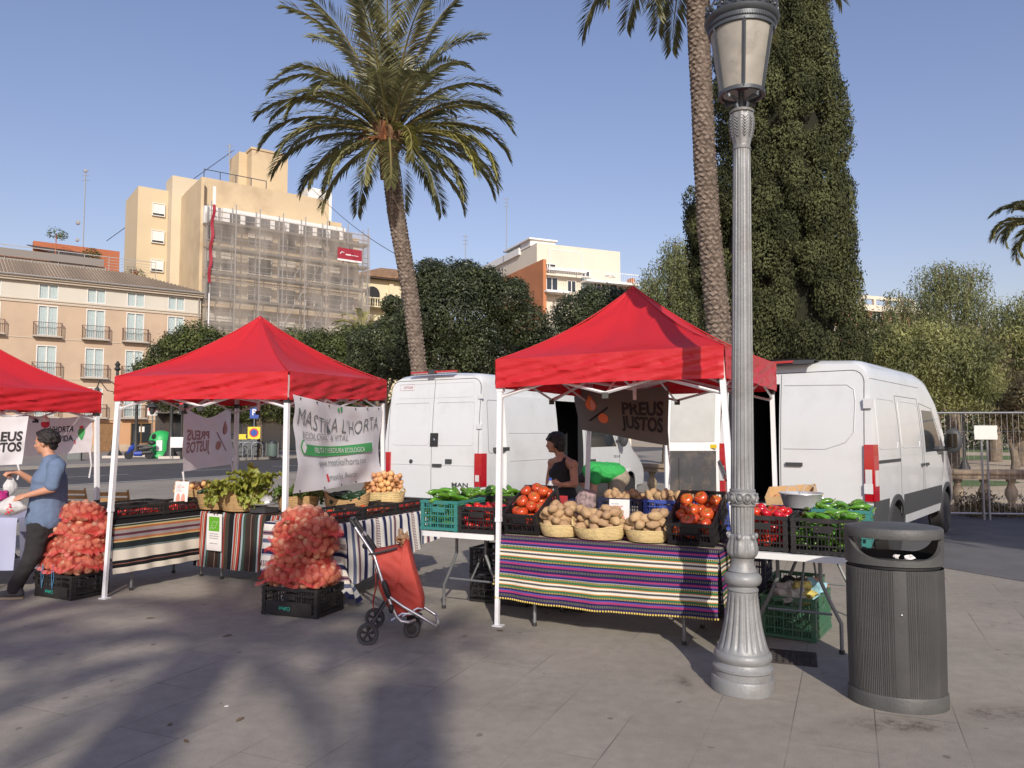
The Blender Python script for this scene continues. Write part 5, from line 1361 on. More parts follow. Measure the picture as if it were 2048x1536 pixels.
# ================================================================== FENCE, BALUSTRADE, PARK LAMP
fe0, fe1 = V_((6.9, 14.75, 0)), V_((13.5, 13.9, 0))
fd = (fe1 - fe0).normalized(); fa = math.atan2(fd.y, fd.x)
m_galv = M('galvanised_wire', (.42, .42, .42), .4, metal=.6)
for i in range(2):
 t = thing('mesh_fence', ['galvanised wire mesh fence panel right behind the van mirror', 'galvanised wire mesh fence panel reaching the right edge'][i], 'fence', fe0 + fd * (3.45 * i), fa, 'temporary fence panels')
 mb = MB(); W_ = 3.4
 mb.tube([(0, 0, .12), (0, 0, 2.0), (W_, 0, 2.0), (W_, 0, .12), (0, 0, .12)], .021, 6); mb.build('tube_frame', m_galv, t)
 mb = MB()
 for k in range(1, 34): mb.tube([(k * .1, 0, .12), (k * .1, 0, 2.0)], .0023, 3, cap=False)
 for z in (.4, .7, 1.0, 1.32, 1.65): mb.tube([(0, 0, z), (W_, 0, z)], .003, 3, cap=False)
 mb.build('wire_mesh', m_galv, t)
 mb = MB(); mb.box((0, 0, .06), (.6, .22, .12)); mb.build('concrete_foot', M('concrete', (.3, .29, .27), .9, var=.1), t)
px_ = (1970 - 1024) / FPX; u_ = (px_ * fe0.y - fe0.x) / (fd.x - px_ * fd.y)
sp_ = fe0 + fd * u_
t = thing('blank_sign', 'blank white rectangular sign on two thin posts hung against the wire fence', 'sign', (sp_.x, sp_.y - .08, 0), fa)
mb = MB(); mb.grid(lambda u, v: V_((-.2 + .4 * u + .006 * sin(v * 9), -.02, 1.5 + .26 * v)), 4, 6); mb.b2(-.2, .2, -.015, .0, 1.5, 1.76); mb.build('panel', M('sign_blank', (.66, .66, .60), .7, dirt=((.5, .5, .45), .5), ds=6), t)
mb = MB(); mb.tube([(-.06, .03, 0), (-.06, .03, 1.5)], .018, 6); mb.tube([(.04, .03, 0), (.04, .03, 1.5)], .018, 6); mb.build('post_pair', m_galv, t)
ba0, ba1 = V_((6.6, 15.75, 0)), V_((15, 15.2, 0)); bd = (ba1 - ba0).normalized()
m_bst = M('balustrade_stone', (.46, .37, .25), .9, var=.25, vs=2.5, bump=.5, bs=14, dirt=((.2, .15, .1), .6), ds=1.5)
def balustrade(label, p0, p1):
 d = p1 - p0; L_ = d.length
 t = thing('balustrade', label, 'balustrade', p0, math.atan2(d.y, d.x), 'stone balustrades')
 mb = MB(); mb.b2(0, L_, -.2, .25, 0, .16); mb.build('plinth', m_bst, t)
 mb = MB(); mb.b2(0, L_, -.18, .22, .70, .80); mb.b2(0, L_, -.22, .26, .80, .88); mb.build('hand_rail', M('balustrade_top', (.30, .23, .16), .9, var=.3, vs=3, bump=.5, bs=14), t)
 for k in range(int((L_ - .3) / .52) + 1):
  mb = MB(); mb.lathe([(.10, .16), (.10, .2), (.06, .23), (.085, .3), (.12, .38), (.11, .48), (.06, .58), (.055, .62), (.09, .66), (.09, .70)], 14, X=MT((.3 + k * .52, .02, 0))); mb.build('baluster', m_bst, t)
balustrade('weathered pale stone balustrade with stout balusters behind the wire fence', ba0, ba1)
balustrade('short stretch of stone balustrade seen between the left van cab and the open door', V_((1.2, 20.6, 0)), V_((6.4, 15.95, 0)))
we = thing('weeds', 'dry green weeds growing along the balustrade foot', 'weeds', (0, 0, 0)); we['kind'] = 'stuff'
r = random.Random(8); cs_ = []
for k in range(46):
 u = r.uniform(.1, .98) ** .8; p = ba0.lerp(ba1, u) + V_((0, -.45 + r.uniform(-.25, .2), 0)); h = r.choice((.08, .12, .2, .36)); cs_.append((p.x, p.y, h * .5, .16 + h * .4, .14, h))
quads('weed_leaves', leaves(7000, ball_pts(cs_, .1), .075, 55, .3, up=.5), lm_brown, parent=we)
pl = thing('park_lamp', 'slim dark park lamp post standing behind the van mirror, beyond the balustrade', 'street lamp', (XX(1927, 31), 31, 0))
mb = MB(); mb.lathe([(.22, 0), (.2, .25), (.1, .5), (.07, .6), (.055, 3.2), (.1, 3.3), (.04, 3.4)], 12); mb.build('column', M('street_lamp_iron', (.05, .05, .05)), pl)
mb = MB(); mb.lathe([(.06, 3.4), (.16, 3.75), (.2, 3.8), (.05, 3.98), (0, 4.05)], 10); mb.build('lantern', M('street_lamp_iron', (.05, .05, .05)), pl)
# ================================================================== MARKET TENTS
def cloth_mat(name, col, trans, rough=.55, bump=.15, bs=30, spec=.3):
 if name in MATS: return MATS[name]
 m, n, b = mk(name); N, Lk = n.nodes, n.links
 b.inputs['Base Color'].default_value = (*col, 1); b.inputs['Roughness'].default_value = rough; b.inputs['Specular IOR Level'].default_value = spec
 t = N.new('ShaderNodeTexNoise'); t.inputs['Scale'].default_value = bs; t.inputs['Detail'].default_value = 3
 tc = N.new('ShaderNodeTexCoord'); Lk.new(tc.outputs['Object'], t.inputs['Vector'])
 bp = N.new('ShaderNodeBump'); bp.inputs['Strength'].default_value = bump; bp.inputs['Distance'].default_value = .02; Lk.new(t.outputs[0], bp.inputs['Height']); Lk.new(bp.outputs[0], b.inputs['Normal'])
 tr = N.new('ShaderNodeBsdfTranslucent'); tr.inputs[0].default_value = (*[min(1, c * 1.15) for c in col], 1)
 ms = N.new('ShaderNodeMixShader'); ms.inputs[0].default_value = trans
 Lk.new(b.outputs[0], ms.inputs[1]); Lk.new(tr.outputs[0], ms.inputs[2]); Lk.new(ms.outputs[0], N['Material Output'].inputs[0])
 return m
m_red = cloth_mat('canopy_red', (.60, .024, .030), .20, rough=.36, bump=.22, bs=13, spec=.6)
m_seam = M('seam_red', (.40, .015, .02), .6)
m_wp = M('white_enamel', (.76, .77, .78), .35, var=.04, vs=3, dirt=((.45, .43, .4), .35), ds=6)
m_joint = M('joint_black', (.03, .03, .03), .5)
def tent(label, cs, zt, zb, peak, feet, seed, lean=None):
 """cs: four corner points (front-left, front-right, back-right, back-left)"""
 c0 = sum((V_((p[0], p[1], 0)) for p in cs), V_()) / 4
 t = thing('market_tent', label, 'market tent', c0, 0, 'red pop up canopies of the market stalls')
 cs = [V_((p[0], p[1], 0)) - c0 for p in cs]; pk = V_(peak) - c0
 r = random.Random(seed)
 mb = MB()
 for i in range(4):
  A, B = cs[i], cs[(i + 1) % 4]; za, zb_ = zt[i], zt[(i + 1) % 4]
  def f(u, v, A=A, B=B, za=za, zb_=zb_):
   q = A.lerp(B, u); ze = za * (1 - u) + zb_ * u
   p = q.lerp(V_((pk.x, pk.y, 0)), v)
   g = .62 * v + .38 * v ** 2.2
   z = ze + (pk.z - ze) * g
   z -= 4 * u * (1 - u) * sin(PI * min(1, v)) * .075 * (1 - .4 * v)
   z += .020 * NZ(V_((q.x * 3 + seed, q.y * 3, v * 4))) * (1 if 0 < v < 1 else 0)
   return V_((p.x, p.y, z))
  mb.grid(f, 28, 22)
 mb.ell((pk.x, pk.y, pk.z - .022), (.03, .03, .022), 12, 8)
 top = mb.build('canopy', m_red, t, ang=60)
 ms_ = MB()
 for i in range(4):
  A = cs[i]; ms_.tube([V_((A.x + (pk.x - A.x) * v, A.y + (pk.y - A.y) * v, zt[i] + (pk.z - zt[i]) * (.62 * v + .38 * v ** 2.2) + .004)) for v in [k / 14 for k in range(15)]], .007, 5)
 ms_.build('ridge_seam', m_seam, t)
 mb = MB()
 for i in range(4):
  A, B = cs[i], cs[(i + 1) % 4]; n_ = V_(((B - A).y, -(B - A).x, 0)).normalized()
  if n_.dot((A + B) / 2) < 0: n_ = -n_
  ph = r.uniform(0, 9)
  def f(u, v, i=i, A=A, B=B, n_=n_, ph=ph):
   z1 = zt[i] * (1 - u) + zt[(i + 1) % 4] * u; z0 = zb[i] * (1 - u) + zb[(i + 1) % 4] * u
   z = z1 + .004 + (z0 - z1) * v + .012 * sin(PI * u) * v * (1 if v > .5 else 0)
   k = NZ(V_((u * 7 + ph, v * 3.5 + u * 6, 1.7))) * .022 + NZ(V_((u * 16 + v * 5 + ph, v * 9, 4))) * .010
   k += .008 * sin((u * 3 + v * 2.2) * 9 + ph)
   e = min(1, v * 4) * (1 if .005 < u < .995 else .2)
   p = A.lerp(B, u) + n_ * (.012 + .018 * v * sin(PI * u) + k * e)
   return V_((p.x, p.y, z))
  mb.grid(f, 70, 12)
 mb.build('valance', m_red, t, ang=60)
 for i in range(4):
  ft = V_((feet[i][0], feet[i][1], 0)) - c0; tp = cs[i].lerp(V_((pk.x, pk.y, 0)), .03); tp.z = zt[i] - .03
  mb = MB()
  mid = ft.lerp(tp, .40); a_ = math.atan2((cs[1] - cs[0]).y, (cs[1] - cs[0]).x)
  def sq(a, b_, hw):
   X = Matrix.Rotation(a_, 4, 'Z'); vs = []
   for p in (a, b_):
    for sx, sy in ((-1, -1), (1, -1), (1, 1), (-1, 1)):
     q = X @ V_((sx * hw, sy * hw, 0)); vs.append(p + q)
   mb.add(vs, [(0, 3, 2, 1), (4, 5, 6, 7), (0, 1, 5, 4), (1, 2, 6, 5), (2, 3, 7, 6), (3, 0, 4, 7)])
  sq(mid, tp, .0215); sq(ft + V_((0, 0, .008)), mid + V_((0, 0, .0)), .017)
  o = mb.build('pole', m_wp, t, smooth=0)
  mb = MB(); mb.box((ft.x + .01, ft.y - .01, .006), (.085, .075, .01), rz=a_); mb.build('foot_plate', m_wp, o, smooth=0)
  mb = MB(); mb.box((mid.x, mid.y, mid.z), (.048, .048, .035), rz=a_); mb.box((tp.x, tp.y, zb[i] - .0), (.056, .056, .05), rz=a_); mb.build('pole_joint', m_joint if i else m_wp, o, smooth=0)
 mb = MB()
 class mj:
  @staticmethod
  def box(c, s):
   q = MB(); q.box(c, s); q.build('truss_joint', m_joint, t, smooth=0)
 def bar(a, b_):
  mb.tube([a, b_], .0125, 4)
 for i in range(4):
  A, B = cs[i] * .97, cs[(i + 1) % 4] * .97
  zu = min(zt[i], zt[(i + 1) % 4]) - .06; zl = zu - .26
  mid = (A + B) / 2
  for a, b_ in ((A, mid), (mid, B)):
   up = V_((a.x, a.y, zu)); dn = V_((b_.x, b_.y, zl)); up2 = V_((b_.x, b_.y, zu)); dn2 = V_((a.x, a.y, zl))
   if a is mid: pass
   bar(V_((a.x, a.y, zu if a is A else zl + .02)), V_((b_.x, b_.y, zl + .02 if a is A else zu)))
   bar(V_((a.x, a.y, zl if a is A else zu)), V_((b_.x, b_.y, zu if a is A else zl)))
  mj.box((mid.x, mid.y, zl), (.05, .04, .05)); mj.box((mid.x, mid.y, zu), (.05, .04, .05))
  ctr = V_((pk.x, pk.y, 0)); q = mid.lerp(ctr, .5)
  bar(V_((mid.x, mid.y, zu)), V_((ctr.x, ctr.y, zl + .1))); bar(V_((mid.x, mid.y, zl)), V_((ctr.x, ctr.y, zu + .18)))
 mb.tube([(pk.x, pk.y, min(zt) - .36), (pk.x, pk.y, pk.z - .06)], .018, 6); mj.box((pk.x, pk.y, min(zt) - .34), (.05, .05, .04)); mj.box((pk.x, pk.y, min(zt) - .02), (.08, .08, .05))
 mb.build('folding_truss', m_wp, t, ang=60)
 return t, c0
RT = [(-.135, 6.54), (1.615, 5.78), (2.63, 7.62), (.86, 8.46)]
tent('right red market canopy on white poles beside the grey lamp post', RT, [2.245, 2.285, 2.31, 2.26], [2.0, 2.03, 2.03, 2.0], (1.14, 7.1, 2.99), [(-.125, 6.54), (1.70, 5.70), (2.63, 7.66), (.79, 8.5)], 1)
LT = [(-3.98, 7.66), (-2.11, 7.2), (-1.50, 9.1), (-3.45, 9.6)]
tent('middle red market canopy with the big white banner on its right side', LT, [2.18, 2.2, 2.24, 2.2], [1.935, 1.93, 2.0, 1.95], (-2.775, 8.38, 2.90), [(-4.0, 7.62), (-2.12, 7.2), (-1.50, 9.12), (-3.45, 9.62)], 2)
FT = [(-5.75, 7.25), (-4.83, 9.0), (-6.75, 9.75), (-7.6, 7.95)]
tent('left red market canopy cut off by the left edge of the photo', FT, [2.1, 2.09, 2.12, 2.1], [1.85, 1.845, 1.87, 1.85], (-6.2, 8.45, 2.86), [(-5.72, 7.25), (-4.82, 9.02), (-6.75, 9.75), (-7.6, 7.95)], 3)
# ================================================================== BANNERS
def banner_surface(tl, tr_, bl, br, amp=.03, sag=.03, seed=0, pull=0., nrm=None):
 tl, tr_, bl, br = map(Vector, (tl, tr_, bl, br))
 n_ = (tr_ - tl).cross(tl - bl).normalized() if nrm is None else nrm
 def f(u, v, off=0.):
  """u 0..1 left to right, v 0..1 bottom to top"""
  p = (bl * (1 - u) + br * u) * (1 - v) + (tl * (1 - u) + tr_ * u) * v
  k = amp * (NZ(V_((u * 3.1 + seed, v * 2.3, seed))) + .5 * NZ(V_((u * 7 + v * 2 + seed, v * 4, 3))))
  k += amp * .7 * sin((u * 1.4 + (1 - v) * 1.1) * 7 + seed) * (1 - v) * u
  k += amp * .6 * sin(((1 - u) * 1.2 + (1 - v) * .9) * 9 + seed * 2) * (1 - v) * (1 - u) * .8
  p = p + n_ * (k + off)
  p.z -= sag * sin(PI * u) * v + pull * sin(PI * u) ** 2 * (1 if v > .5 else 0) * (v - .5) * 2
  return p
 return f
def banner(name, label, f, mat, nu=60, nv=44, cat='banner', group=None, thick=True):
 t = thing(name, label, cat, (0, 0, 0), 0, group)
 mb = MB(); mb.grid(lambda u, v: f(u, v, 0), nu, nv); mb.build('cloth', mat, t, ang=75)
 return t
m_bw = cloth_mat('banner_white', (.80, .79, .80), .30, rough=.7, bump=.05, bs=20)
m_ink = M('ink_black', (.02, .018, .02), .7); m_inkg = M('ink_grey', (.10, .12, .12), .7); m_inkl = M('ink_light_grey', (.20, .22, .22), .7)
m_green = M('ink_green', (.06, .33, .10), .6); m_inkr = M('ink_red', (.6, .03, .05), .6)
m_or = M('ink_orange', (.75, .17, .05), .6); m_pk = M('ink_pink', (.72, .30, .22), .6)
def uvfn(f, W, H, off): return lambda x, y: f(x / W, y / H, off)
tl = V_((-2.10, 7.20, 1.985)); tr_ = V_((-1.56, 9.0, 1.93)); bl = V_((-2.09, 7.24, 1.05)); br = V_((-1.58, 8.96, 1.08))
side = (tr_ - tl).normalized()
nb = V_((side.y, -side.x, 0)).normalized()
fb_ = banner_surface(tl + nb * .03, tr_ + nb * .03, bl + nb * .05, br + nb * .05, amp=.045, sag=.05, seed=2.3, nrm=nb)
W_, H_ = 1.86, .86
bn = banner('banner', 'large white banner reading MASTIKA L\'HORTA hanging on the right side of the middle canopy', fb_, m_bw, 90, 60)
O_ = .013; ff = uvfn(fb_, W_, H_, O_)
mb = MB();
put_text(mb, "MASTIKA L'HORTA", .155, ff, .05, .60, width=1.72, shear=.05, maxe=.25, bold=-.012, tf=lambda x, y: (x, y - .04 * sin(x / W_ * PI) + .015 * sin(x * 9)))
mb.build('lettering', m_inkg, bn, smooth=0)
mb = MB(); put_text(mb, "ECOLOGIC & VITAL", .065, ff, .13, .485, width=.95, shear=.2, maxe=.22, bold=-.004); put_text(mb, "www.mastikalhorta.com", .075, ff, .42, .225, width=1.0, maxe=.22, bold=-.002); put_text(mb, "mastika_lhorta", .06, ff, .63, .085, width=.60, maxe=.25, bold=-.002)
mb.build('lettering', m_inkl, bn, smooth=0)
mb = MB(); mb.grid(lambda u, v: ff(.16 + u * 1.45, .335 + v * .10 - .012 * sin(u * 5)), 40, 3); mb.grid(lambda u, v: ff(.07 + u * .13, .335 + (.5 + (v - .5) * sin(u * PI)) * .14), 10, 3); mb.grid(lambda u, v: ff(.84 + u * .05, .785 + (.5 + (v - .5) * sin(u * PI)) * .05), 6, 2); mb.grid(lambda u, v: ff(.90 + u * .05, .79 + (.5 + (v - .5) * sin(u * PI)) * .06), 6, 2)
mb.build('green_ribbon', m_green, bn)
mb = MB(); put_text(mb, "FRUTA Y VERDURA ECOLOGICA", .055, uvfn(fb_, W_, H_, .022), .36, .355, width=1.0, maxe=.4); mb.grid(lambda u, v: uvfn(fb_, W_, H_, .019)(.085 + u * .10, .35 + (.5 + (v - .5) * sin(u * PI)) * .11), 8, 3)
mb.build('lettering', m_whit, bn, smooth=0)
mb = MB(); mb.grid(lambda u, v: ff(.57 + u * .045, .075 + v * .07), 2, 2); mb.build('logo', m_inkr, bn)
mb = MB()
for k in range(7): mb.ell(fb_(.06 + .88 * k / 6, .975, .008), (.009, .009, .009), 6, 5)
for k in range(5): mb.ell(fb_(.06 + .85 * k / 4, .02, .008), (.009, .009, .009), 6, 5)
mb.build('eyelets', m_joint, bn)
def preus(t, f, W, H, off, hs=1., faint=False):
 m_ink, m_or, m_pk = (M('ink_faint_mauve', (.40, .25, .27), .8), M('ink_faint_rose', (.52, .30, .29), .8), M('ink_faint_rose', (.52, .3, .29))) if faint else (MATS['ink_black'], MATS['ink_orange'], MATS['ink_pink'])
 ff = uvfn(f, W, H, off)
 mb = MB(); put_text(mb, "PREUS", .135 * hs, ff, W * .95, H * .50, width=.46 * hs, bold=.035, maxe=.3, align='r'); put_text(mb, "JUSTOS", .135 * hs, ff, W * .95, H * .50 - .155 * hs, width=.48 * hs, bold=.035, maxe=.3, align='r')
 mb.tube([ff(W * .14, H * .26), ff(W * .36, H * .62)], .009, 4)
 mb.build('lettering', m_ink, t, smooth=0)
 def leafy(cx, cy, rx, ry, tip): return lambda u, v: ff(cx + rx * cos(2 * PI * u) * v, cy + ry * sin(2 * PI * u) * v + (tip * v * max(0, sin(2 * PI * u)) ** 8))
 mb = MB(); mb.grid(leafy(W * .17, H * .64, .062 * hs, .075 * hs, .05), 20, 3); mb.grid(leafy(W * .30, H * .36, .062 * hs, .06 * hs, 0), 20, 3); mb.build('orange_fruit_print', m_or, t)
 mb = MB(); mb.grid(lambda u, v: uvfn(f, W, H, off * 1.7)(W * .17 + (.0 + .05 * v * cos(PI * (u - .5))) * hs, H * .64 + .07 * v * sin(PI * (u - .5)) * hs), 10, 3); mb.build('onion_print', m_pk, t)
A, B = V_((LT[3][0], LT[3][1], 0)), V_((LT[2][0], LT[2][1], 0))
def at_px(A, B, px):
 k = (px - 1024) / FPX; return A + (B - A) * ((k * A.y - A.x) / ((B - A).x - k * (B - A).y))
p0 = at_px(V_((LT[0][0] + .05, LT[0][1] + .6, 0)), A, 366) if False else V_((XX(366, 8.6), 8.6, 0)); p1 = V_((XX(462, 9.5), 9.5, 0))
fbm = banner_surface(p0 + V_((0, 0, 1.88)), p1 + V_((0, 0, 1.92)), p0 + V_((.0, 0, 1.19)), p1 + V_((.02, 0, 1.24)), amp=.02, sag=.0, pull=.10, seed=4.1)
t = banner('banner', 'pale shaded banner with mirrored PREUS JUSTOS hanging at the back of the middle canopy', fbm, cloth_mat('banner_thin', (.78, .72, .73), .5, rough=.8), 40, 30)
fm_ = lambda u, v, off: fbm(1 - u, v, off)
preus(t, fm_, (p1 - p0).length, .68, .008, hs=.9, faint=True)
def ties(t, pts_):
 mb = MB()
 for p, l in pts_: mb.tube([p, V_(p) + V_((.02, 0, -l * .5)), V_(p) + V_((0, 0, -l))], [.012, .007, .010], 5)
 mb.build('tie_strap', m_bw, t)
ties(t, [(fbm(.0, .0, 0), .28), (fbm(.98, .02, 0), .24)])
A, B = V_((RT[3][0], RT[3][1], 0)), V_((RT[2][0], RT[2][1], 0))
q0 = V_((XX(1150, 8.3), 8.3, 0)); q1 = V_((XX(1338, 7.75), 7.75, 0))
fbr = banner_surface(q0 + V_((-.02, 0, 2.10)), q1 + V_((0, 0, 2.10)), q0 + V_((.06, 0, 1.66)), q1 + V_((-.01, 0, 1.49)), amp=.025, sag=.03, seed=6.2)
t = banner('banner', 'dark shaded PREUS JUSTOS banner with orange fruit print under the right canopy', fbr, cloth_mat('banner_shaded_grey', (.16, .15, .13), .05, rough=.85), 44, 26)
preus(t, fbr, (q1 - q0).length, .55, .007, hs=1.0)
ties(t, [(fbr(.99, .0, 0), .46)])
C1, C2, C4 = V_((FT[1][0], FT[1][1], 0)), V_((FT[0][0], FT[0][1], 0)), V_((FT[2][0], FT[2][1], 0))
r0_ = V_((XX(-75, 7.9), 7.9, 0)); r1_ = V_((XX(52, 8.15), 8.15, 0))
fbl = banner_surface(r0_ + V_((0, 0, 1.82)), r1_ + V_((.02, 0, 1.80)), r0_ + V_((0, 0, 1.27)), r1_ + V_((-.03, 0, 1.29)), amp=.018, sag=.02, seed=8.4)
t = banner('banner', 'bright sunlit white PREUS JUSTOS banner at the left edge of the photo', fbl, m_bw, 44, 30)
preus(t, fbl, (r1_ - r0_).length * 1.12, .56, .006, hs=.80)
ties(t, [(fbl(.93, .0, 0), .16)])
s0 = V_((XX(42, 9.5), 9.5, 0)); s1 = V_((XX(184, 8.98), 8.98, 0))
fbv = banner_surface(s0 + V_((0, 0, 1.86)), s1 + V_((0, 0, 1.84)), s0 + V_((0, 0, 1.33)), s1 + V_((0, 0, 1.40)), amp=.015, sag=.05, seed=9.4)
t = banner('banner', 'white banner reading L\'HORTA ES VIDA behind the man in the blue shirt', fbv, cloth_mat('banner_thin2', (.80, .76, .77), .35, rough=.8), 44, 30)
Wv = (s1 - s0).length; ffv = uvfn(fbv, Wv, .5, .006)
mb = MB(); put_text(mb, "L'HORTA", .085, ffv, Wv * .76, .30, width=.42, bold=.02, maxe=.4, align='r'); put_text(mb, "ES VIDA", .085, ffv, Wv * .76, .17, width=.40, bold=.02, maxe=.4, align='r'); mb.build('lettering', m_ink, t, smooth=0)
mb = MB(); mb.grid(lambda u, v: ffv(Wv * .865 + .05 * cos(2 * PI * u) * v * (1 + .5 * sin(2 * PI * u)), .255 + .085 * sin(2 * PI * u) * v), 20, 3); mb.build('pepper_print', m_green, t)
mb = MB(); mb.grid(lambda u, v: uvfn(fbv, Wv, .5, .009)(Wv * .865 + .035 * cos(2 * PI * u) * v, .345 + .02 * sin(2 * PI * u) * v), 16, 2); mb.grid(lambda u, v: ffv(Wv * .78 + .012 * cos(2 * PI * u) * v, .15 + .028 * sin(2 * PI * u) * v), 12, 2); mb.build('red_print', m_inkr, t)
ties(t, [(fbv(.99, .0, 0), .30)])
lg = thing('paper_lantern', 'small red and white hanging ornament above the man\'s head', 'ornament', V_((XX(90, 8.7), 8.7, 1.83)))
mb = MB(); mb.ell((0, 0, -.11), (.045, .045, .045), 12, 8); mb.build('red_ball', m_inkr, lg)
mb = MB(); mb.lathe([(.045, -.085), (.04, -.04), (.01, -.02), (.004, .06)], 12); mb.build('white_cap', m_whit, lg)
# ================================================================== TABLES
TA = math.atan2(-.458, .889)
m_ptop = M('table_plastic', (.72, .72, .70), .5, var=.05, vs=4)
m_leg = M('table_leg_grey', (.20, .21, .215), .45, metal=.4)
def folding_table(label, fl, ang, L, D, H=.74, top=True, legdir='x', group='folding trestle tables of the stalls', legs=(0, 1)):
 """origin at the front-left corner, local x along the front, y back"""
 t = thing('folding_table', label, 'table', (fl[0], fl[1], 0), ang, group)
 mb = MB(); r_ = .05; pts = []
 for cx, cy, a0 in ((L - r_, D - r_, 0), (r_, D - r_, 90), (r_, r_, 180), (L - r_, r_, 270)):
  for k in range(5): a = R(a0 + k * 22.5); pts.append((cx + r_ * cos(a), cy + r_ * sin(a)))
 mb.extr(pts, H - .045, H); mb.build('table_top', m_ptop, t)
 long_x = L >= D
 for e in (0, 1):
  if e not in legs: continue
  mb = MB()
  def P(a, b_, z):   # a along the long axis, b_ across
   return (a, b_, z) if long_x else (b_, a, z)
  LL, DD = (L, D) if long_x else (D, L)
  a0 = .28 if e == 0 else LL - .28
  for s in (0, 1):
   b0 = DD * (.30 if s == 0 else .70); b1 = DD * (.12 if s == 0 else .88)
   mb.tube([P(a0, b0, H - .05), P(a0, b0, .52), P(a0, (b0 + b1) / 2, .36), P(a0, b1, .22), P(a0, b1, .0)], .0145, 7)
  mb.tube([P(a0, DD * .2, .28), P(a0, DD * .8, .28)], .010, 6); mb.tube([P(a0, DD * .3, H - .06), P(a0, DD * .7, H - .06)], .012, 6)
  mb.tube([P(a0, DD * .5, .28), P(a0 + (.42 if e == 0 else -.42), DD * .5, H - .06)], .009, 6)
  o = mb.build('leg_frame', m_leg, t)
  for s in (0, 1):
   mb = MB(); mb.lathe([(.02, .0), (.02, .03)], 8, X=MT(P(a0, DD * (.12 if s == 0 else .88), 0))); mb.build('rubber_foot', m_joint, o)
 return t
def tf(fl, ang):   # table-local to world
 c, s = cos(ang), sin(ang)
 return lambda x, y, z=0.: V_((fl[0] + c * x - s * y, fl[1] + s * x + c * y, z))
Efl = (-.10, 6.58); Dfl = (-.84, 6.99); Ffl = (1.70, 5.76); Gfl = (.86, 7.32)
folding_table('long front table of the right stall under the purple striped cloth', Efl, TA, 1.83, .76)
folding_table('bare white table carrying the teal crate at the left of the right stall', Dfl, TA, .76, 1.8, legdir='y')
folding_table('white table on the right behind the litter bin carrying tomato and pepper crates', Ffl, TA, .76, 1.8)
folding_table('rear table of the right stall under the row of blue crates', Gfl, TA, 1.35, .6)
Afl = (-4.53, 8.01); Bfl = (-3.52, 8.70); Cfl = (-2.42, 7.62)
folding_table('table of the middle stall at far left under the cloth with cream and black bands', Afl, TA, .6, 1.45)
folding_table('table of the middle stall under the dark red and green striped cloth', Bfl, TA, 1.2, .7)
folding_table('table of the middle stall under the navy and white striped cloth', Cfl, TA, .76, 1.85)
def drape(label, name, fl, ang, L, D, H, drops, mat, seed, uvmode, amp=.018, fringe=None, ov=.012, sides='f', top_uv=None, hem=None):
 """cloth over a table: top plus hanging flaps; drops = dict(f=,b=,l=,r=)"""
 t = thing(name, label, 'tablecloth', (fl[0], fl[1], 0), ang, None)
 mb = MB(); z = H + .006
 mb.grid(lambda u, v: V_((-ov + (L + 2 * ov) * u, -ov + (D + 2 * ov) * v, z + .002 * NZ(V_((u * 9, v * 7, seed))))), 30, 14, uvf=lambda u, v: uvmode('t', u * L, v * D))
 for k, d in drops.items():
  def f(u, v, k=k, d=d):
   dd = d(u) if callable(d) else d
   w_ = dd * v; s = u * (L if k in 'fb' else D)
   fold = amp * v * (sin(s * 13 + seed * 3) * .6 + sin(s * 29 + seed) * .3 + NZ(V_((s * 4, seed, v))) * 1.2)
   out = ov + .012 * sin(min(1, v * 8) * PI / 2) + fold + .03 * v
   zz_ = z - w_ + (.004 if v == 0 else 0) * 0
   if hem: zz_ += hem(s) * v
   if k == 'f': return V_((-ov + (L + 2 * ov) * u, -out, zz_))
   if k == 'b': return V_((-ov + (L + 2 * ov) * u, D + out, zz_))
   if k == 'l': return V_((-out, -ov + (D + 2 * ov) * u, zz_))
   return V_((L + out, -ov + (D + 2 * ov) * u, zz_))
  dmax = d(.5) if callable(d) else d
  mb.grid(f, 70, 16, uvf=lambda u, v, k=k, d=d: uvmode(k, u * (L if k in 'fb' else D), v * (d(u) if callable(d) else d)))
  if fringe and k in fringe[0]:
   mf = MB(); LL = L if k in 'fb' else D; nn = int(LL / .021)
   for j in range(nn + 1):
    p = f(j / nn, 1.0); mf.ell(p + V_((0, 0, -.008)), (.0085, .0085, .009), 6, 5)
   mf.build('pompom_fringe', fringe[1], t)
 mb.build('cloth', mat, t, ang=80)
 return t
cr_ = (.72, .68, .58); gr_ = (.035, .16, .075); nv_ = (.025, .018, .085); pk_ = (.36, .045, .14); bl_ = (.07, .09, .30); bk = (.012, .012, .014); ye = (.55, .42, .13); org = (.60, .14, .03); gy = (.16, .16, .15)
m_and = stripes('andean_cloth', [(14, cr_), (14, gy, bk), (10, cr_), (3, ye), (4, org), (14, gr_), (12, bk, ye), (4, (.3, .36, .5)), (10, nv_), (6, bl_, nv_), (12, pk_), (14, nv_), (15, bk, gy), (12, nv_), (13, pk_), (8, bl_), (10, nv_), (10, bk, ye), (13, gr_), (4, org), (4, ye)], rep=1 / .235, freq=75)
th_ = drape('purple, pink and green striped woven cloth with yellow pompoms on the right stall', 'tablecloth', Efl, TA, 1.83, .76, .74, {'f': .50, 'r': lambda u: .52 + .12 * (1 - u), 'l': .40},
 m_and, 1.0, lambda k, s, w_: (s, 2.0 + (.03 if k != 't' else 0) - w_ if k != 't' else 2.0 + w_), amp=.015, fringe=('frl', M('pompom_yellow', (.62, .47, .12), .95)), hem=lambda s: -.02 * sin(s * 2.2))
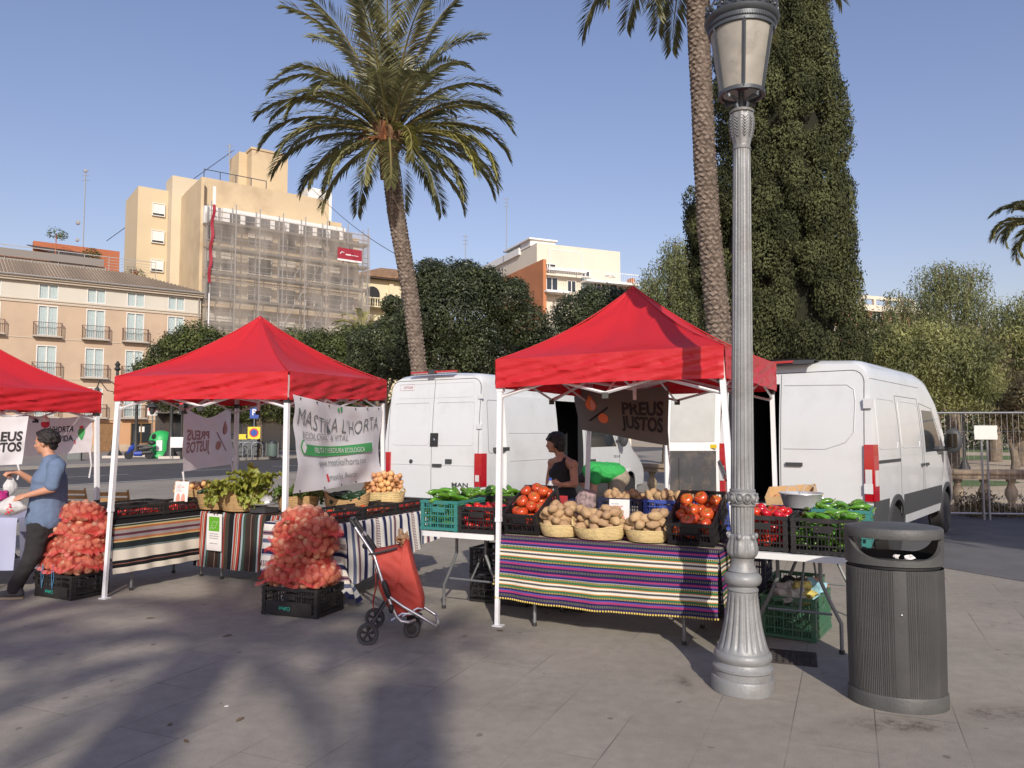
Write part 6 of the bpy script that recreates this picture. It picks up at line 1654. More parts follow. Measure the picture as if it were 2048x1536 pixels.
m_blk = stripes('dark_serape', [(22, bk), (4, (.35, .4, .42)), (9, (.33, .045, .03)), (4, (.45, .3, .22)), (3, bk), (4, (.5, .45, .4)), (8, (.33, .045, .03)), (5, bk), (7, (.30, .36, .38)), (10, (.045, .075, .06)), (24, (.045, .03, .026)), (2, (.3, .22, .18)), (16, (.04, .025, .022)), (14, (.035, .045, .042)), (8, (.40, .46, .48)), (5, (.3, .04, .03)), (5, (.14, .06, .04)), (16, (.05, .045, .035))], rep=1 / .52, swap=True, freq=1)
drape('dark cloth with vertical red, green and grey stripes behind the green leaf sign', 'tablecloth', Bfl, TA, 1.25, .7, .74, {'f': lambda u: .60, 'l': .55, 'r': .3}, m_blk, 2.0, lambda k, s, w_: (s + .02, w_) if k in 'tfb' else (s + .3, w_), amp=.02)
wh = (.74, .71, .65); nvb = (.022, .026, .075)
m_nav = stripes('navy_serape', [(16, wh), (8, nvb), (3, (.3, .32, .4)), (5, wh), (3, (.42, .3, .25)), (3, nvb, wh), (3, (.25, .08, .1), wh), (3, nvb, wh), (10, wh), (3, (.4, .42, .5)), (10, nvb), (12, wh), (8, (.12, .14, .22)), (7, wh), (3, (.35, .2, .2)), (3, nvb), (3, (.35, .2, .2)), (13, wh), (10, nvb), (2, (.4, .42, .5))], rep=1 / .62, swap=True, freq=60)
drape('white cloth with navy vertical stripes behind the red shopping trolley', 'tablecloth', Cfl, TA, .76, 1.85, .74, {'r': lambda u: .62 - .26 * u + .03 * sin(u * 5), 'f': lambda u: .50 + .12 * u, 'l': .4}, m_nav, 3.0,
 lambda k, s, w_: (s + .05, w_) if k in 'rl' else ((.32 + w_, s) if k == 't' else (-w_ + 1.2, s)), amp=.035)
tl_ = tf(Cfl, TA)
t = thing('cloth_corner', 'loose low hanging corner of the navy and white cloth beside the potato sacks', 'tablecloth', (0, 0, 0))
def cf(u, v):
 w0 = .40 * (1 - v) ** .75 + .02
 x = .90 - w0 * (1 - u) + .16 * v; y = -.05 + .06 * v - .05 * sin(u * 7) * v + .10 * u
 z = .74 - .70 * v * (1 - .12 * (1 - u))
 return tl_(x + .02 * sin(v * 8), y - .03 * sin(u * PI * 2.5) * v, z)
mb = MB(); mb.grid(cf, 24, 30, uvf=lambda u, v: (1.0 - v * .72, u * .4)); mb.build('cloth', m_nav, t, ang=80)
m_crb = stripes('cream_serape', [(18, bk), (2, (.5, .5, .45)), (8, (.03, .05, .045)), (6, (.5, .38, .18)), (8, (.38, .12, .05)), (14, (.3, .26, .25)), (10, (.10, .03, .05)), (12, (.28, .24, .24)), (8, (.38, .14, .06)), (6, (.5, .38, .18)), (24, (.02, .026, .028)), (8, (.14, .18, .17)), (44, (.62, .57, .48)), (12, bk), (3, (.22, .1, .08)), (14, bk), (42, (.62, .57, .48))], rep=1 / .56, freq=40)
drape('cloth with cream, black and rust bands hanging inside the middle stall at the left', 'tablecloth', Afl, TA, .6, 1.3, .74, {'r': .53, 'f': .4}, m_crb, 4.0, lambda k, s, w_: (s, w_ * .98) if k in 'rfl' else (s, .02), amp=.03)
Hfl = (-6.6, 8.2)
t = folding_table('table of the left stall under the plain pale blue cloth', Hfl, R(-8), 1.5, .7)
drape('plain pale blue tablecloth beside the man in the blue shirt', 'tablecloth', Hfl, R(-8), 1.5, .7, .74, {'f': lambda u: .58 - .05 * u, 'r': .56}, M('cloth_pale_blue', (.36, .38, .52), .9, var=.05, vs=3), 5.0, lambda k, s, w_: (s, w_), amp=.03)
# ================================================================== CRATES
def crate_mesh(W, D, H, name, mat, style='full', colw=None, nv=8, handle=True):
 mb = MB(); t = .012; p = .035
 nr = 3 if H > .2 else 1
 for sx in (-1, 1):
  for sy in (-1, 1):
   mb.b2(sx * W / 2 - (p if sx > 0 else 0), sx * W / 2 + (p if sx < 0 else 0), sy * D / 2 - (t if sy > 0 else 0), sy * D / 2 + (t if sy < 0 else 0), 0, H)
   mb.b2(sx * W / 2 - (t if sx > 0 else 0), sx * W / 2 + (t if sx < 0 else 0), sy * (D / 2 - t) - (p if sy > 0 else 0), sy * (D / 2 - t) + (p if sy < 0 else 0), 0, H)
 e = .004
 zs = [0.02, H - .012] + [H * k / (nr + 1) for k in range(1, nr + 1)]
 for z in zs:
  h = .024 if z > H - .03 or z < .03 else .010
  for sy in (-1, 1): mb.box((0, sy * (D / 2 - t / 2 + e), z), (W + 2 * e, t, h))
  for sx in (-1, 1): mb.box((sx * (W / 2 - t / 2 + e), 0, z), (t, D - 2 * t + 2 * e, h))
 for sy in (-1, 1):
  n = int(W / .028)
  for k in range(1, n):
   x = -W / 2 + p + (W - 2 * p) * k / n
   big = k % max(1, n // 4) == 0
   z1 = H - .01 if (big or not handle or abs(x) > .08) else H * .70
   if H < .16: z1 = H - .02
   mb.box((x, sy * (D / 2 - t / 2), (z1 + .02) / 2), (.010 if big else .0045, t * (.9 if big else .5), z1 - .02))
  if handle and H > .16:
   mb.add([(-.085, sy * (D / 2 + .003), H * .93), (.085, sy * (D / 2 + .003), H * .93), (.06, sy * (D / 2 + .003), H * .70), (-.06, sy * (D / 2 + .003), H * .70),
     (-.085, sy * (D / 2 - .008), H * .93), (.085, sy * (D / 2 - .008), H * .93), (.06, sy * (D / 2 - .008), H * .70), (-.06, sy * (D / 2 - .008), H * .70)], [(3, 2, 6, 7), (0, 3, 7, 4), (1, 5, 6, 2)])
   mb.box((0, sy * (D / 2 - .001), H * .705), (.13, .012, .05)); mb.box((0, sy * (D / 2 - .001), H * .93), (.2, .014, .03))
 for sx in (-1, 1):
  n = int(D / .028)
  for k in range(1, n):
   y = -D / 2 + p + (D - 2 * p) * k / n
   big = k % max(1, n // 3) == 0
   z1 = H - .02 if (abs(y) > .06 or H < .16) else H * .7
   mb.box((sx * (W / 2 - t / 2), y, (z1 + .02) / 2), (t * (.9 if big else .5), .010 if big else .0045, z1 - .02))
  if H > .16: mb.box((sx * (W / 2 - .003), 0, H * .7), (.012, .13, .035))
 for k in range(int(W / .05)): mb.box((-W / 2 + .03 + k * .05, 0, .012), (.012, D - .03, .01))
 for k in range(int(D / .05)): mb.box((0, -D / 2 + .03 + k * .05, .017), (W - .03, .012, .008))
 return mb.mesh(name, mat, smooth=0)
m_cbk = M('crate_black', (.018, .017, .018), .45, spec=.5, dirt=((.08, .07, .06), .35), ds=6)
m_ctl = M('crate_teal', (.035, .20, .18), .5, dirt=((.1, .16, .13), .4), ds=6)
m_cgr = M('crate_green', (.05, .15, .085), .5, dirt=((.2, .17, .11), .5), ds=5)
m_cbl = M('crate_blue', (.05, .085, .36), .5, dirt=((.1, .1, .2), .4), ds=5)
m_cdb = M('crate_dark_blue', (.022, .024, .06), .5)
CR = {}
def crate(kind, label, loc, rz, size=(.6, .4, .28), mat=None, tilt=0., group='plastic produce crates', cat='crate', name='plastic_crate'):
 key = (kind, size)
 if key not in CR: CR[key] = crate_mesh(*size, 'crate_' + kind, mat or m_cbk)
 o = inst(CR[key], name, loc, (tilt, 0, rz)); tag(o, label, cat, group); return o
def frame_xf(o):
 return MT(o.location) @ o.rotation_euler.to_matrix().to_4x4()
m_pot = M('potato_skin', (.44, .29, .155), .8, var=.12, vs=9, bump=.35, bs=22, rndv=.10, dirt=((.24, .15, .08), .7), ds=14)
m_potr = M('potato_skin_red', (.48, .23, .145), .75, var=.12, vs=12, bump=.3, bs=25, rndv=.14, dirt=((.36, .15, .09), .6), ds=16)
m_tom = M('tomato_skin', (.52, .07, .018), .24, var=.35, vs=7, spec=.6, rndv=.12, dirt=((.55, .22, .03), .55), ds=4)
m_tomr = M('tomato_skin_red', (.55, .018, .012), .22, var=.15, vs=7, spec=.6, rndv=.12)
m_on = M('onion_skin', (.60, .30, .12), .4, var=.2, vs=12, spec=.5, rndv=.2, dirt=((.80, .62, .42), .7), ds=9, stretch=(4, 4, .6))
m_pep = M('pepper_skin', (.085, .22, .018), .25, var=.3, vs=8, spec=.6, rndv=.2)
m_cuc = M('cucumber_skin', (.012, .035, .012), .35, var=.2, vs=10, spec=.5)
m_stalk = M('stalk_green', (.16, .24, .05), .6)
def prod(kind, k):
 r = random.Random(k * 7 + len(kind)); mb = MB()
 if kind in ('potato', 'redpotato', 'bigpotato'):
  mb.ell((0, 0, 0), (.042 * r.uniform(.95, 1.35), .034 * r.uniform(.9, 1.05), .031), 16, 12, nz=.20, seed=k * 3.3)
  return mb.mesh(kind, m_potr if kind == 'redpotato' else m_pot, ang=180)
 if kind in ('tomato', 'redtomato'):
  prof = [(.0, -.75), (.35, -.78), (.75, -.55), (.97, -.1), (.93, .3), (.65, .62), (.3, .68), (.12, .6), (0, .56)]
  mb.lathe([(a, b_) for a, b_ in prof], 20, mod=lambda th, i: 1 + .035 * cos(th * 5 + k) + .02 * cos(th * 9), cap=False)
  for j in range(5):
   th = 2 * PI * j / 5; mb.add([(0, 0, .60), (.28 * cos(th - .2), .28 * sin(th - .2), .70), (.48 * cos(th), .48 * sin(th), .72), (.28 * cos(th + .2), .28 * sin(th + .2), .70)], [(0, 1, 2, 3)], 1)
  return mb.mesh(kind, [m_tom if kind == 'tomato' else m_tomr, m_stalk], ang=60)
 if kind == 'onion':
  mb.lathe([(0, -.95), (.2, -.9), (.62, -.68), (.92, -.3), (1, 0), (.93, .32), (.65, .66), (.3, .88), (.12, 1.05), (.08, 1.35), (.0, 1.42)], 16, mod=lambda th, i: 1 + .02 * cos(th * 7 + i))
  mb.tube([(0, 0, 1.1), (.1 * (k - 1.5), .08, 1.6)], [.1, .02], 5)
  return mb.mesh(kind, m_on, ang=80)
 if kind == 'pepper':
  pts = [(-1.0, 0, 0), (-.8, .02, .05), (-.3, .06 * (k - 1), .1), (.3, .08 * (k - 1), .05), (.75, .1 * (k - 1), -.08), (1.0, .12 * (k - 1), -.2)]
  mb.tube(pts, [.15, .27, .29, .24, .14, .02], 12)
  mb.tube([(-1.0, 0, 0), (-1.12, 0, .08), (-1.3, .03, .2)], [.12, .05, .05], 6, mi=1)
  for i_, v in enumerate(mb.v):
   a = math.atan2(v.z, v.y); mb.v[i_] = V_((v.x, v.y * (1 + .06 * cos(3 * a)), v.z * (1 + .06 * cos(3 * a))))
  return mb.mesh(kind, [m_pep, m_stalk], ang=70)
 if kind == 'cucumber':
  mb.tube([(-1, 0, 0), (-.93, 0, .0), (-.6, 0, .05), (0, .05, .08), (.6, 0, .04), (.93, 0, 0), (1, 0, 0)], [.06, .2, .27, .29, .27, .2, .05], 12)
  return mb.mesh(kind, m_cuc, ang=80)
PM = {}
def pm(kind, k):
 if (kind, k) not in PM: PM[(kind, k)] = prod(kind, k)
 return PM[(kind, k)]
def heap(kind, n, region, rad, zfun, seed, label, group, cat, X=None, size=1., nk=4, spread=.97, orient='free', name=None, depth_cand=14, zmax=None):
 """ballistic packing of n pieces over an elliptical or rectangular footprint"""
 r = random.Random(seed); placed = []; objs = []
 shape, a, b_ = region
 for i in range(n):
  best = None
  for c in range(depth_cand):
   if shape == 'e':
    th = r.uniform(0, 2 * PI); q = math.sqrt(r.random()); x, y = a * q * cos(th), b_ * q * sin(th)
   else: x, y = r.uniform(-a, a), r.uniform(-b_, b_)
   z = zfun(x, y)
   for (px, py, pz) in placed:
    d2 = (px - x) ** 2 + (py - y) ** 2; D_ = (2 * rad * spread) ** 2
    if d2 < D_: z = max(z, pz + math.sqrt(D_ - d2))
   if best is None or z < best[2]: best = (x, y, z)
  if zmax and best[2] > zmax: continue
  placed.append(best)
  p = V_(best)
  if orient == 'up': rot = Euler((r.uniform(-.5, .5), r.uniform(-.5, .5), r.uniform(0, 6.3)))
  elif orient == 'flat': rot = Euler((r.uniform(-.3, .3), r.uniform(-.45, .45), r.uniform(0, 6.3)))
  else: rot = Euler((r.uniform(0, 6.3), r.uniform(0, 6.3), r.uniform(0, 6.3)))
  k = r.randrange(nk)
  if X is not None:
   Mx = X @ MT(p) @ rot.to_matrix().to_4x4(); p = Mx.to_translation(); rot = Mx.to_euler()
  o = inst(pm(kind, k), name or kind, p, rot, size * r.uniform(.88, 1.12)); tag(o, label, cat, group); objs.append(o)
 return objs
m_esp = M('esparto_straw', (.42, .27, .12), .85, var=.2, vs=18, bump=.5, bs=60, stretch=(1, 1, 3))
m_espl = M('palm_straw_pale', (.60, .46, .22), .85, var=.15, vs=18, bump=.5, bs=60)
def basket(label, loc, rx, ry, h, rz=0., mat=None, wavy=.0, handles=True, seed=1, tilt=0., fill=.6, flare=1.25, group='straw baskets'):
 t = thing('straw_basket', label, 'basket', loc, rz, group); t.rotation_euler = (tilt, 0, rz)
 mat = mat or m_esp
 mb = MB(); prof = []; nc = 9
 for k in range(nc):
  for q in range(4):
   u = (k + q / 4) / nc
   rr = (1 / flare + (1 - 1 / flare) * sin(u * PI / 2) ** .8)
   prof.append((rr + .018 * sin(q / 4 * PI), h * u))
 prof.append((1.03, h)); prof.append((1.0, h + .006)); prof.append((.955, h - .004)); prof += [(.93, h * .8), (.9, h * fill), (.0, h * fill)]
 def warp(p):
  th = math.atan2(p[1], p[0]); f = (p[2] / h) ** 2
  return V_((p[0] * rx, p[1] * ry, p[2] + wavy * cos(2 * th + seed) * f * h))
 b_ = MB(); b_.lathe(prof, 56, cap=False); b_.v = [warp(v) for v in b_.v]
 o = b_.build('woven_body', mat, t, ang=50)
 if handles:
  for s in (-1, 1):
   mb = MB(); pts = []
   for q in range(9):
    a = PI * q / 8; pts.append((s * (rx * 1.0 + .012 * sin(a)), -.055 * cos(a), h * .93 + .05 * sin(a) + wavy * cos(seed if True else 0) * h))
   mb.tube(pts, .009, 6); mb.build('handle', mat, t)
 return t
# ================================================================== RIGHT STALL GOODS
e_ = tf(Efl, TA); TZ = .755
def dome(z0, rx, ry, hgt): return lambda x, y: z0 + hgt * (1 - min(1, (x / rx) ** 2 + (y / ry) ** 2))
Bk = [(.475, .18, .172, .150, .098, 'left', 26, 1), (.84, .17, .215, .165, .10, 'middle', 34, 2), (1.235, .19, .175, .145, .092, 'right', 26, 3)]
for i, (bx, by, rx, ry, h, nm, n, sd_) in enumerate(Bk):
 lab = ['round pale straw basket of potatoes beside the tilted tomato crate on the front table', 'wide wavy rimmed straw basket of potatoes in front of the small white card', 'round straw basket of potatoes next to the shaded tomato crate by the lamp post'][i]
 basket(lab, e_(bx, by, TZ), rx, ry, h, TA + (0 if i != 1 else .15), m_espl, wavy=.0 if i != 1 else .12, handles=i == 1, seed=i, fill=.55)
 heap('potato', n, ('e', rx * .78, ry * .76), .036, dome(TZ + h * .55 + .03, rx, ry, .03), 10 + i, ['brown potato in the straw basket beside the tilted tomato crate', 'brown potato in the wide straw basket before the white card', 'brown potato in the straw basket nearest the lamp post'][i], 'potatoes in the baskets of the front table', 'potato', size=1.16, orient='flat', X=MT(e_(bx, by, 0)) @ Matrix.Rotation(TA, 4, 'Z'))
def tilted(label, fl_xy, rz, tom_label, seed, n=22, ang=25, W=.32):
 t_ = R(ang); loc = e_(fl_xy[0], fl_xy[1], TZ)
 D, H = .52, .19
 o = crate('tilt', label, loc, TA + rz, (W, D, H), m_cbk, tilt=t_)
 X = MT(loc) @ Euler((t_, 0, TA + rz)).to_matrix().to_4x4()
 piv = X @ V_((0, -D / 2, 0)); dz = TZ - piv.z + .0; o.location.z += dz; X = MT((0, 0, dz)) @ X
 heap('tomato', n, ('r', W / 2 - .05, D / 2 - .06), .050, lambda x, y: .06 + max(0, (.0 - y) * .10), seed, tom_label, 'tomatoes in the tilted crates', 'tomato', X=X, size=.055, orient='up', zmax=.27)
 return o, X
tilted('black crate of big tomatoes propped up steeply at the left end of the front table', (.155, .34), .0, 'big orange red tomato in the left tilted crate', 31)
tilted('shaded black crate of tomatoes propped up beside the lamp post', (1.615, .34), .0, 'big orange red tomato in the tilted crate beside the lamp post', 32, W=.36)
for i, (x, y) in enumerate(((.16, .52), (1.62, .52))):
 crate('lowdark', ['low black crate used as a prop under the left tilted tomato crate', 'low black crate used as a prop under the tilted tomato crate by the lamp post'][i], e_(x, y, TZ), TA, (.30, .22, .12), m_cbk)
for i, (x, y) in enumerate(((.64, .57), (1.16, .56))):
 crate('low', ['low black crate at the back of the front table behind the left potato baskets', 'low black crate of red tomatoes just right of the white card'][i], e_(x, y, TZ), TA, (.48, .34, .14), m_cbk)
 heap('redtomato', 12, ('r', .19, .12), .042, lambda xx, yy: TZ + .085, 40 + i, ['red tomato in the low crate behind the left potato basket', 'red tomato in the low crate right of the white card'][i], 'red tomatoes in the low crates of the front table', 'tomato', X=MT(e_(x, y, 0)) @ Matrix.Rotation(TA, 4, 'Z'), size=.045, orient='up', name='tomato')
def card(label, o, ang, w_, h_, tilt=.12, scale=1.):
 t = thing('price_card', label, 'card', o, ang); X = Matrix.Rotation(-tilt, 4, 'X')
 mb = MB(); mb.box((0, 0, h_ / 2), (w_, .003, h_), X=X); mb.build('card', m_whit, t, smooth=0)
 def fn(x, y): return X @ V_((x, -.0035, y))
 mb = MB(); th = h_ * .055
 put_text(mb, 'Ací venem', th, fn, -w_ * .38, h_ * .80, width=w_ * .36); put_text(mb, "en l'Horta", th, fn, -w_ * .38, h_ * .60, width=w_ * .34); put_text(mb, 'de València', th, fn, -w_ * .38, h_ * .50, width=w_ * .42); mb.build('lettering', M('ink_teal', (.06, .12, .18), .7), t, smooth=0)
 mb = MB(); put_text(mb, 'collita i vida', th, fn, -w_ * .38, h_ * .70, width=w_ * .56, bold=.02); mb.build('lettering', m_inkr, t, smooth=0)
 mb = MB()
 for cx, hh in ((-.2, .40), (.17, .38)):
  n_ = 12; pts = [(w_ * (cx + .15 * cos(PI * k / n_)), h_ * (.02 + hh * sin(PI * k / n_) ** .8)) for k in range(n_ + 1)]
  mb.add([fn(*p) for p in pts], [tuple(range(len(pts)))])
 mb.build('fruit_print', m_pk, t, smooth=0)
 return t
card('white printed card standing among the potatoes of the wide middle basket', e_(.93, .38, TZ + .095), TA + .1, .175, .21)
g_ = tf(Gfl, TA)
for i, (x, y, z, kind, mt_, lab) in enumerate([(.14, .28, .75, 'dkb', m_cdb, 'dark blue crate behind the white card, leftmost on the rear table'), (.60, .26, .75, 'blue', m_cbl, 'bright blue crate topped with potatoes in the middle of the rear table'), (1.07, .28, .75, 'blue', m_cbl, 'bright blue crate behind the shaded tomato crate, nearest the lamp post')]):
 crate(kind, lab, g_(x, y, z), TA, (.44, .38, .25), mt_)
for i, (x, y, n, w_) in enumerate(((.60, .24, 34, .19), (.16, .3, 24, .18), (1.05, .3, 12, .16))):
 X = MT(g_(x, y, 0)) @ Matrix.Rotation(TA, 4, 'Z')
 heap('potato', n, ('r', w_, .14), .034, dome(.75 + .215, .25, .2, .05), 50 + i, ['brown potato heaped on the bright blue crate of the rear table', 'brown potato heaped on the dark blue crate of the rear table', 'brown potato in the blue crate behind the shaded tomatoes'][i], 'potatoes on the rear table', 'potato', X=X, zmax=.75 + .34 if i < 2 else 1.0)
f_ = tf(Ffl, TA)
crate('blue2', 'bright blue crate standing behind the tomato crate, right of the lamp post collar', f_(.30, 1.42, .745), TA, (.5, .38, .24), m_cbl)
wbx = thing('wooden_box', 'light wooden fruit box tilted on the blue crate right of the lamp post', 'box', f_(.20, 1.40, .99), TA)
m_pine = M('poplar_wood', (.60, .40, .20), .75, var=.15, vs=9, bump=.2, bs=30)
wbx.rotation_euler = (.25, -.1, TA)
mb = MB(); mb.b2(-.2, .2, -.15, .15, 0, .008)
for s in (-1, 1): mb.b2(-.2, .2, s * .15 - .004, s * .15 + .004, .01, .12); mb.b2(s * .2 - .004, s * .2 + .004, -.15, .15, .01, .12)
mb.build('slatted_sides', m_pine, wbx, smooth=0)
heap('onion', 9, ('r', .14, .1), .03, lambda x, y: 1.04, 61, 'pale onion in the light wooden box right of the lamp post', 'onions in the wooden box', 'onion', X=MT(f_(.20, 1.40, 0)), size=.032)
tub = thing('zinc_tub', 'round zinc tub with two wire handles behind the tomato and pepper crates', 'tub', f_(.34, .86, 1.0), 0)
m_zn = M('zinc', (.50, .51, .52), .35, metal=.35, var=.1, vs=5)
mb = MB(); mb.lathe([(.12, 0), (.135, .01), (.165, .11), (.178, .12), (.175, .128), (.16, .115), (.13, .015), (.0, .01)], 40, cap=False); mb.build('tub_body', m_zn, tub)
for s, ph_ in ((-1, 0), (1, .6)):
 mb = MB(); mb.tube([(s * .10 + .055 * cos(a), -.08 * s * -1 + .0, .115 + .075 * sin(a)) for a in [PI * k / 12 for k in range(13)]], .004, 5); mb.build('handle', m_zn, tub)
mb = MB(); mb.box((.10, -.10, .118), (.09, .016, .012), rz=.1); mb.build('yellow_grip', M('grip_yellow', (.6, .5, .1), .5), tub)
crate('backlow', 'black crate at the back carrying the zinc tub', f_(.34, .84, .745), TA, (.6, .4, .25), m_cbk)
def boxheap(kind, n, c, W, D, z0, seed, lab, grp, cat, rad, size, rz=TA, zmax=None, orient='free', nm=None, nk=4):
 return heap(kind, n, ('r', W / 2 - rad - .012, D / 2 - rad - .012), rad, lambda x, y: z0 + rad, seed, lab, grp, cat, X=MT((c.x, c.y, 0)) @ Matrix.Rotation(rz, 4, 'Z'), size=size, zmax=zmax, orient=orient, name=nm, nk=nk)
c = f_(.155, .30, .745); crate('blk28', 'black crate of small red tomatoes directly right of the lamp post', c, TA, (.37, .50, .26), m_cbk)
boxheap('redtomato', 120, c, .37, .50, .77, 71, 'small red tomato in the black crate right of the lamp post', 'small tomatoes in the crate right of the lamp post', 'tomato', .034, .036, zmax=1.035, orient='up', nm='tomato')
c = f_(.585, .27, .745); crate('blk28b', 'black crate of long green peppers at the corner of the table beside the litter bin', c, TA, (.44, .5, .26), m_cbk)
boxheap('pepper', 80, c, .44, .50, .77, 72, 'long green pepper in the black crate beside the litter bin', 'green peppers in the crate beside the litter bin', 'pepper', .038, .075, zmax=1.04, orient='flat', nm='pepper', nk=3)
c = f_(.66, .82, .745); crate('teal', 'teal crate of green peppers behind the black pepper crate, above the litter bin', c, TA, (.42, .5, .28), m_ctl)
boxheap('pepper', 34, c, .42, .50, .93, 73, 'green pepper heaped in the teal crate above the litter bin', 'green peppers in the teal crates', 'pepper', .038, .075, zmax=1.11, orient='flat', nm='pepper', nk=3)
c = V_((2.33, 6.35, 0)); crate('green', 'dirty green crate filled with bags standing on the ground under the right table', c, TA - .1, (.42, .58, .33), m_cgr)
crate('green', 'second dirty green crate on the ground behind the first under the right table', c + V_((.20, .62, 0)), TA - .1, (.42, .58, .33), m_cgr)
rg = thing('pile_of_bags', 'heap of patterned cloth and plastic bags stuffed in the green crate under the right table', 'bags', (2.33, 6.35, .30), 0)
for k, (cc, xo, yo) in enumerate((((.02, .02, .02), -.08, .02), ((.28, .5, .58), .10, -.06), ((.5, .42, .12), .0, -.12), ((.45, .2, .1), .14, .05), ((.02, .02, .022), .1, .2), ((.5, .48, .45), -.1, -.15))):
 mb = MB(); mb.ell((xo, yo, .04), (.11, .10, .07), 14, 10, nz=1.0, seed=k * 5.1); mb.build('bag', M('bag_%d' % k, cc, .6, var=.3, vs=18), rg)
for i, z in enumerate((.0, .27)):
 crate('dkb2', ['lower dark blue crate of the stack under the table right of the lamp post', 'upper dark blue crate of the stack under the table right of the lamp post'][i], (2.02, 6.95, z), TA, (.55, .38, .265), m_cdb, group='dark crates stacked under the right table')
d_ = tf(Dfl, TA)
c = d_(.20, .26, .745); crate('teal2', 'teal crate of green peppers at the near left corner of the white table', c, TA, (.385, .5, .27), m_ctl)
boxheap('pepper', 85, c, .385, .50, .77, 81, 'green pepper in the teal crate at the corner of the white table', 'green peppers in the teal crates', 'pepper', .038, .078, zmax=1.12, orient='flat', nm='pepper', nk=3)
c = d_(.59, .27, .745); crate('blk26', 'black crate of plum tomatoes behind the left pole of the right canopy', c, TA, (.385, .5, .23), m_cbk)
boxheap('redtomato', 85, c, .385, .50, .77, 82, 'small red tomato in the crate behind the left pole of the right canopy', 'small tomatoes in the crate behind the canopy pole', 'tomato', .034, .036, zmax=.97, orient='up', nm='tomato')
c = d_(.33, .80, .745); crate('blk26c', 'black crate of green peppers at the back of the white table', c, TA, (.6, .4, .28), m_cbk)
boxheap('pepper', 44, c, .6, .40, .93, 83, 'green pepper heaped in the rear crate of the white table', 'green peppers of the rear crate', 'pepper', .038, .078, zmax=1.16, orient='flat', nm='pepper', nk=3)
t = thing('red_tray', 'shallow red plastic tray behind the tomato crates under the right canopy', 'tray', d_(.72, .95, .93), TA)
mb = MB(); mb.b2(-.25, .25, -.18, .18, 0, .01)
for s in (-1, 1): mb.b2(-.25, .25, s * .18 - .006, s * .18 + .006, .0, .075); mb.b2(s * .25 - .006, s * .25 + .006, -.18, .18, .0, .075)
mb.build('tray', M('tray_red', (.55, .04, .05), .4), t, smooth=0)
crate('blk26d', 'black crate at the back of the white table carrying the red tray', d_(.72, .96, .745), TA, (.52, .38, .18), m_cbk)
t = thing('water_bottle', 'clear plastic water bottle with a blue cap behind the pepper crates', 'bottle', d_(.78, 1.15, .93), 0)
m_pet = mk('clear_plastic')[0]; q = m_pet.node_tree.nodes['Principled BSDF']; q.inputs['Base Color'].default_value = (.8, .86, .9, 1); q.inputs['Roughness'].default_value = .1; q.inputs['Alpha'].default_value = .4
mb = MB(); mb.lathe([(.035, 0), (.037, .02), (.037, .14), (.033, .17), (.015, .205), (.013, .22)], 20); mb.build('bottle_body', m_pet, t)
mb = MB(); mb.lathe([(.016, .22), (.016, .245)], 14); mb.build('cap', M('cap_blue', (.04, .08, .4), .4), t)
for i, (x, y, z) in enumerate(((.45, .85, 0), (.45, .85, .26), (1.0, .9, 0.))):
 c = d_(x, y, z); crate('under', ['lower black crate stacked on the ground under the white table', 'upper black crate stacked under the white table', 'black crate on the ground behind the legs of the front table'][i], c, TA, (.6, .4, .255), m_cbk, group='black crates stacked under the white table')
# ================================================================== MIDDLE STALL GOODS
a_ = tf(Afl, TA); b_ = tf(Bfl, TA); c_ = tf(Cfl, TA)
for i, (x, y, lab) in enumerate([(.41, .32, 'near shallow black crate of red tomatoes on the left table of the middle stall'), (.41, .93, 'far shallow black crate of red tomatoes on the left table of the middle stall'), (.12, .6, 'rear shallow black crate on the left table of the middle stall')]):
 crate('shal', lab, a_(x, y, .75), TA + R(90), (.6, .36, .125), m_cbk, group='shallow crates on the left table')
 if i < 2: heap('redtomato', 26, ('r', .26, .13), .030, lambda xx, yy: .79, 90 + i, ['small red tomato in the near shallow crate of the left table', 'small red tomato in the far shallow crate of the left table'][i], 'small tomatoes on the left table', 'tomato', X=MT(a_(x, y, 0)) @ Matrix.Rotation(TA + R(90), 4, 'Z'), size=.032, orient='up', name='tomato')
card('white printed card in front of the onion basket of the middle stall', (-3.66, 8.52, .865), TA + .25, .17, .22)
bo = V_((-3.80, 9.25, .80))
basket('straw basket of brown onions behind the small white card of the middle stall', bo, .25, .19, .15, TA, m_esp, handles=False, fill=.6)
heap('onion', 46, ('e', .22, .16), .031, dome(.80 + .13, .2, .15, .08), 95, 'brown onion in the basket behind the white card', 'onions behind the white card', 'onion', X=MT((bo.x, bo.y, 0)), size=.034)
p = b_(.12, .10, .765)
basket('brown straw basket of dark cucumbers left of the leafy greens', p, .21, .16, .17, TA, m_esp, wavy=.05, handles=False, fill=.75, seed=2)
heap('cucumber', 22, ('e', .15, .10), .027, lambda x, y: .765 + .155, 96, 'dark green cucumber in the basket left of the leafy greens', 'cucumbers in the left basket', 'cucumber', X=MT((p.x, p.y, 0)), size=.09, orient='flat', nk=1)
p1 = b_(.52, .10, .765)
basket('big brown straw basket overflowing with green chard above the leaf sign', p1, .25, .19, .20, TA, m_esp, wavy=.14, handles=True, fill=.7, seed=3.1)
p2 = b_(1.18, .30, .765)
basket('brown straw basket of dark leafy greens under the big white banner', p2, .24, .19, .17, TA, m_esp, wavy=.03, handles=False, fill=.7, seed=1.1)
m_chard = leafmat('chard_leaf', (.20, .24, .035), var=.2, vs=9, trans=.3, rough=.4, c2=(.36, .38, .08))
m_chardd = leafmat('spinach_leaf', (.055, .10, .02), var=.2, vs=9, trans=.2, rough=.45, c2=(.10, .16, .03))
m_rib = M('chard_rib', (.42, .50, .22), .5)
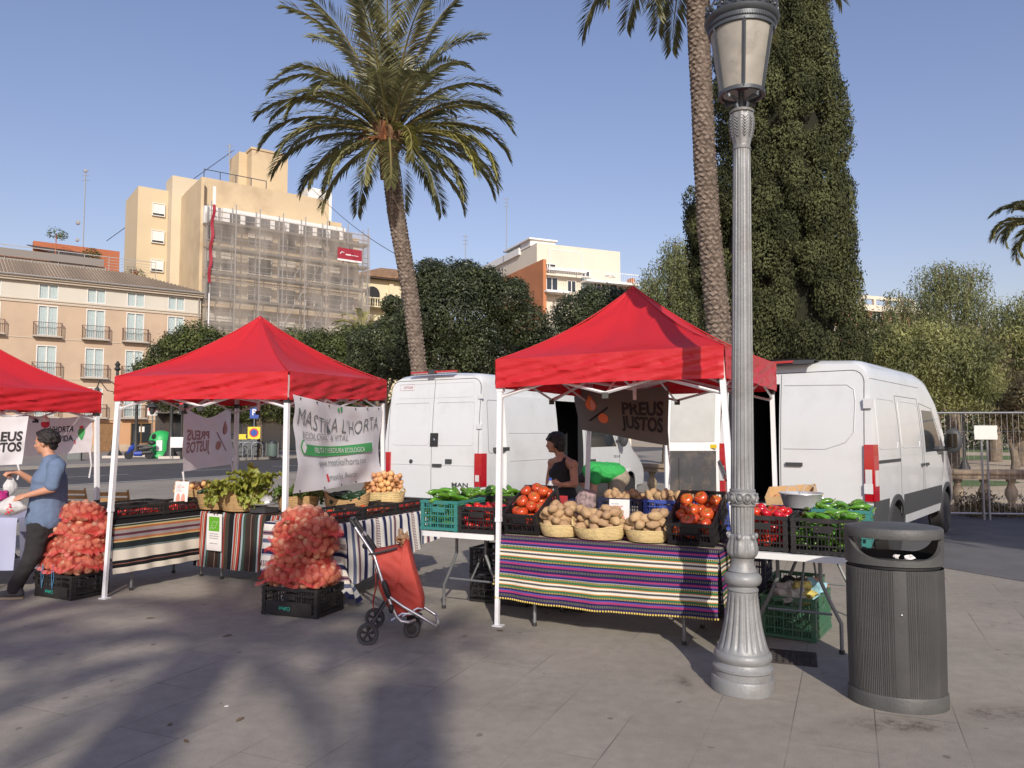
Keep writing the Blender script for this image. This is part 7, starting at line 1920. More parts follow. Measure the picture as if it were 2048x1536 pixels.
def leafy_greens(label, group, name, base, n, rx, ry, seed, L, mat, dirs=None, up=(.2, 1.2)):
 r = random.Random(seed)
 for i in range(n):
  th = r.uniform(0, 2 * PI); q = math.sqrt(r.random()); x0, y0 = rx * q * cos(th), ry * q * sin(th)
  az = r.gauss(math.atan2(y0, x0), .9); el = r.uniform(*up); l = L * r.uniform(.7, 1.15); wd_ = l * r.uniform(.30, .42)
  ca, sa = cos(az), sin(az); ph = r.uniform(0, 9); curl = r.uniform(.8, 2.2)
  t = thing(name, label, 'vegetable', V_(base) + V_((x0, y0, r.uniform(0, .05))), 0, group)
  cl = []
  e = el; X_ = 0; Z_ = 0
  for k in range(9): cl.append((X_, Z_, e)); X_ += l / 8 * cos(e); Z_ += l / 8 * sin(e); e -= curl / 8
  def f(u, v):
   k = min(7, int(v * 8)); w_ = v * 8 - k; xx = cl[k][0] * (1 - w_) + cl[k + 1][0] * w_; zz_ = cl[k][1] * (1 - w_) + cl[k + 1][1] * w_; ee = cl[k][2]
   env = sin(min(1, max(0, (v - .12) / .88)) ** .7 * PI) ** .6 + .05
   s = (u - .5) * 2; rf = .022 * sin(v * 38 + ph + s * 4) * abs(s) ** 1.2 + .016 * sin(v * 19 + ph * 2) * s + .012 * NZ(V_((u * 5, v * 9, ph)))
   lat = s * wd_ * env * .5; up_ = abs(s) ** 1.5 * wd_ * .28 * env + rf
   px, pz = xx - sin(ee) * up_, zz_ + cos(ee) * up_
   return V_((px * ca - lat * sa, px * sa + lat * ca, pz))
  mb = MB(); mb.grid(f, 10, 22); mb.build('leaf_blade', mat, t, ang=180)
  mb = MB(); mb.tube([f(.5, v / 8) + V_((0, 0, -.002)) for v in range(8)], [.011 * (1 - .11 * v) for v in range(8)], 6, flat=.7); mb.build('leaf_rib', m_rib, t)
leafy_greens('pale green chard leaf in the big basket above the leaf sign', 'chard leaves in the big basket', 'chard_leaf', p1 + V_((-.02, 0, .15)), 46, .17, .12, 3, .30, m_chard)
leafy_greens('tall bright chard leaf standing at the right of the big basket', 'upright chard leaves in the big basket', 'chard_leaf', p1 + V_((.13, -.02, .17)), 22, .07, .06, 4, .33, m_chard, up=(.9, 1.6))
leafy_greens('dark green spinach leaf in the basket under the big banner', 'spinach leaves under the big banner', 'spinach_leaf', p2 + V_((0, 0, .13)), 34, .18, .12, 5, .22, m_chardd)
for i in range(3):
 lab = ['nearest shallow black crate of red produce behind the sacks, beside the trolley handle', 'middle shallow black crate of tomatoes on the navy striped cloth', 'farthest shallow black crate at the end of the navy striped cloth'][i]
 crate('shalc', lab, c_(.57, .30 + i * .56, .755), TA + R(90), (.55, .36, .12), m_cbk, group='shallow crates on the navy striped cloth')
 heap('redtomato' if i != 1 else 'tomato', 22, ('r', .24, .13), .033, lambda xx, yy: .80, 100 + i, ['small red tomato in the nearest shallow crate on the navy cloth', 'tomato in the middle shallow crate on the navy cloth', 'small red tomato in the farthest shallow crate on the navy cloth'][i], 'tomatoes on the navy striped cloth', 'tomato', X=MT(c_(.57, .30 + i * .56, 0)) @ Matrix.Rotation(TA + R(90), 4, 'Z'), size=.036, orient='up', name='tomato', zmax=.87)
p = c_(.22, .95, .765); basket('straw basket of dark green cucumbers with a raised rim under the banner corner', p, .25, .17, .18, TA + R(20), m_esp, wavy=.22, handles=False, fill=.7, seed=-.3)
heap('cucumber', 26, ('e', .18, .11), .028, lambda x, y: .765 + .14, 105, 'dark green cucumber in the basket under the banner corner', 'cucumbers under the banner corner', 'cucumber', X=MT((p.x, p.y, 0)), size=.095, orient='flat', nk=1)
p = c_(.30, 1.50, .765); basket('pale straw basket heaped with golden onions at the end of the navy striped cloth', p, .255, .2, .19, TA, m_espl, wavy=.04, handles=True, fill=.75, seed=.4)
heap('onion', 92, ('e', .20, .15), .031, dome(.765 + .155, .2, .15, .07), 106, 'golden onion heaped in the basket at the end of the navy cloth', 'golden onions in the big basket', 'onion', X=MT((p.x, p.y, 0)), size=.034)
t = thing('weighing_scale', 'small grey and black weighing scale between the two leafy baskets', 'scale', b_(.86, .12, .755), TA)
mb = MB(); mb.box((0, 0, .03), (.22, .2, .05)); mb.box((0, -.08, .06), (.18, .04, .04), rx=.6); mb.build('scale_body', M('scale_dark', (.05, .05, .055), .4), t)
mb = MB(); mb.lathe([(.03, .05), (.03, .08), (.14, .09), (.15, .1), (.0, .095)], 24); mb.ell((.02, .03, .13), (.08, .07, .05), 10, 8, nz=.6); mb.build('weighing_pan', m_zn, t)
sg = thing('certificate_sign', 'white card with a green starry leaf emblem hung on the dark striped cloth', 'sign', b_(.325, -.075, 0), TA - R(2))
mb = MB(); mb.box((0, 0, .535), (.235, .004, .40)); mb.build('card', m_whit, sg, smooth=0)
mb = MB(); mb.box((0, -.004, .625), (.165, .003, .155)); mb.build('green_square', M('eco_green', (.11, .36, .02), .6), sg, smooth=0)
mb = MB()
stars = [(-.055, .575), (-.04, .608), (-.028, .633), (-.009, .648), (.014, .65), (.035, .646), (.058, .650), (.045, .628), (.032, .606), (.02, .588), (.0, .58), (-.022, .58)]
for x, z in stars:
 pts = []
 for k in range(10): a = PI / 2 + PI * k / 5; rr = .0072 if k % 2 == 0 else .0032; pts.append((x + rr * cos(a), -.0062, z + rr * sin(a)))
 mb.add(pts, [tuple(range(10))])
mb.tube([(-.05, -.006, .578), (-.03, -.006, .6), (-.008, -.006, .612)], .0016, 4); mb.build('star_leaf_emblem', m_whit, sg, smooth=0)
mb = MB(); fn = flat_fn((0, -.0035, 0), (1, 0, 0), (0, 0, 1), 0)
for i_, (s, z, w_) in enumerate((('PRODUCTE ECOLOGIC', .512, .13), ('COMITE D\'AGRICULTURA', .488, .15), ('ECOLOGICA VALENCIANA', .464, .14), ('MASTIKA L\'HORTA', .408, .125))): put_text(mb, s, .0095, fn, 0, z, width=w_, align='c', bold=.02)
mb.build('lettering', m_inkg, sg, smooth=0)
mb = MB(); mb.tube([(0, .02, .76), (.0, -.01, .745), (.01, -.012, .725)], .006, 6); mb.build('clip', m_joint, sg)
# ================================================================== SACKS OF POTATOES
def net_red(name, alpha):
 m, n, b = mk(name); N, Lk = n.nodes, n.links
 b.inputs['Base Color'].default_value = (.58, .06, .05, 1); b.inputs['Roughness'].default_value = .5
 tr = N.new('ShaderNodeBsdfTransparent'); tr.inputs[0].default_value = (1, .93, .9, 1)
 ms = N.new('ShaderNodeMixShader')
 tc = N.new('ShaderNodeTexCoord'); wv = N.new('ShaderNodeTexVoronoi'); wv.feature = 'DISTANCE_TO_EDGE'; wv.inputs['Scale'].default_value = 150; Lk.new(tc.outputs['Object'], wv.inputs['Vector'])
 r = N.new('ShaderNodeMapRange'); r.inputs[1].default_value = .06; r.inputs[2].default_value = .13; r.inputs[3].default_value = min(1, alpha * 2.4); r.inputs[4].default_value = alpha * .25
 Lk.new(wv.outputs[0], r.inputs[0]); Lk.new(r.outputs[0], ms.inputs[0]); Lk.new(tr.outputs[0], ms.inputs[1]); Lk.new(b.outputs[0], ms.inputs[2]); Lk.new(ms.outputs[0], N['Material Output'].inputs[0])
 return m
m_netr = net_red('red_net', .26); m_netd = net_red('red_net_gathered', .42)
m_sackin = M('sack_core', (.17, .05, .03), .95)
def sack(label, c, a, b_, h, rz, seed, group, tilt=0., ears=1):
 t = thing('potato_sack', label, 'sack', c, rz, group); t.rotation_euler = (tilt, tilt * .5, rz)
 r = random.Random(seed)
 a *= .92; b_ *= .90
 def surf(th, ph, k=1.):
  cx, sx_ = cos(th), sin(th); e = .72
  x = a * math.copysign(abs(cx) ** e, cx) * cos(ph) ** .75; y = b_ * math.copysign(abs(sx_) ** e, sx_) * cos(ph) ** .75
  z = h * math.copysign(abs(sin(ph)) ** .9, sin(ph))
  return V_((x, y, z)) * k
 mb = MB(); vs = []; fs = []
 n, m_ = 30, 14
 for j in range(m_ + 1):
  ph = -PI / 2 + PI * j / m_
  for i in range(n):
   th = 2 * PI * i / n; k = 1.10 + .05 * NZ(V_((th * 2, ph * 2, seed)))
   vs.append(surf(th, ph * .999, k) + V_((0, 0, .004)))
 for j in range(m_):
  for i in range(n): fs.append((j * n + i, j * n + (i + 1) % n, (j + 1) * n + (i + 1) % n, (j + 1) * n + i))
 mb.add(vs, fs); mb.build('net_bag', m_netr, t)
 mb = MB(); mb.add([v * .70 for v in vs], fs); mb.build('inner_load', m_sackin, t)
 P = []; tries = 0
 while len(P) < 62 and tries < 1500:
  tries += 1
  th = r.uniform(0, 2 * PI); ph = math.asin(r.uniform(-.85, 1)); p = surf(th, ph, .87)
  if all((p - q).length > .058 for q in P): P.append(p)
 for p in P:
  k = r.randrange(4); o = inst(pm('redpotato', k), 'potato', p, (r.uniform(0, 6), r.uniform(0, 6), r.uniform(0, 6)), r.uniform(.88, 1.22), parent=t)
 mb = MB()
 for s in ([-1, 1] if ears > 1 else [r.choice((-1, 1))]):
  def g_(u, v, s=s):
   wdt = b_ * (1.0 - .55 * v); y = (u - .5) * 2 * wdt
   return V_((s * (a * .86 + .10 * v), y + .012 * sin(v * 9 + u * 8), -.01 + .02 * sin(u * 22) * v - .045 * v + .02 * (1 - v)))
  mb.grid(g_, 26, 5)
 def seam(u, v):
  y = -b_ * 1.02 - .010 - .018 * v; return V_(((u - .5) * 1.9 * a, y + .012 * sin(u * 40), -h * .25 - .03 * v + .03 * sin(u * 7 + seed)))
 mb.grid(seam, 40, 3); mb.build('gathered_net', m_netd, t)
 return t
m_ctxt = M('crate_print_teal', (.02, .36, .27), .6)
def floor_crate(label, loc, rz, size):
 o = crate('floor' + str(size[2]), label, loc, rz, size, m_cbk)
 t = MB(); W, D, H = size
 fn = lambda x, y: V_((-x, -D / 2 - .014, H * .34 - y))   # printed upside down like the real ones
 put_text(t, 'Cofruit', .034, fn, -.02, 0, width=.12, shear=.2, bold=.01)
 t.build('lettering', m_ctxt, o, smooth=0)
 t = MB(); t.b2(-W / 2 + .05, W / 2 - .05, -D / 2 - .01, -D / 2 + .004, H * .12, H * .5)
 t.build('solid_panel', m_cbk, o, smooth=0)
 for x in (-1, 1):
  pass
 return o
S1 = V_((-4.42, 7.80, 0)); a1 = R(-26)
floor_crate('black crate on the ground under the left stack of potato sacks', S1, a1, (.56, .40, .235))
stk = [(-.10, -.02, .325, .27, .20, .095, .05, 1), (.17, -.02, .335, .22, .20, .10, .1, 2), (-.06, .0, .50, .23, .19, .095, .3, 3), (.16, -.03, .515, .22, .20, .105, -.1, 4), (.08, .0, .68, .25, .19, .10, .15, 5), (.10, .0, .86, .22, .18, .095, -.15, 6), (.20, .10, .70, .2, .16, .12, .4, 7)]
labs1 = ['bottom left sack of the left potato stack, its net end drooping over the crate edge', 'bottom right sack of the left potato stack, behind the canopy pole', 'second layer left sack of the left potato stack', 'second layer right sack of the left potato stack, bulging forward', 'third layer sack of the left potato stack with a torn net corner', 'topmost sack of the left potato stack', 'rear sack of the left potato stack leaning on the canopy pole']
for (x, y, z, a, b_, h, rz, sd_), lb in zip(stk, labs1):
 z = .33 + (z - .33) * .93
 q = Matrix.Rotation(a1, 3, 'Z') @ V_((x, y, 0)); sack(lb, (S1.x + q.x, S1.y + q.y, z), a, b_, h, a1 + rz, sd_, 'sacks of potatoes by the left crate', tilt=.05 * sin(sd_ * 2), ears=2 if sd_ in (1, 3, 5) else 1)
S2 = V_((-1.90, 7.06, 0)); a2 = R(-20)
floor_crate('black crate on the ground under the middle stack of potato sacks', S2, a2, (.58, .42, .25))
stk = [(-.12, -.02, .335, .26, .21, .09, .0, 11), (.15, -.04, .345, .23, .21, .10, .1, 12), (-.02, 0, .50, .28, .20, .09, .05, 13), (-.13, -.02, .65, .16, .18, .085, .2, 14), (.13, -.02, .66, .20, .20, .105, -.1, 15), (-.12, 0, .80, .17, .18, .085, .1, 16), (.12, -.03, .84, .22, .20, .10, .05, 17), (-.01, .0, .955, .19, .17, .08, .15, 18)]
labs2 = ['bottom left sack of the middle potato stack, pointing out over the crate', 'bottom right sack of the middle potato stack', 'wide second layer sack of the middle potato stack', 'small left sack halfway up the middle potato stack', 'round right sack halfway up the middle potato stack', 'left sack just below the top of the middle potato stack', 'large right sack just below the top of the middle potato stack', 'topmost sack of the middle potato stack']
for (x, y, z, a, b_, h, rz, sd_), lb in zip(stk, labs2):
 z = .33 + (z - .33) * .84
 q = Matrix.Rotation(a2, 3, 'Z') @ V_((x, y, 0)); sack(lb, (S2.x + q.x, S2.y + q.y, z), a, b_, h, a2 + rz, sd_, 'sacks of potatoes by the middle crate', tilt=.06 * sin(sd_ * 2), ears=2 if sd_ in (11, 13) else 1)
t = thing('string', 'pair of blue plastic strings hanging from the left sacks over the black crate', 'string', (0, 0, 0)); m_str = M('string_blue', (.06, .2, .36), .5)
for q in (-.13, .03):
 mb = MB(); p = S1 + Matrix.Rotation(a1, 3, 'Z') @ V_((q, -.225, 0));
 mb.tube([p + V_((0, 0, .33)), p + V_((-.01, -.01, .24)), p + V_((0, -.01, .10))], .003, 4); mb.tube([p + V_((0, 0, .33)), p + V_((.015, -.01, .2)), p + V_((.0, -.01, .12))], .003, 4); mb.build('strand', m_str, t)
# ================================================================== CHAIRS behind the left tent
m_ch = M('chair_wood', (.42, .24, .10), .55, var=.15, vs=10)
def chair(label, x, y, rz):
 t = thing('folding_chair', label, 'chair', (x, y, 0), rz, 'folding wooden chairs')
 for s in (-1, 1):
  mb = MB(); mb.tube([(s * .2, -.25, 0), (s * .2, .0, .45), (s * .19, .12, .86)], .016, 4); mb.build('leg', m_ch, t)
  mb = MB(); mb.tube([(s * .18, .25, 0), (s * .18, -.1, .45)], .016, 4); mb.build('leg', m_ch, t)
 mb = MB()
 for k in range(5): mb.box((0, -.12 + k * .06, .45), (.38, .045, .014))
 mb.build('seat', m_ch, t, smooth=0)
 mb = MB()
 for k in range(3): mb.box((0, .085 + k * .02, .66 + k * .075), (.38, .012, .05), rx=-.28)
 mb.build('backrest', m_ch, t, smooth=0)
chair('folding wooden chair with a pale slatted back between the man and the sacks', XX(161, 10.8), 10.8, R(170))
chair('folding wooden chair whose back shows just right of the middle canopy pole', XX(237, 10.4), 10.4, R(185))
# ================================================================== SHOPPING TROLLEY
TX, TY = (772 - 1024) / FPX * 6.22, 6.22
tr = thing('shopping_trolley', 'red fabric shopping trolley with aluminium frame and black wheels', 'shopping trolley', (TX + .03, TY, 0), R(4)); tr.scale = (.93, 1, .94)
m_alu = M('aluminium', (.62, .63, .64), .3, metal=.9); m_rub = M('trolley_rubber', (.045, .045, .05), .7, bump=.15, bs=60); m_rb2 = M('trolley_plastic', (.02, .02, .022), .4)
m_bag = M('trolley_fabric', (.42, .05, .034), .75, var=.08, vs=9, bump=.35, bs=14)
for s in (-1, 1):
 y = .178 * s
 mb = MB(); mb.tube([(-.29, y * .55, .93), (-.12, y * .7, .69), (-.02, y, .41), (.05, y, .25), (.075, y, .20), (.11, y, .165), (.17, y, .155), (.22, y * .6, .155)], .0145, 10); mb.build('side_rail', m_alu, tr)
 mb = MB(); mb.tube([(-.02, y, .39), (.12, y, .29), (.30, y, .185), (.385, y, .13), (.40, y * .9, .115)], .0135, 10); mb.build('foot_rail', m_alu, tr)
 mb = MB(); mb.tube([(-.01, y, .33), (-.16, y * 1.25, .10)], .011, 8); mb.build('wheel_strut', m_rb2, tr)
 mb = MB(); mb.tube([(-.035, y, .50), (-.025, y, .46), (.0, y, .39), (.01, y, .35)], [.016, .024, .026, .016], 10); mb.ell((.03, y - .012 * 1, .27), (.022, .02, .038), 12, 8); mb.build('joint_cover', m_rb2, tr)
 wz = .088 if s < 0 else .083
 w = thing('x', 'x', 'x'); del w['label']; del w['category']; w.name = 'wheel'; w.parent = tr; w.location = (-.155, y * 1.45, .088)
 X = Matrix.Rotation(R(90), 4, 'X')
 mb = MB(); mb.lathe([(.066, -.018), (.082, -.02), (.088, -.012), (.088, .012), (.082, .02), (.066, .018), (.066, -.018)], 36, X=X, cap=False); mb.build('tyre', m_rub, w)
 mb = MB(); mb.lathe([(.067, -.012), (.067, .012), (.058, .012), (.058, -.012), (.067, -.012)], 30, X=X, cap=False); mb.lathe([(.0, -.016), (.018, -.016), (.018, .016), (0, .016)], 16, X=X)
 for k in range(5):
  a = 2 * PI * k / 5 + .3
  for da in (-.16, .16): mb.tube([(.015 * cos(a), 0, .015 * sin(a)), (.06 * cos(a + da), 0, .06 * sin(a + da))], .0065, 5)
 mb.build('rim', m_rb2, w)
 w = thing('x', 'x', 'x'); del w['label']; del w['category']; w.name = 'front_wheel'; w.parent = tr; w.location = (.195, y * .35, .072)
 mb = MB(); mb.lathe([(.04, -.02), (.066, -.021), (.072, -.013), (.072, .013), (.066, .021), (.04, .02)], 32, X=X); mb.build('tyre', m_rub, w)
 mb = MB(); mb.lathe([(.0, -.024), (.036, -.024), (.04, -.02)], 20, X=X, cap=False); mb.lathe([(.0, .024), (.036, .024), (.04, .02)], 20, X=X, cap=False); mb.build('rim', m_rb2, w)
mb = MB(); mb.tube([(-.155, -.22, .088), (-.155, .22, .088)], .008, 8); mb.tube([(.40, -.135, .115), (.415, -.09, .10), (.415, .09, .10), (.40, .135, .115)], .0135, 8); mb.build('axle_bar', m_alu, tr)
mb = MB(); mb.tube([(.2, 0, .17), (.2, 0, .10)], .02, 8); mb.tube([(.15, -.05, .165), (.27, -.05, .16), (.27, .05, .16), (.15, .05, .165)], .014, 6); mb.build('caster_fork', m_rb2, tr)
mb = MB()
for y in (-.082, .082): mb.tube([(-.325, y, .985), (-.30, y, .95), (-.245, y, .87)], [.017, .019, .018], 10); mb.tube([(-.22, y, .835), (-.16, y * 1.05, .75), (-.10, y * 1.1, .655)], [.02, .022, .02], 10)
mb.tube([(-.325, -.082, .985), (-.335, 0, .99), (-.325, .082, .985)], .017, 10); mb.ell((-.20, -.11, .775), (.028, .014, .028), 14, 8); mb.build('handle_grip', m_rb2, tr)
out = [(-.165, .715), (-.10, .735), (.0, .755), (.06, .765), (.10, .745), (.135, .83), (.165, .80), (.185, .70), (.225, .55), (.275, .40), (.30, .30), (.295, .235), (.23, .195), (.12, .165), (.05, .175), (.0, .24), (-.04, .31), (-.085, .40), (-.095, .47), (-.075, .53), (-.11, .60), (-.15, .68)]
cxm, czm = .08, .48
mb = MB(); n_ = len(out); rows = 13; vs = []; fs = []
ol = []
for i in range(n_):
 a, b_ = out[i], out[(i + 1) % n_]
 for q in range(3): u = q / 3; ol.append((a[0] * (1 - u) + b_[0] * u, a[1] * (1 - u) + b_[1] * u))
n_ = len(ol)
for j in range(rows):
 v = -1 + 2 * j / (rows - 1); k = 1 - .10 * abs(v) ** 5; y = .122 * v
 for (x, z) in ol:
  w_ = .010 * NZ(V_((x * 16, z * 16, j * .5))) + .008 * sin(z * 50 + x * 30)
  vs.append((cxm + (x - cxm) * (k + w_), y * (1 + .12 * sin(max(0, min(1, (z - .17) / .6)) * PI)) , czm + (z - czm) * (k + w_)))
for j in range(rows - 1):
 for i in range(n_): fs.append((j * n_ + i, (j + 1) * n_ + i, (j + 1) * n_ + (i + 1) % n_, j * n_ + (i + 1) % n_))
mb.add(vs, fs)
for s, base_ in ((-1, 0), (1, (rows - 1) * n_)):
 ring0 = [V_(vs[base_ + i]) for i in range(n_)]; V = list(ring0); F = []
 nr_ = 9
 for q in range(1, nr_ + 1):
  u = q / nr_
  for p in ring0:
   x = p.x + (cxm - p.x) * u; z = p.z + (czm - p.z) * u
   wr = .010 * NZ(V_((x * 9, z * 22 + x * 8, s))) + .007 * sin((z * 1.2 + x * .9) * 60 + 3 * NZ(V_((x * 8, z * 8, 1))))
   V.append(V_((x, p.y + s * (.028 * sin(u * PI / 2) + wr * sin(u * PI) ** .5 * .8), z)))
  for i in range(n_):
   a, b_ = (q - 1) * n_ + i, (q - 1) * n_ + (i + 1) % n_; c_, d_q = q * n_ + (i + 1) % n_, q * n_ + i
   F.append((a, b_, c_, d_q) if s < 0 else (a, d_q, c_, b_))
 mb.add(V, F)
mb.build('fabric_bag', m_bag, tr, ang=80)
mb = MB(); mb.tube([(-.165, -.142, .71), (-.09, -.155, .725), (.03, -.150, .752), (.07, -.14, .762)], .016, 6, flat=.6); mb.build('dark_flap_edge', M('flap_dark', (.05, .045, .045), .8), tr)
mb = MB(); mb.tube([(-.10, .05, .66), (-.13, .06, .55), (-.125, .06, .40), (-.15, .06, .28), (-.145, .06, .21)], [.012, .010, .014, .016, .008], 6, flat=.5); mb.build('strap', m_bag, tr)
mb = MB(); mb.tube([(.03, -.17, .17), (.12, -.165, .225), (.22, -.16, .215)], .009, 6); mb.tube([(.12, -.165, .20), (.25, -.16, .265), (.29, -.15, .255)], .008, 6); mb.build('support_rail', m_alu, tr)
bp = thing('paper_bag', 'crumpled brown paper sticking out of the top of the red trolley', 'paper bag', tr.location + V_((.10, 0, .76)), 0)
mb = MB(); mb.ell((0, 0, .01), (.045, .07, .06), 12, 9, nz=1.1, seed=2.2); mb.build('crumpled_paper', M('kraft_paper', (.45, .28, .15), .85, var=.1), bp, smooth=0)
# ================================================================== VANS
m_van = M('van_white', (.67, .69, .69), .28, coat=.6, var=.02, vs=2, spec=.5, dirt=((.42, .40, .37), .30), ds=1.6)
m_gap = M('van_seam', (.10, .10, .10), .7)
m_clad = M('van_cladding', (.055, .058, .06), .55, bump=.1, bs=90)
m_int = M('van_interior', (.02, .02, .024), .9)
m_lamp = M('tail_lamp_red', (.42, .006, .012), .12, coat=1, spec=.8); m_lampw = M('tail_lamp_clear', (.6, .6, .6), .15, coat=1)
m_tyre = M('van_tyre', (.025, .025, .026), .85, bump=.2, bs=40); m_rim = M('van_rim', (.30, .30, .31), .4, metal=.7)
class Van:
 def __init__(s, name, label, loc, ang, L, W, H, z0=.42, wx=None, nose=None, inw=.14):
  s.L, s.W, s.H, s.z0, s.inw = L, W, H, z0, inw
  s.t = thing('delivery_van', label, 'van', (loc[0], loc[1], 0), ang)
  s.name = name
 def hw(s, z):
  W, H = s.W, s.H
  if z < .9: return W / 2 * (1 - .035 * ((.9 - z) / .5) ** 2)
  if z < 1.2: return W / 2
  return W / 2 * (1 - s.inw * ((z - 1.2) / (H - 1.2)) ** 1.7)
 def ztop(s, x):
  L, H = s.L, s.H; pts = [(0, H - .06), (.12, H - .01), (.5, H), (L - 2.5, H), (L - 2.05, H - .05), (L - 1.55, H - .32), (L - .95, 1.50), (L - .80, 1.36), (L - .3, 1.12), (L - .06, .92), (L, .72)]
  for (x0, z0), (x1, z1) in zip(pts, pts[1:]):
   if x <= x1: return z0 + (z1 - z0) * (x - x0) / (x1 - x0)
  return pts[-1][1]
 def xr(s, z): return .13 * max(0, (z - 1.0) / (s.H - 1.0)) ** 1.8
 def taper(s, x): return 1 - .10 * max(0, (x - (s.L - 1.4)) / 1.4) ** 2 - .012 * max(0, (.12 - x) / .12)
 def body(s, cuts=()):
  H, L = s.H, s.L
  xs = [0, .05, .14, .4, .9, 1.5, 2.2, 3.0, 3.8, L - 2.5, L - 2.25, L - 2.05, L - 1.8, L - 1.55, L - 1.25, L - .95, L - .8, L - .55, L - .3, L - .15, L - .06, L]
  xs = sorted(set(x for x in xs if x <= L)); rings = []
  m_ = 13
  for x in xs:
   zt = s.ztop(x); r = min(.20, (zt - s.z0) * .25); ring = []
   zz_ = [s.z0, s.z0 + .04] + [s.z0 + .04 + (zt - r - s.z0 - .04) * k / m_ for k in range(1, m_ + 1)]
   for i, z in enumerate(zz_):
    y = s.hw(z) * s.taper(x) * (.97 if i == 0 else 1); ring.append((y, z))
   y0 = ring[-1][0]; nc = 6
   for k in range(1, nc + 1):
    a = PI / 2 * k / nc; ring.append((y0 - r * .95 * (1 - cos(a)) - 0.0, zt - r + r * sin(a)))
   ye = ring[-1][0]; ring[-1] = (ye, zt)
   ring.append((ye * .5, zt + .02)); ring.append((0, zt + .025))
   xr_ = lambda z, x=x: x + s.xr(z) * max(0, 1 - x / .9)
   rings.append([V_((xr_(z), y, z)) for y, z in ring])
  n = len(rings[0]); vs = []; fs = []
  for rg in rings:
   vs += [V_((p.x, -p.y, p.z)) for p in rg] + [V_((p.x, p.y, p.z)) for p in rg[:-1]][::-1]
  N = 2 * n - 1
  for i in range(len(rings) - 1):
   for k in range(N): fs.append((i * N + k, (i + 1) * N + k, (i + 1) * N + (k + 1) % N, i * N + (k + 1) % N))
  for e, o in ((0, 0), (1, (len(rings) - 1) * N)):
   for k in range(n - 1):
    a, b_, c_, d_ = o + k, o + k + 1, o + N - 2 - k, o + N - 1 - k
    if k == n - 2: q = (a, b_, o + N - 1 - k)
    else: q = (a, b_, c_, d_)
    fs.append(q if e == 0 else q[::-1])
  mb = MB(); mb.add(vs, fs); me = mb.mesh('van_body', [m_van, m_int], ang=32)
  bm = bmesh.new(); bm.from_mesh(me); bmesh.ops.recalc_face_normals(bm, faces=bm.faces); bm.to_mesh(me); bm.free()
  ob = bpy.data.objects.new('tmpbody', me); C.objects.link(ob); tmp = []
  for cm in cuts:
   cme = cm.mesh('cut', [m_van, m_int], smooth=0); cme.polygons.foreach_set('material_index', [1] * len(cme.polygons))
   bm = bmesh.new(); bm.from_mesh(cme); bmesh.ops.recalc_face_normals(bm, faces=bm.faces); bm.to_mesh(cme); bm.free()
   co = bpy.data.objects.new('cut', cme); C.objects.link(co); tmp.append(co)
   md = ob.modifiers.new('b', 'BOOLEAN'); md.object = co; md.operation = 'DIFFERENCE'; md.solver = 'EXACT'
  dg = bpy.context.evaluated_depsgraph_get(); res = bpy.data.meshes.new_from_object(ob.evaluated_get(dg))
  for q in tmp + [ob]: bpy.data.objects.remove(q)
  res.name = 'van_body'
  o = bpy.data.objects.new('body', res); C.objects.link(o); o.parent = s.t; s.b = o
  return o
 def arch(s, x, r=.43):
  out = []
  for sd_ in (-1, 1):
   mb = MB(); mb.lathe([(r, 0), (r, .42)], 28, X=MT((x, sd_ * (s.W / 2 + .1), .36)) @ Matrix.Rotation(R(90) * sd_, 4, 'X')); out.append(mb)
  return out
 def side(s, x0, x1, z0, z1, mat, name, off=.004, sd_=-1, nx=10, nz=10, parent=None, shape=None, th=.004):
  mb = MB()
  def f(u, v, o):
   x = x0 + (x1 - x0) * u; z = z0 + (z1 - z0) * v
   if shape: x, z = shape(u, v)
   return V_((x + s.xr(z) * max(0, 1 - x / .9), sd_ * (s.hw(z) * s.taper(x) + o), z))
  mb.grid(lambda u, v: f(u, v, off), nx, nz); mb.grid(lambda u, v: f(1 - u, v, off - th - .02), nx, nz)
  for (fa) in (lambda u, v: f(u, 1, off - v * (th + .02)), lambda u, v: f(1 - u, 0, off - v * (th + .02))): mb.grid(fa, nx, 1)
  for (fa) in (lambda u, v: f(0, u, off - v * (th + .02)), lambda u, v: f(1, 1 - u, off - v * (th + .02))): mb.grid(fa, nz, 1)
  return mb.build(name, mat, parent or s.t)
 def sline(s, pts, name='seam_line', sd_=-1, r=.0045, mat=None, parent=None):
  mb = MB(); P = []
  for (x, z), (x2, z2) in zip(pts, pts[1:]):
   n = max(1, int(math.hypot(x2 - x, z2 - z) / .12))
   for k in range(n): u = k / n; P.append((x + (x2 - x) * u, z + (z2 - z) * u))
  P.append(pts[-1])
  mb.tube([(x + s.xr(z) * max(0, 1 - x / .9), sd_ * (s.hw(z) * s.taper(x)), z) for x, z in P], r, 5)
  return mb.build(name, mat or m_gap, parent or s.t)
 def rp(s, y, z, off=0.): return V_((s.xr(z) - off, y, z))
 def rline(s, pts, name='seam_line', r=.005, mat=None, close=False, parent=None):
  mb = MB(); P = []
  pts = list(pts) + ([pts[0]] if close else [])
  for (y, z), (y2, z2) in zip(pts, pts[1:]):
   n = max(1, int(math.hypot(y2 - y, z2 - z) / .12))
   for k in range(n): u = k / n; P.append((y + (y2 - y) * u, z + (z2 - z) * u))
  P.append(pts[-1])
  mb.tube([s.rp(y, z) for y, z in P], r, 5); return mb.build(name, mat or m_gap, parent or s.t)
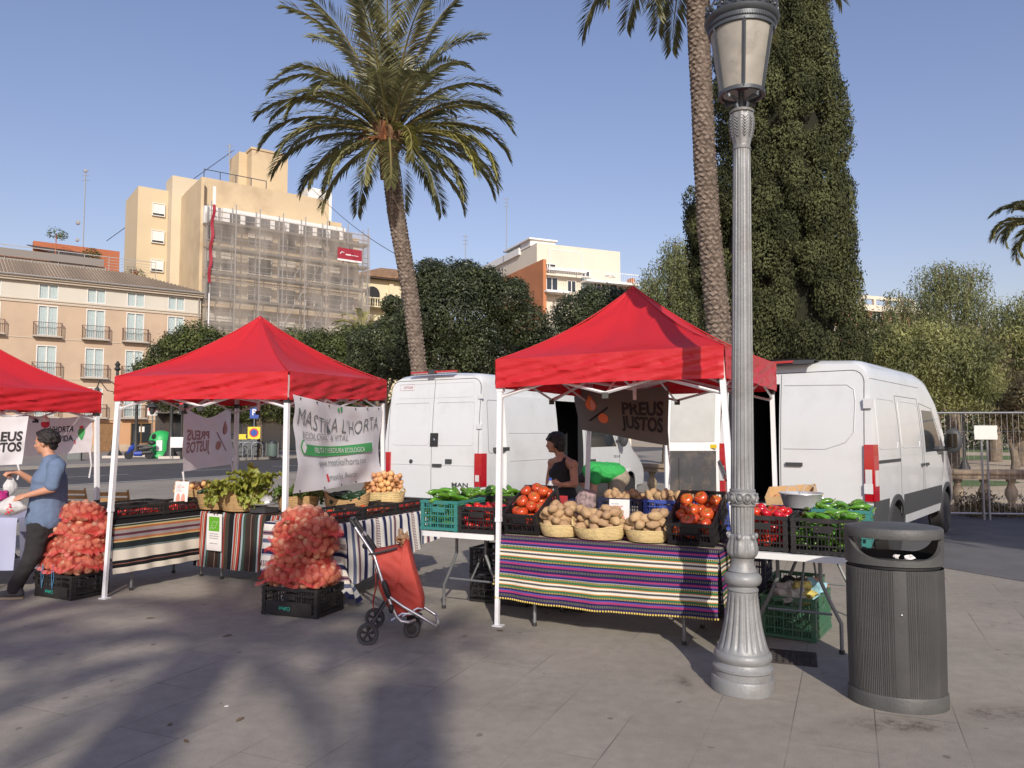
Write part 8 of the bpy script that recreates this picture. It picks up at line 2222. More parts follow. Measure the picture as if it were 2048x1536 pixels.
 def rbox(s, y0, y1, z0, z1, name, mat, off=.02, parent=None, n=6):
  mb = MB(); mb.grid(lambda u, v: s.rp(y0 + (y1 - y0) * (1 - u), z0 + (z1 - z0) * v, off), 3, n)
  mb.grid(lambda u, v: s.rp(y0 + (y1 - y0) * u, z1, off * v - .002), 3, 1); mb.grid(lambda u, v: s.rp(y0 + (y1 - y0) * (1 - u), z0, off * v - .002), 3, 1)
  mb.grid(lambda u, v: s.rp(y0, z0 + (z1 - z0) * u, off * (1 - v) - .002 * v), n, 1); mb.grid(lambda u, v: s.rp(y1, z0 + (z1 - z0) * u, off * v - .002), n, 1)
  return mb.build(name, mat, parent or s.t)
 def wheel(s, x, sd_, r=.345):
  w = thing('x', 'x', 'x'); del w['label']; del w['category']; w.name = 'wheel'; w.parent = s.t; w.location = (x, sd_ * (s.W / 2 - .12), r)
  X = Matrix.Rotation(R(90) * (-sd_) * -1, 4, 'X')
  mb = MB(); mb.lathe([(.20, -.1), (r - .03, -.11), (r, -.08), (r, .08), (r - .03, .11), (.215, .10), (.20, .085)], 44, X=X); mb.build('tyre', m_tyre, w)
  mb = MB(); mb.lathe([(.215, .098), (.205, .085), (.19, .05), (.12, .045), (.10, .07), (.05, .075), (0, .075)], 36, X=X, cap=False)
  o = mb.build('rim', m_rim, w)
  mb = MB()
  for k in range(10): a = 2 * PI * k / 10; mb.lathe([(.016, .046), (.016, .05), (0, .05)], 8, X=X @ MT((.155 * cos(a), .155 * sin(a), .0)))
  mb.build('rim_holes', m_dark, w)
  return w
def rrect(y0, y1, z0, z1, r, n=4):
 pts = []
 for cy, cz, a0 in ((y1 - r, z1 - r, 0), (y0 + r, z1 - r, 90), (y0 + r, z0 + r, 180), (y1 - r, z0 + r, 270)):
  for k in range(n + 1): a = R(a0 + 90 * k / n); pts.append((cy + r * cos(a), cz + r * sin(a)))
 return pts
phi = R(32); hd = V_((sin(phi), cos(phi), 0)); lf = V_((-cos(phi), sin(phi), 0))
A1 = math.atan2(hd.y, hd.x)
rr_c = V_((-.46, 12.1, 0)); o1 = rr_c + lf * 1.02
V1 = Van('v1', 'white high roofed delivery van with closed rear doors and open sliding side door', o1, A1, 6.8, 2.04, 2.60)
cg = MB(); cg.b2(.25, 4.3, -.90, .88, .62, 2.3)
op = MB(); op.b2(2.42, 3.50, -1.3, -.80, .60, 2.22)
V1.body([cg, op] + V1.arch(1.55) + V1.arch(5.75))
for x in (1.55, 5.75):
 for sd_ in (-1, 1): V1.wheel(x, sd_)
V1.rline(rrect(-.93, .93, .52, 2.50, .16), close=True); V1.rline([(.0, .52), (.0, 2.50)])
for y0, y1 in ((-.83, -.06), (.06, .83)): V1.rline(rrect(y0, y1, 1.42, 2.12, .05), close=True, name='panel_crease', mat=M('van_crease', (.55, .56, .57), .5), r=.006)
V1.rline([(-.95, 1.10), (.95, 1.10)], name='panel_crease', mat=M('van_crease', (.5, .5, .5)), r=.006)
V1.rline(rrect(-.80, .80, 2.2, 2.44, .05), close=True, name='panel_crease', mat=M('van_crease', (.5, .5, .5)), r=.004)
V1.rbox(-1.012, -.88, .78, 1.30, 'tail_lamp', m_lamp, .03); V1.rbox(.86, .99, .78, 1.30, 'tail_lamp', m_lamp, .03)
V1.side(-.03, .10, .78, 1.30, m_lamp, 'tail_lamp', .012, nx=2); V1.rbox(-.97, -.90, .86, .96, 'reverse_lamp', m_lampw, .036)
V1.rbox(-.13, .03, 1.40, 1.62, 'badge_plate', M('badge_black', (.03, .03, .03), .4), .012)
hdl = V1.rbox(-.22, -.04, 1.075, 1.12, 'door_handle', m_clad, .03); V1.rbox(-.42, -.30, 1.13, 1.20, 'door_handle', m_clad, .025)
mb = MB(); mb.lathe([(.035, 0), (.035, .012), (0, .012)], 16, X=MT(V1.rp(.42, 1.15)) @ Matrix.Rotation(R(-90), 4, 'Y')); mb.build('lock', m_clad, V1.t)
for z in (1.72, 2.2):
 mb = MB(); mb.box(V1.rp(-.945, z, .012), (.03, .09, .07)); mb.build('hinge', m_van, V1.t)
mb = MB(); fnm = lambda x, y: V1.rp(-.42 - x, .60 + y, .004)
put_text(mb, 'MAN', .07, fnm, 0, .16, width=.32, bold=.03); mb.build('lettering', m_clad, V1.t, smooth=0)
mb = MB(); fnm = lambda x, y: V1.rp(.72 - x, 2.37 + y, .004); put_text(mb, 'CITYCAR', .04, fnm, .05, .0, width=.20, bold=.02); mb.tube([fnm(-.02, -.03), fnm(.28, -.03), fnm(.28, .07), fnm(-.02, .07), fnm(-.02, -.03)], .002, 4); mb.build('lettering', M('ink_dull_red', (.4, .12, .12), .7), V1.t, smooth=0)
mb = MB(); mb.tube([V1.rp(-.07 + .035, 1.50, .014), V1.rp(-.05, 1.53, .014), V1.rp(-.075, 1.50, .014)], .008, 5); mb.build('lion_badge', m_alu, V1.t)
V1.rbox(-1.0, 1.0, .36, .56, 'rear_bumper', m_clad, .10); V1.side(-.02, 1.05, .40, .70, m_clad, 'side_cladding', .008)
V1.side(1.1 + .95, 5.2, .42, .66, m_clad, 'side_cladding', .006)
mb = MB(); mb.box((.06, 0, 2.625), (.10, .9, .03)); mb.build('high_brake_lamp', m_lamp, V1.t); mb = MB(); mb.box((.02, 0, 2.625), (.08, .12, .07)); mb.build('camera_pod', m_clad, V1.t)
d = V1.side(.62, 2.40, .56, 2.24, m_van, 'sliding_door', .055, nx=16, nz=18, th=.05)
for z in (1.16, 1.62):
 mb = MB(); mb.tube([(x + 0, -(V1.hw(z) + .056), z) for x in (.70, 1.2, 1.8, 2.32)], .006, 5); mb.build('door_crease', M('van_crease', (.5, .5, .5)), d)
mb = MB(); mb.box((.50, -(1.02 + .03), 1.36), (.42, .05, .06)); mb.build('door_track', m_clad, V1.t)
mb = MB(); mb.box((2.30, -(1.02 + .075), 1.05), (.05, .05, .12)); mb.build('door_handle', m_clad, d)
V1.sline(rrect(.16, 1.9, 1.30, 2.15, .06) + [(rrect(.16, 1.9, 1.30, 2.15, .06)[0])], r=.004)
mb = MB()
for k in range(2):
 for (z0, z1) in ((.70, 1.15), (1.25, 1.75), (1.80, 2.2)): mb.b2(3.3 - .38 * k - .30, 3.3 - .38 * k, .80, .86, z0, z1)
mb.b2(2.4, 3.5, .74, .86, 1.17, 1.22)
mb.build('interior_panels', M('interior_panel', (.05, .052, .058), .5), V1.t, smooth=0)
V1.sline([(3.62, .60), (3.62, 2.0), (4.55, 1.98), (5.15, 1.40), (5.2, 1.1), (5.15, .62), (3.62, .60)])
V1.side(0, 1, 0, 1, m_glassd, 'side_window', .004, shape=lambda u, v: (3.75 + u * (1.30 - .42 * v), 1.34 + .60 * v), nx=8, nz=8)
V1.side(3.74, 3.98, 1.04, 1.10, m_clad, 'door_handle', .035, nx=2, nz=2)
mb = MB(); fnm = lambda x, y: V_((4.9 + x, -(V1.W / 2 * V1.taper(5.0) + .004), 1.10 + y)); put_text(mb, 'TGE 3.140', .055, fnm, 0, 0, width=.32, bold=.01); mb.build('lettering', m_clad, V1.t, smooth=0)
mb = MB(); mb.ell((5.05, -1.18, 1.52), (.07, .11, .19), 14, 10); mb.tube([(5.05, -1.0, 1.45), (5.05, -1.12, 1.45)], .03, 6); mb.build('mirror', m_clad, V1.t)
V1.side(0, 1, 0, 1, m_van, 'arch_flare', .02, shape=lambda u, v: (5.75 + (.43 + .05 * v) * cos(PI * (1 - u)), .36 + (.43 + .05 * v) * sin(PI * (1 - u))), nx=20, nz=2)
phi2 = R(39); hd2 = V_((sin(phi2), cos(phi2), 0)); lf2 = V_((-cos(phi2), sin(phi2), 0)); A2 = math.atan2(hd2.y, hd2.x)
rc = V_((4.36, 9.25, 0)); o2 = rc + lf2 * 1.0
V2 = Van('v2', 'white medium roofed van with open left rear door on the right of the stalls', o2, A2, 5.5, 2.0, 2.54, inw=.12, z0=.40)
cg = MB(); cg.b2(.25, 3.4, -.88, .88, .68, 2.28)
op = MB(); op.b2(-.3, .6, .16, .86, .70, 2.26)
V2.body([cg, op] + V2.arch(1.02, .40) + V2.arch(4.35, .41))
for x in (1.02, 4.35):
 for sd_ in (-1, 1): V2.wheel(x, sd_, .34)
V2.rline(rrect(-.88, .88, .60, 2.40, .15), close=True); V2.rline([(.14, .62), (.14, 2.38)])
V2.rline([(.10, 1.42), (-.42, 1.42), (-.66, 1.50), (-.76, 1.62), (-.78, 2.0), (-.76, 2.16), (-.68, 2.22), (.10, 2.24)], name='panel_crease', mat=M('van_crease', (.5, .5, .5)), r=.008)
V2.rbox(-.14, .07, 1.20, 1.245, 'door_handle', m_clad, .03); V2.rbox(-.99, .99, .40, .64, 'rear_bumper', m_clad, .08)
mb = MB(); mb.ell(V2.rp(-.28, .80, .004), (.012, .10, .04), 20, 10); mb.build('oval_badge', M('badge_blue', (.03, .05, .12), .2, coat=1), V2.t)
mb = MB(); mb.ell(V2.rp(-.28, .80, .000), (.012, .108, .047), 20, 10); mb.build('badge_rim', m_alu, V2.t)
for z in (1.98, .95):
 mb = MB(); mb.box(V2.rp(-.93, z, .02), (.05, .10, .12)); mb.build('hinge', m_van, V2.t)
def lamp(v, y0, y1, nm='tail_lamp'):
 o = v.rbox(y0, y1, .80, 1.48, nm, m_lamp, .035, n=8)
 v.rbox(y0 + .012, y1 - .012, .98, 1.18, 'reverse_lamp', m_lampw, .042, parent=v.t)
lamp(V2, -.985, -.885); lamp(V2, .885, .985)
V2.side(-.035, .12, .80, 1.48, m_lamp, 'tail_lamp', .015, nx=3)
V2.side(.0, .10, .98, 1.17, m_lampw, 'reverse_lamp', .020, nx=3)
V2.side(.0, .62, .42, .80, m_clad, 'side_cladding', .010); V2.side(1.42, 3.94, .52, .80, m_clad, 'side_cladding', .010)
V2.side(1.44, 3.92, .40, .515, m_van, 'sill', .006)
for xw in (1.02, 4.35): V2.side(0, 1, 0, 1, m_clad, 'arch_trim', .022, shape=lambda u, v, xw=xw: (xw + (.40 + .07 * v) * cos(PI * (1 - u)), .36 + (.40 + .07 * v) * sin(PI * (1 - u))), nx=22, nz=2)
V2.side(.12, 1.28, 1.245, 1.285, m_clad, 'sliding_door_track', .006, nz=2)
V2.sline([(1.30, .56), (1.30, 2.12), (2.62, 2.12), (2.62, .56)]); V2.sline([(2.72, .56), (2.72, 2.06), (3.55, 2.0), (4.1, 1.42), (4.12, 1.1), (3.95, .85)])
V2.sline(rrect(.22, 1.20, 1.42, 2.05, .08), name='panel_crease', mat=M('van_crease', (.5, .5, .5)), r=.006); V2.sline(rrect(1.42, 2.50, 1.42, 2.05, .08), name='panel_crease', mat=M('van_crease', (.5, .5, .5)), r=.006)
V2.sline([(.1, 2.30), (2.9, 2.30)], name='roof_gutter', r=.008, mat=M('van_crease', (.5, .5, .5)))
V2.side(0, 1, 0, 1, m_glassd, 'side_window', .004, shape=lambda u, v: (2.86 + u * (1.22 - .55 * v), 1.34 + .1 * (1 - v) * -(u > .7) * .6 + .62 * v), nx=8, nz=8)
for x in (2.50, 2.80): V2.side(x, x + .13, 1.14, 1.18, m_clad, 'door_handle', .03, nx=2, nz=2)
mb = MB(); mb.ell((3.90, -1.19, 1.50), (.085, .13, .20), 16, 12); mb.tube([(3.85, -.93, 1.36), (3.92, -1.12, 1.38)], .045, 6); mo = mb.build('mirror', m_clad, V2.t)
mb = MB(); mb.grid(lambda u, v: V_((3.815 - .006 * sin(u * PI), -1.26 + .14 * u, 1.40 + .21 * v)), 6, 6); mb.build('mirror_glass', M('mirror_glass', (.08, .09, .1), .05, metal=1), mo)
mb = MB(); mb.grid(lambda u, v: V_((-.02 + .28 * v, .78 - 1.1 * u, 2.56 + .02 * sin(u * PI) - .03 * v)), 10, 3); mb.grid(lambda u, v: V_((-.03 + .03 * v, .78 - 1.1 * u, 2.50 + .06 * v)), 10, 2); mb.build('roof_spoiler', m_clad, V2.t)
mb = MB(); mb.box((-.035, .25, 2.535), (.02, .62, .03)); mb.build('high_brake_lamp', m_lamp, V2.t)
hp = o2 + lf2 * .93
def W2L(v): return Matrix.Rotation(-A2, 3, 'Z') @ (V_(v) - V_((o2.x, o2.y, 0)))
dv = V_((-1.0, -.10, 0)).normalized(); dn = V_((dv.y, -dv.x, 0)); dn = dn if dn.y < 0 else -dn
def DP(a, z, off=0.):
 p = hp + dv * a + dn * off + V_((0, 0, z)) - hd2 * .0 + hd2 * V2.xr(z) * 1.; return W2L(p)
def dpanel(a0, a1, z0, z1, name, mat, off, th=.05, parent=None, r=.0):
 mb = MB();
 mb.grid(lambda u, v: DP(a0 + (a1 - a0) * u, z0 + (z1 - z0) * v, off), 3, 8); mb.grid(lambda u, v: DP(a1 + (a0 - a1) * u, z0 + (z1 - z0) * v, off - th), 3, 8)
 mb.grid(lambda u, v: DP(a0 + (a1 - a0) * u, z1, off - th * v), 3, 1); mb.grid(lambda u, v: DP(a0 + (a1 - a0) * (1 - u), z0, off - th * v), 3, 1)
 mb.grid(lambda u, v: DP(a0, z0 + (z1 - z0) * (1 - u), off - th * v), 8, 1); mb.grid(lambda u, v: DP(a1, z0 + (z1 - z0) * u, off - th * v), 8, 1)
 return mb.build(name, mat, parent or V2.t)
dd_ = dpanel(.04, .80, .66, 2.30, 'open_rear_door', m_van, 0)
dpanel(.12, .74, 1.50, 2.22, 'inner_panel', M('door_inner_grey', (.44, .45, .43), .7, var=.05, dirt=((.3, .3, .28), .5)), .008, .006, dd_)
dpanel(.10, .74, .72, 1.38, 'door_lining', M('door_lining_black', (.045, .045, .047), .7, var=.2, dirt=((.2, .15, .11), .6), ds=5), .014, .012, dd_)
dpanel(.16, .62, .80, 1.28, 'door_pocket', M('door_lining_black', (.045, .045, .047)), .03, .015, dd_)
mb = MB(); mb.box(DP(.14, 1.44, .02), (.03, .08, .05)); mb.build('yellow_latch', m_syel, dd_)
mb = MB(); mb.tube([DP(.06, 1.25, .03), DP(.0, 1.05, .12), DP(-.12, 1.0, .16), DP(-.22, 1.15, .10)], .018, 6); mb.build('check_strap', m_clad, dd_)
# ================================================================== PEOPLE
def caps(bm_, p0, p1, r0, r1, flat=1., axis=None, n=16):
 p0, p1 = V_(p0), V_(p1); a = (p1 - p0); L = a.length; a.normalize()
 x = V_(axis).normalized() if axis else (a.cross(V_((0, 0, 1))) if abs(a.z) < .95 else a.cross(V_((0, 1, 0)))); x = (x - a * x.dot(a)).normalized(); y = a.cross(x)
 prof = [(sin(PI / 2 * k / 5) * r0, -cos(PI / 2 * k / 5) * r0) for k in range(6)] + [(cos(PI / 2 * k / 5) * r1, L + sin(PI / 2 * k / 5) * r1) for k in range(6)]
 M_ = Matrix((x.to_4d(), y.to_4d(), a.to_4d(), (0, 0, 0, 1))).transposed(); M_.col[3] = (*p0, 1)
 for i in range(3): M_[3][i] = 0
 bm_.lathe(prof, n, X=M_, sy=flat, cap=True)
def body(parts, voxel, sm=4, disp=None, name='m', mat=None, parent=None):
 mb = MB()
 for p in parts:
  if p[0] == 'c': caps(mb, *p[1:])
  elif p[0] == 'e': mb.ell(p[1], p[2], 18, 12, rot=p[3] if len(p) > 3 else None)
 me = mb.mesh('raw', mat, smooth=True, ang=180)
 bm = bmesh.new(); bm.from_mesh(me); bmesh.ops.remove_doubles(bm, verts=bm.verts, dist=1e-5); bmesh.ops.recalc_face_normals(bm, faces=bm.faces); bm.to_mesh(me); bm.free()
 me = baked(me, [('REMESH', dict(mode='VOXEL', voxel_size=voxel, use_smooth_shade=True)), ('SMOOTH', dict(factor=.5, iterations=sm))])
 if disp:
  me.update(); ns = [v.normal.copy() for v in me.vertices]
  for v, n_ in zip(me.vertices, ns):
   q = v.co; k = disp[0] * (NZ(V_((q.x * disp[1], q.y * disp[1], q.z * disp[1] * disp[2]))) + .5 * NZ(q * disp[1] * 2.3)); v.co = q + n_ * k
 me.materials.clear(); me.materials.append(mat); me.polygons.foreach_set('use_smooth', [True] * len(me.polygons)); me.update()
 o = bpy.data.objects.new(name, me); C.objects.link(o)
 if parent is not None: o.parent = parent
 return o
def hand(c, d, up, side, curl=.9, s=1.):
 """parts for a palm with four fingers and a thumb; d = pointing direction, up = back of the hand, side = thumb side"""
 c, d, up, side = V_(c), V_(d).normalized(), V_(up).normalized(), V_(side).normalized(); P = []
 for k in range(4):
  q = side * (.030 - .020 * k) * s
  P.append(('c', c + q * .8, c + q + d * .075 * s, .014 * s, .012 * s))
  l = (.068, .078, .072, .056)[k] * s; b = c + q * 1.1 + d * .082 * s
  m_ = b + (d * cos(curl * .5) - up * sin(curl * .5)) * l * .5; e = m_ + (d * cos(curl * 1.3) - up * sin(curl * 1.3)) * l * .5
  P.append(('c', b - d * .012, m_, .0092 * s, .0085 * s)); P.append(('c', m_, e, .0085 * s, .0070 * s))
 t0 = c + side * .026 * s + d * .01 * s; t1 = t0 + (side * .7 + d * .6 - up * .2).normalized() * .04 * s; t2 = t1 + (side * .25 + d * .8 - up * .5).normalized() * .034 * s
 P += [('c', t0, t1, .013 * s, .011 * s), ('c', t1, t2, .0105 * s, .008 * s)]
 return P
def head(c, f, up, s=1.):
 """skull, jaw, nose, lips, ears; f is where the face looks"""
 c, f, up = V_(c), V_(f).normalized(), V_(up).normalized(); r = f.cross(up).normalized()
 M3 = Matrix((f, r, up)).transposed(); w_ = lambda x, y, z: c + M3 @ V_((x, y, z)) * s
 P = [('e', w_(-.008, 0, .025), V_((.098, .076, .092)) * s, M3), ('e', w_(.028, 0, -.035), V_((.062, .058, .075)) * s, M3), ('c', w_(.055, 0, -.082), w_(.066, 0, -.085), .026 * s, .020 * s),
  ('c', w_(.082, 0, .012), w_(.102, 0, -.024), .010 * s, .0145 * s), ('c', w_(.076, -.018, -.052), w_(.084, 0, -.052), .008 * s, .012 * s), ('c', w_(.076, .018, -.052), w_(.084, 0, -.052), .008 * s, .012 * s),
  ('c', w_(.078, -.035, .028), w_(.085, .0, .026), .013 * s, .012 * s), ('c', w_(.078, .035, .028), w_(.085, .0, .026), .013 * s, .012 * s)]
 for q in (-1, 1): P += [('e', w_(.048, q * .044, -.022), V_((.028, .022, .028)) * s, M3), ('e', w_(-.006, q * .078, -.008), V_((.020, .010, .032)) * s, M3)]
 return P, w_
def face_marks(par, w_, s=1.):
 for q in (-1, 1):
  mb = MB(); mb.ell(w_(.0735, q * .031, .008), (.0095 * s, .010 * s, .0055 * s), 10, 8); e = mb.build('eye', M('eye_white', (.6, .57, .52), .2), par)
  mb = MB(); mb.ell(w_(.0805, q * .031, .008), (.004 * s, .005 * s, .005 * s), 8, 6); mb.build('iris', M('eye_dark', (.02, .012, .008), .2), e)
  mb = MB(); mb.tube([w_(.086, q * .015, .036), w_(.087, q * .032, .042), w_(.075, q * .05, .036)], .0042 * s, 5); mb.build('eyebrow', M('hair_dark', (.018, .013, .010), .7), par)
 mb = MB(); mb.tube([w_(.082, -.022, -.052), w_(.0945, 0, -.051), w_(.082, .022, -.052)], .0045 * s, 6); mb.build('lips', M('lips', (.36, .12, .09), .5), par)
m_sk = M('skin_man', (.50, .25, .155), .55, var=.06, vs=12); m_sk2 = M('skin_woman', (.42, .20, .12), .5, var=.06, vs=12)
m_sk.node_tree.nodes['Principled BSDF'].inputs['Subsurface Weight'].default_value = .08
m_hair = M('hair_black', (.016, .011, .009), .55, var=.4, vs=30, bump=.8, bs=60)
mx, my = -4.78, 7.72
man = thing('person', 'standing man with dark curly hair, blue T-shirt and black trousers holding plastic bags', 'person', (mx, my, 0))
K = lambda px, py, dy=0.: V_(((px - 1024) / (FPX / (my + dy)) - mx, dy, 1.62 - (py - 866) / (FPX / (my + dy))))
hc = K(82, 886); fdir = V_((-1, -.12, -.10)); P, hw_ = head(hc, fdir, V_((-.08, 0, 1)), .98)
neck = K(93, 918); sh_n = K(104, 934, -.16); sh_f = K(96, 930, .18); chest = K(93, 960); belly = K(92, 1000); hip = K(90, 1040)
el_n = K(98, 978, -.22); wr_n = K(46, 992, -.26); el_f = K(66, 966, .16); wr_f = K(32, 946, .04)
P += [('c', neck + V_((0, 0, -.02)), hc + V_((.012, 0, -.05)), .058, .052), ('c', sh_n, el_n, .05, .042), ('c', el_n, wr_n, .042, .026), ('c', sh_f, el_f, .048, .040), ('c', el_f, wr_f, .040, .026)]
P += [('c', neck, chest, .06, .13, 1.25, (1, 0, 0)), ('c', chest, hip, .13, .13, 1.2, (1, 0, 0)), ('c', sh_n, sh_f, .06, .06)]
d1 = (wr_n - el_n).normalized(); P += hand(wr_n + d1 * .02, d1, (0, -.3, 1), (0, .6, .5), .9); P.append(('c', wr_n, wr_n + d1 * .03, .026, .022))
d2 = (wr_f - el_f).normalized(); d2 = (d2 + V_((-.3, -.1, -.55))).normalized(); P += hand(wr_f + d2 * .02, d2, (-.6, 0, .8), (-.2, -.9, .1), 1.5); P.append(('c', wr_f, wr_f + d2 * .03, .026, .022))
kn1 = K(66, 1108, -.08); an1 = K(46, 1172, -.10); kn2 = K(104, 1106, .14); an2 = K(90, 1166, .22)
hp1 = hip + V_((0, -.08, -.02)); hp2 = hip + V_((.02, .09, -.02))
an1.z = .09; an2.z = .09; an1.x = -4.88 - mx; an2.x = an1.x + .34
P += [('c', hp1, kn1, .085, .055), ('c', kn1, an1, .052, .036), ('c', hp2, kn2, .085, .055), ('c', kn2, an2, .052, .036)]
for an in (an1, an2): P += [('c', an + V_((.03, 0, -.045)), an + V_((-.17, -.01, -.055)), .036, .028)]
body(P, .0085, 3, name='body', mat=m_sk, parent=man); face_marks(man, hw_, .98)
sh = [('c', neck + V_((.01, 0, -.040)), chest, .088, .152, 1.25, (1, 0, 0)), ('c', chest, belly + V_((-.0, 0, 0)), .150, .160, 1.2, (1, 0, 0)), ('c', belly, hip + V_((0, 0, .01)), .162, .180, 1.15, (1, 0, 0)), ('c', sh_n + V_((0, .01, .0)), sh_f, .080, .078),
 ('c', sh_n + V_((0, .01, .004)), sh_n.lerp(el_n, .5), .084, .072), ('c', sh_n.lerp(el_n, .4), sh_n.lerp(el_n, .86), .074, .066), ('c', sh_f, sh_f.lerp(el_f, .85), .064, .062)]
so = body(sh, .011, 4, disp=(.012, 8, .4), name='shirt', mat=M('shirt_blue', (.12, .17, .265), .85, var=.10, vs=6, bump=.25, bs=40), parent=man)
for v in so.data.vertices:
 zc = hip.z - .075
 if v.co.z < zc: v.co.z = zc + (v.co.z - zc) * .10
mb = MB(); nc_ = neck + V_((.0, 0, -.012)); mb.tube([nc_ + V_((.072 * cos(a), .068 * sin(a), .028 * cos(a))) for a in [2 * PI * k / 20 for k in range(21)]], .009, 6); mb.build('collar', M('shirt_collar', (.045, .07, .13), .9), man)
tr_p = [('c', hip + V_((0, 0, .04)), hip + V_((0, 0, -.06)), .135, .145, 1.15, (1, 0, 0)), ('c', hp1 + V_((0, 0, -.02)), kn1, .125, .085), ('c', kn1, an1 + V_((.01, 0, .03)), .085, .066), ('c', hp2 + V_((0, 0, -.02)), kn2, .125, .085), ('c', kn2, an2 + V_((.01, 0, .03)), .085, .064), ('c', an1 + V_((.015, 0, .05)), an1 + V_((.01, 0, -.0)), .068, .070), ('c', an2 + V_((.015, 0, .05)), an2 + V_((.01, 0, 0)), .066, .068)]
to = body(tr_p, .011, 4, disp=(.014, 8, .45), name='trousers', mat=M('trousers_black', (.022, .020, .021), .9, var=.15, vs=8, bump=.25, bs=40), parent=man)
for v in to.data.vertices:
 if v.co.z < .06: v.co.z = .06 + (v.co.z - .06) * .1
 if v.co.z > hip.z + .08: v.co.z = hip.z + .08
for an in (an1, an2):
 sp = [('c', an + V_((.045, 0, -.042)), an + V_((-.06, 0, -.045)), .046, .045), ('c', an + V_((-.06, 0, -.05)), an + V_((-.20, -.015, -.058)), .044, .030), ('c', an + V_((.03, 0, -.02)), an + V_((0, 0, .0)), .05, .045)]
 s_o = body(sp, .007, 3, name='shoe', mat=M('shoe_grey', (.06, .06, .062), .7, var=.1), parent=man)
 for v in s_o.data.vertices: v.co.z = max(v.co.z, .004)
 mb = MB(); pts = [(an.x + .09 * cos(a) if cos(a) > 0 else an.x - .03 + .21 * cos(a), an.y - .005 + .048 * sin(a)) for a in [2 * PI * k / 24 for k in range(24)]]; mb.extr(pts, .0, .02); mb.build('sole', M('sole_tan', (.35, .28, .18), .8), s_o)
r = random.Random(2); hp_ = []
for k in range(230):
 th = r.uniform(0, 2 * PI); ph = math.asin(r.uniform(-.35, 1)); x, y, z = cos(ph) * cos(th), cos(ph) * sin(th), sin(ph)
 if x > .35 and z < .70: continue
 if z < -.1 and x > -.15: continue
 hp_.append(('e', hw_(-.014 + x * .106, y * .086, .028 + z * .100), V_((.019, .019, .019)) * r.uniform(.8, 1.4)))
hp_.append(('e', hw_(-.03, 0, .045), V_((.095, .082, .085)))); hp_.append(('e', hw_(-.075, 0, -.02), V_((.035, .06, .06))))
body(hp_, .006, 1, disp=(.007, 45, 1), name='hair', mat=m_hair, parent=man)
m_pl = cloth_mat('plastic_bag_white', (.78, .77, .75), .35, rough=.35, bump=.5, bs=16, spec=.5)
def bag(label, c, top, rx, ry, h, seed, mat, prints=True):
 t = thing('plastic_bag', label, 'bag', V_((mx, my, 0)) + c, 0); mb = MB(); vs = []; fs = []; n, m_ = 40, 22
 tp = top - c
 for j in range(m_ + 1):
  v = j / m_
  for i in range(n):
   th = 2 * PI * i / n
   prof = sin(min(1, v * 2.4) * PI / 2) ** .6 * (1 if v < .5 else (1 - (v - .5) / .5) ** .9 * .9 + .10)
   cr2 = 1 + .16 * NZ(V_((cos(th) * 2, sin(th) * 2, v * 4 + seed))) + .10 * sin(th * 5 + v * 3 + seed) * v
   vs.append(V_((tp.x * max(0, v - .4) / .6 + rx * prof * cr2 * cos(th), tp.y * max(0, v - .4) / .6 + ry * prof * cr2 * sin(th), -h * .5 + (h * .5 + tp.z) * v)))
 for j in range(m_):
  for i in range(n): fs.append((j * n + i, j * n + (i + 1) % n, (j + 1) * n + (i + 1) % n, (j + 1) * n + i))
 fs.append(tuple(range(n))[::-1]); mb.add(vs, fs); mb.build('bag_film', mat, t, ang=70)
 if prints:
  mb = MB()
  for (x, z, s_) in ((.04, .0, .016), (.07, .02, .013), (.055, -.03, .015), (.085, -.015, .012), (.03, -.045, .010), (.065, .045, .009)):
   mb.ell((x, -ry * 1.02, z - .02), (s_, .006, s_ * .8), 8, 6, nz=.6, seed=s_ * 900)
  mb.build('red_print', m_inkr, t)
 return t
bag('white plastic carrier bag with a red pattern hanging from the man\'s near hand', K(14, 1012, -.26), K(20, 992, -.26), .145, .10, .20, 1, m_pl)
bag('white plastic bag held up by the man\'s far hand', K(14, 972, .02), K(14, 951, .02), .06, .06, .20, 5, m_pl, False)
t = thing('magenta_bag', 'small magenta bag between the man\'s hands at the left edge', 'bag', V_((mx, my, 0)) + K(0, 992, -.24))
mb = MB(); mb.ell((0, 0, 0), (.045, .05, .055), 16, 12, nz=.5, seed=9); mb.build('bag_film', M('magenta_film', (.38, .02, .16), .5), t)
wx_, wy = .50, 8.55
wm = thing('person', 'woman with dark bobbed hair and black tank top standing behind the stall', 'person', (wx_, wy, 0))
K = lambda px, py, dy=0.: V_(((px - 1024) / (FPX / (wy + dy)) - wx_, dy, 1.62 - (py - 866) / (FPX / (wy + dy))))
hc = K(1111, 886); P, ww = head(hc, V_((-1, -.15, -.12)), V_((-.05, 0, 1)), .95)
neck = K(1122, 915); sn = K(1147, 930, -.13); sf = K(1105, 926, .16); chest = K(1126, 944); waist = K(1130, 978); hip = K(1134, 1005)
en = K(1150, 968, -.20); wn = K(1122, 970, -.26); ef = K(1098, 960, .16); wf = K(1094, 992, .12)
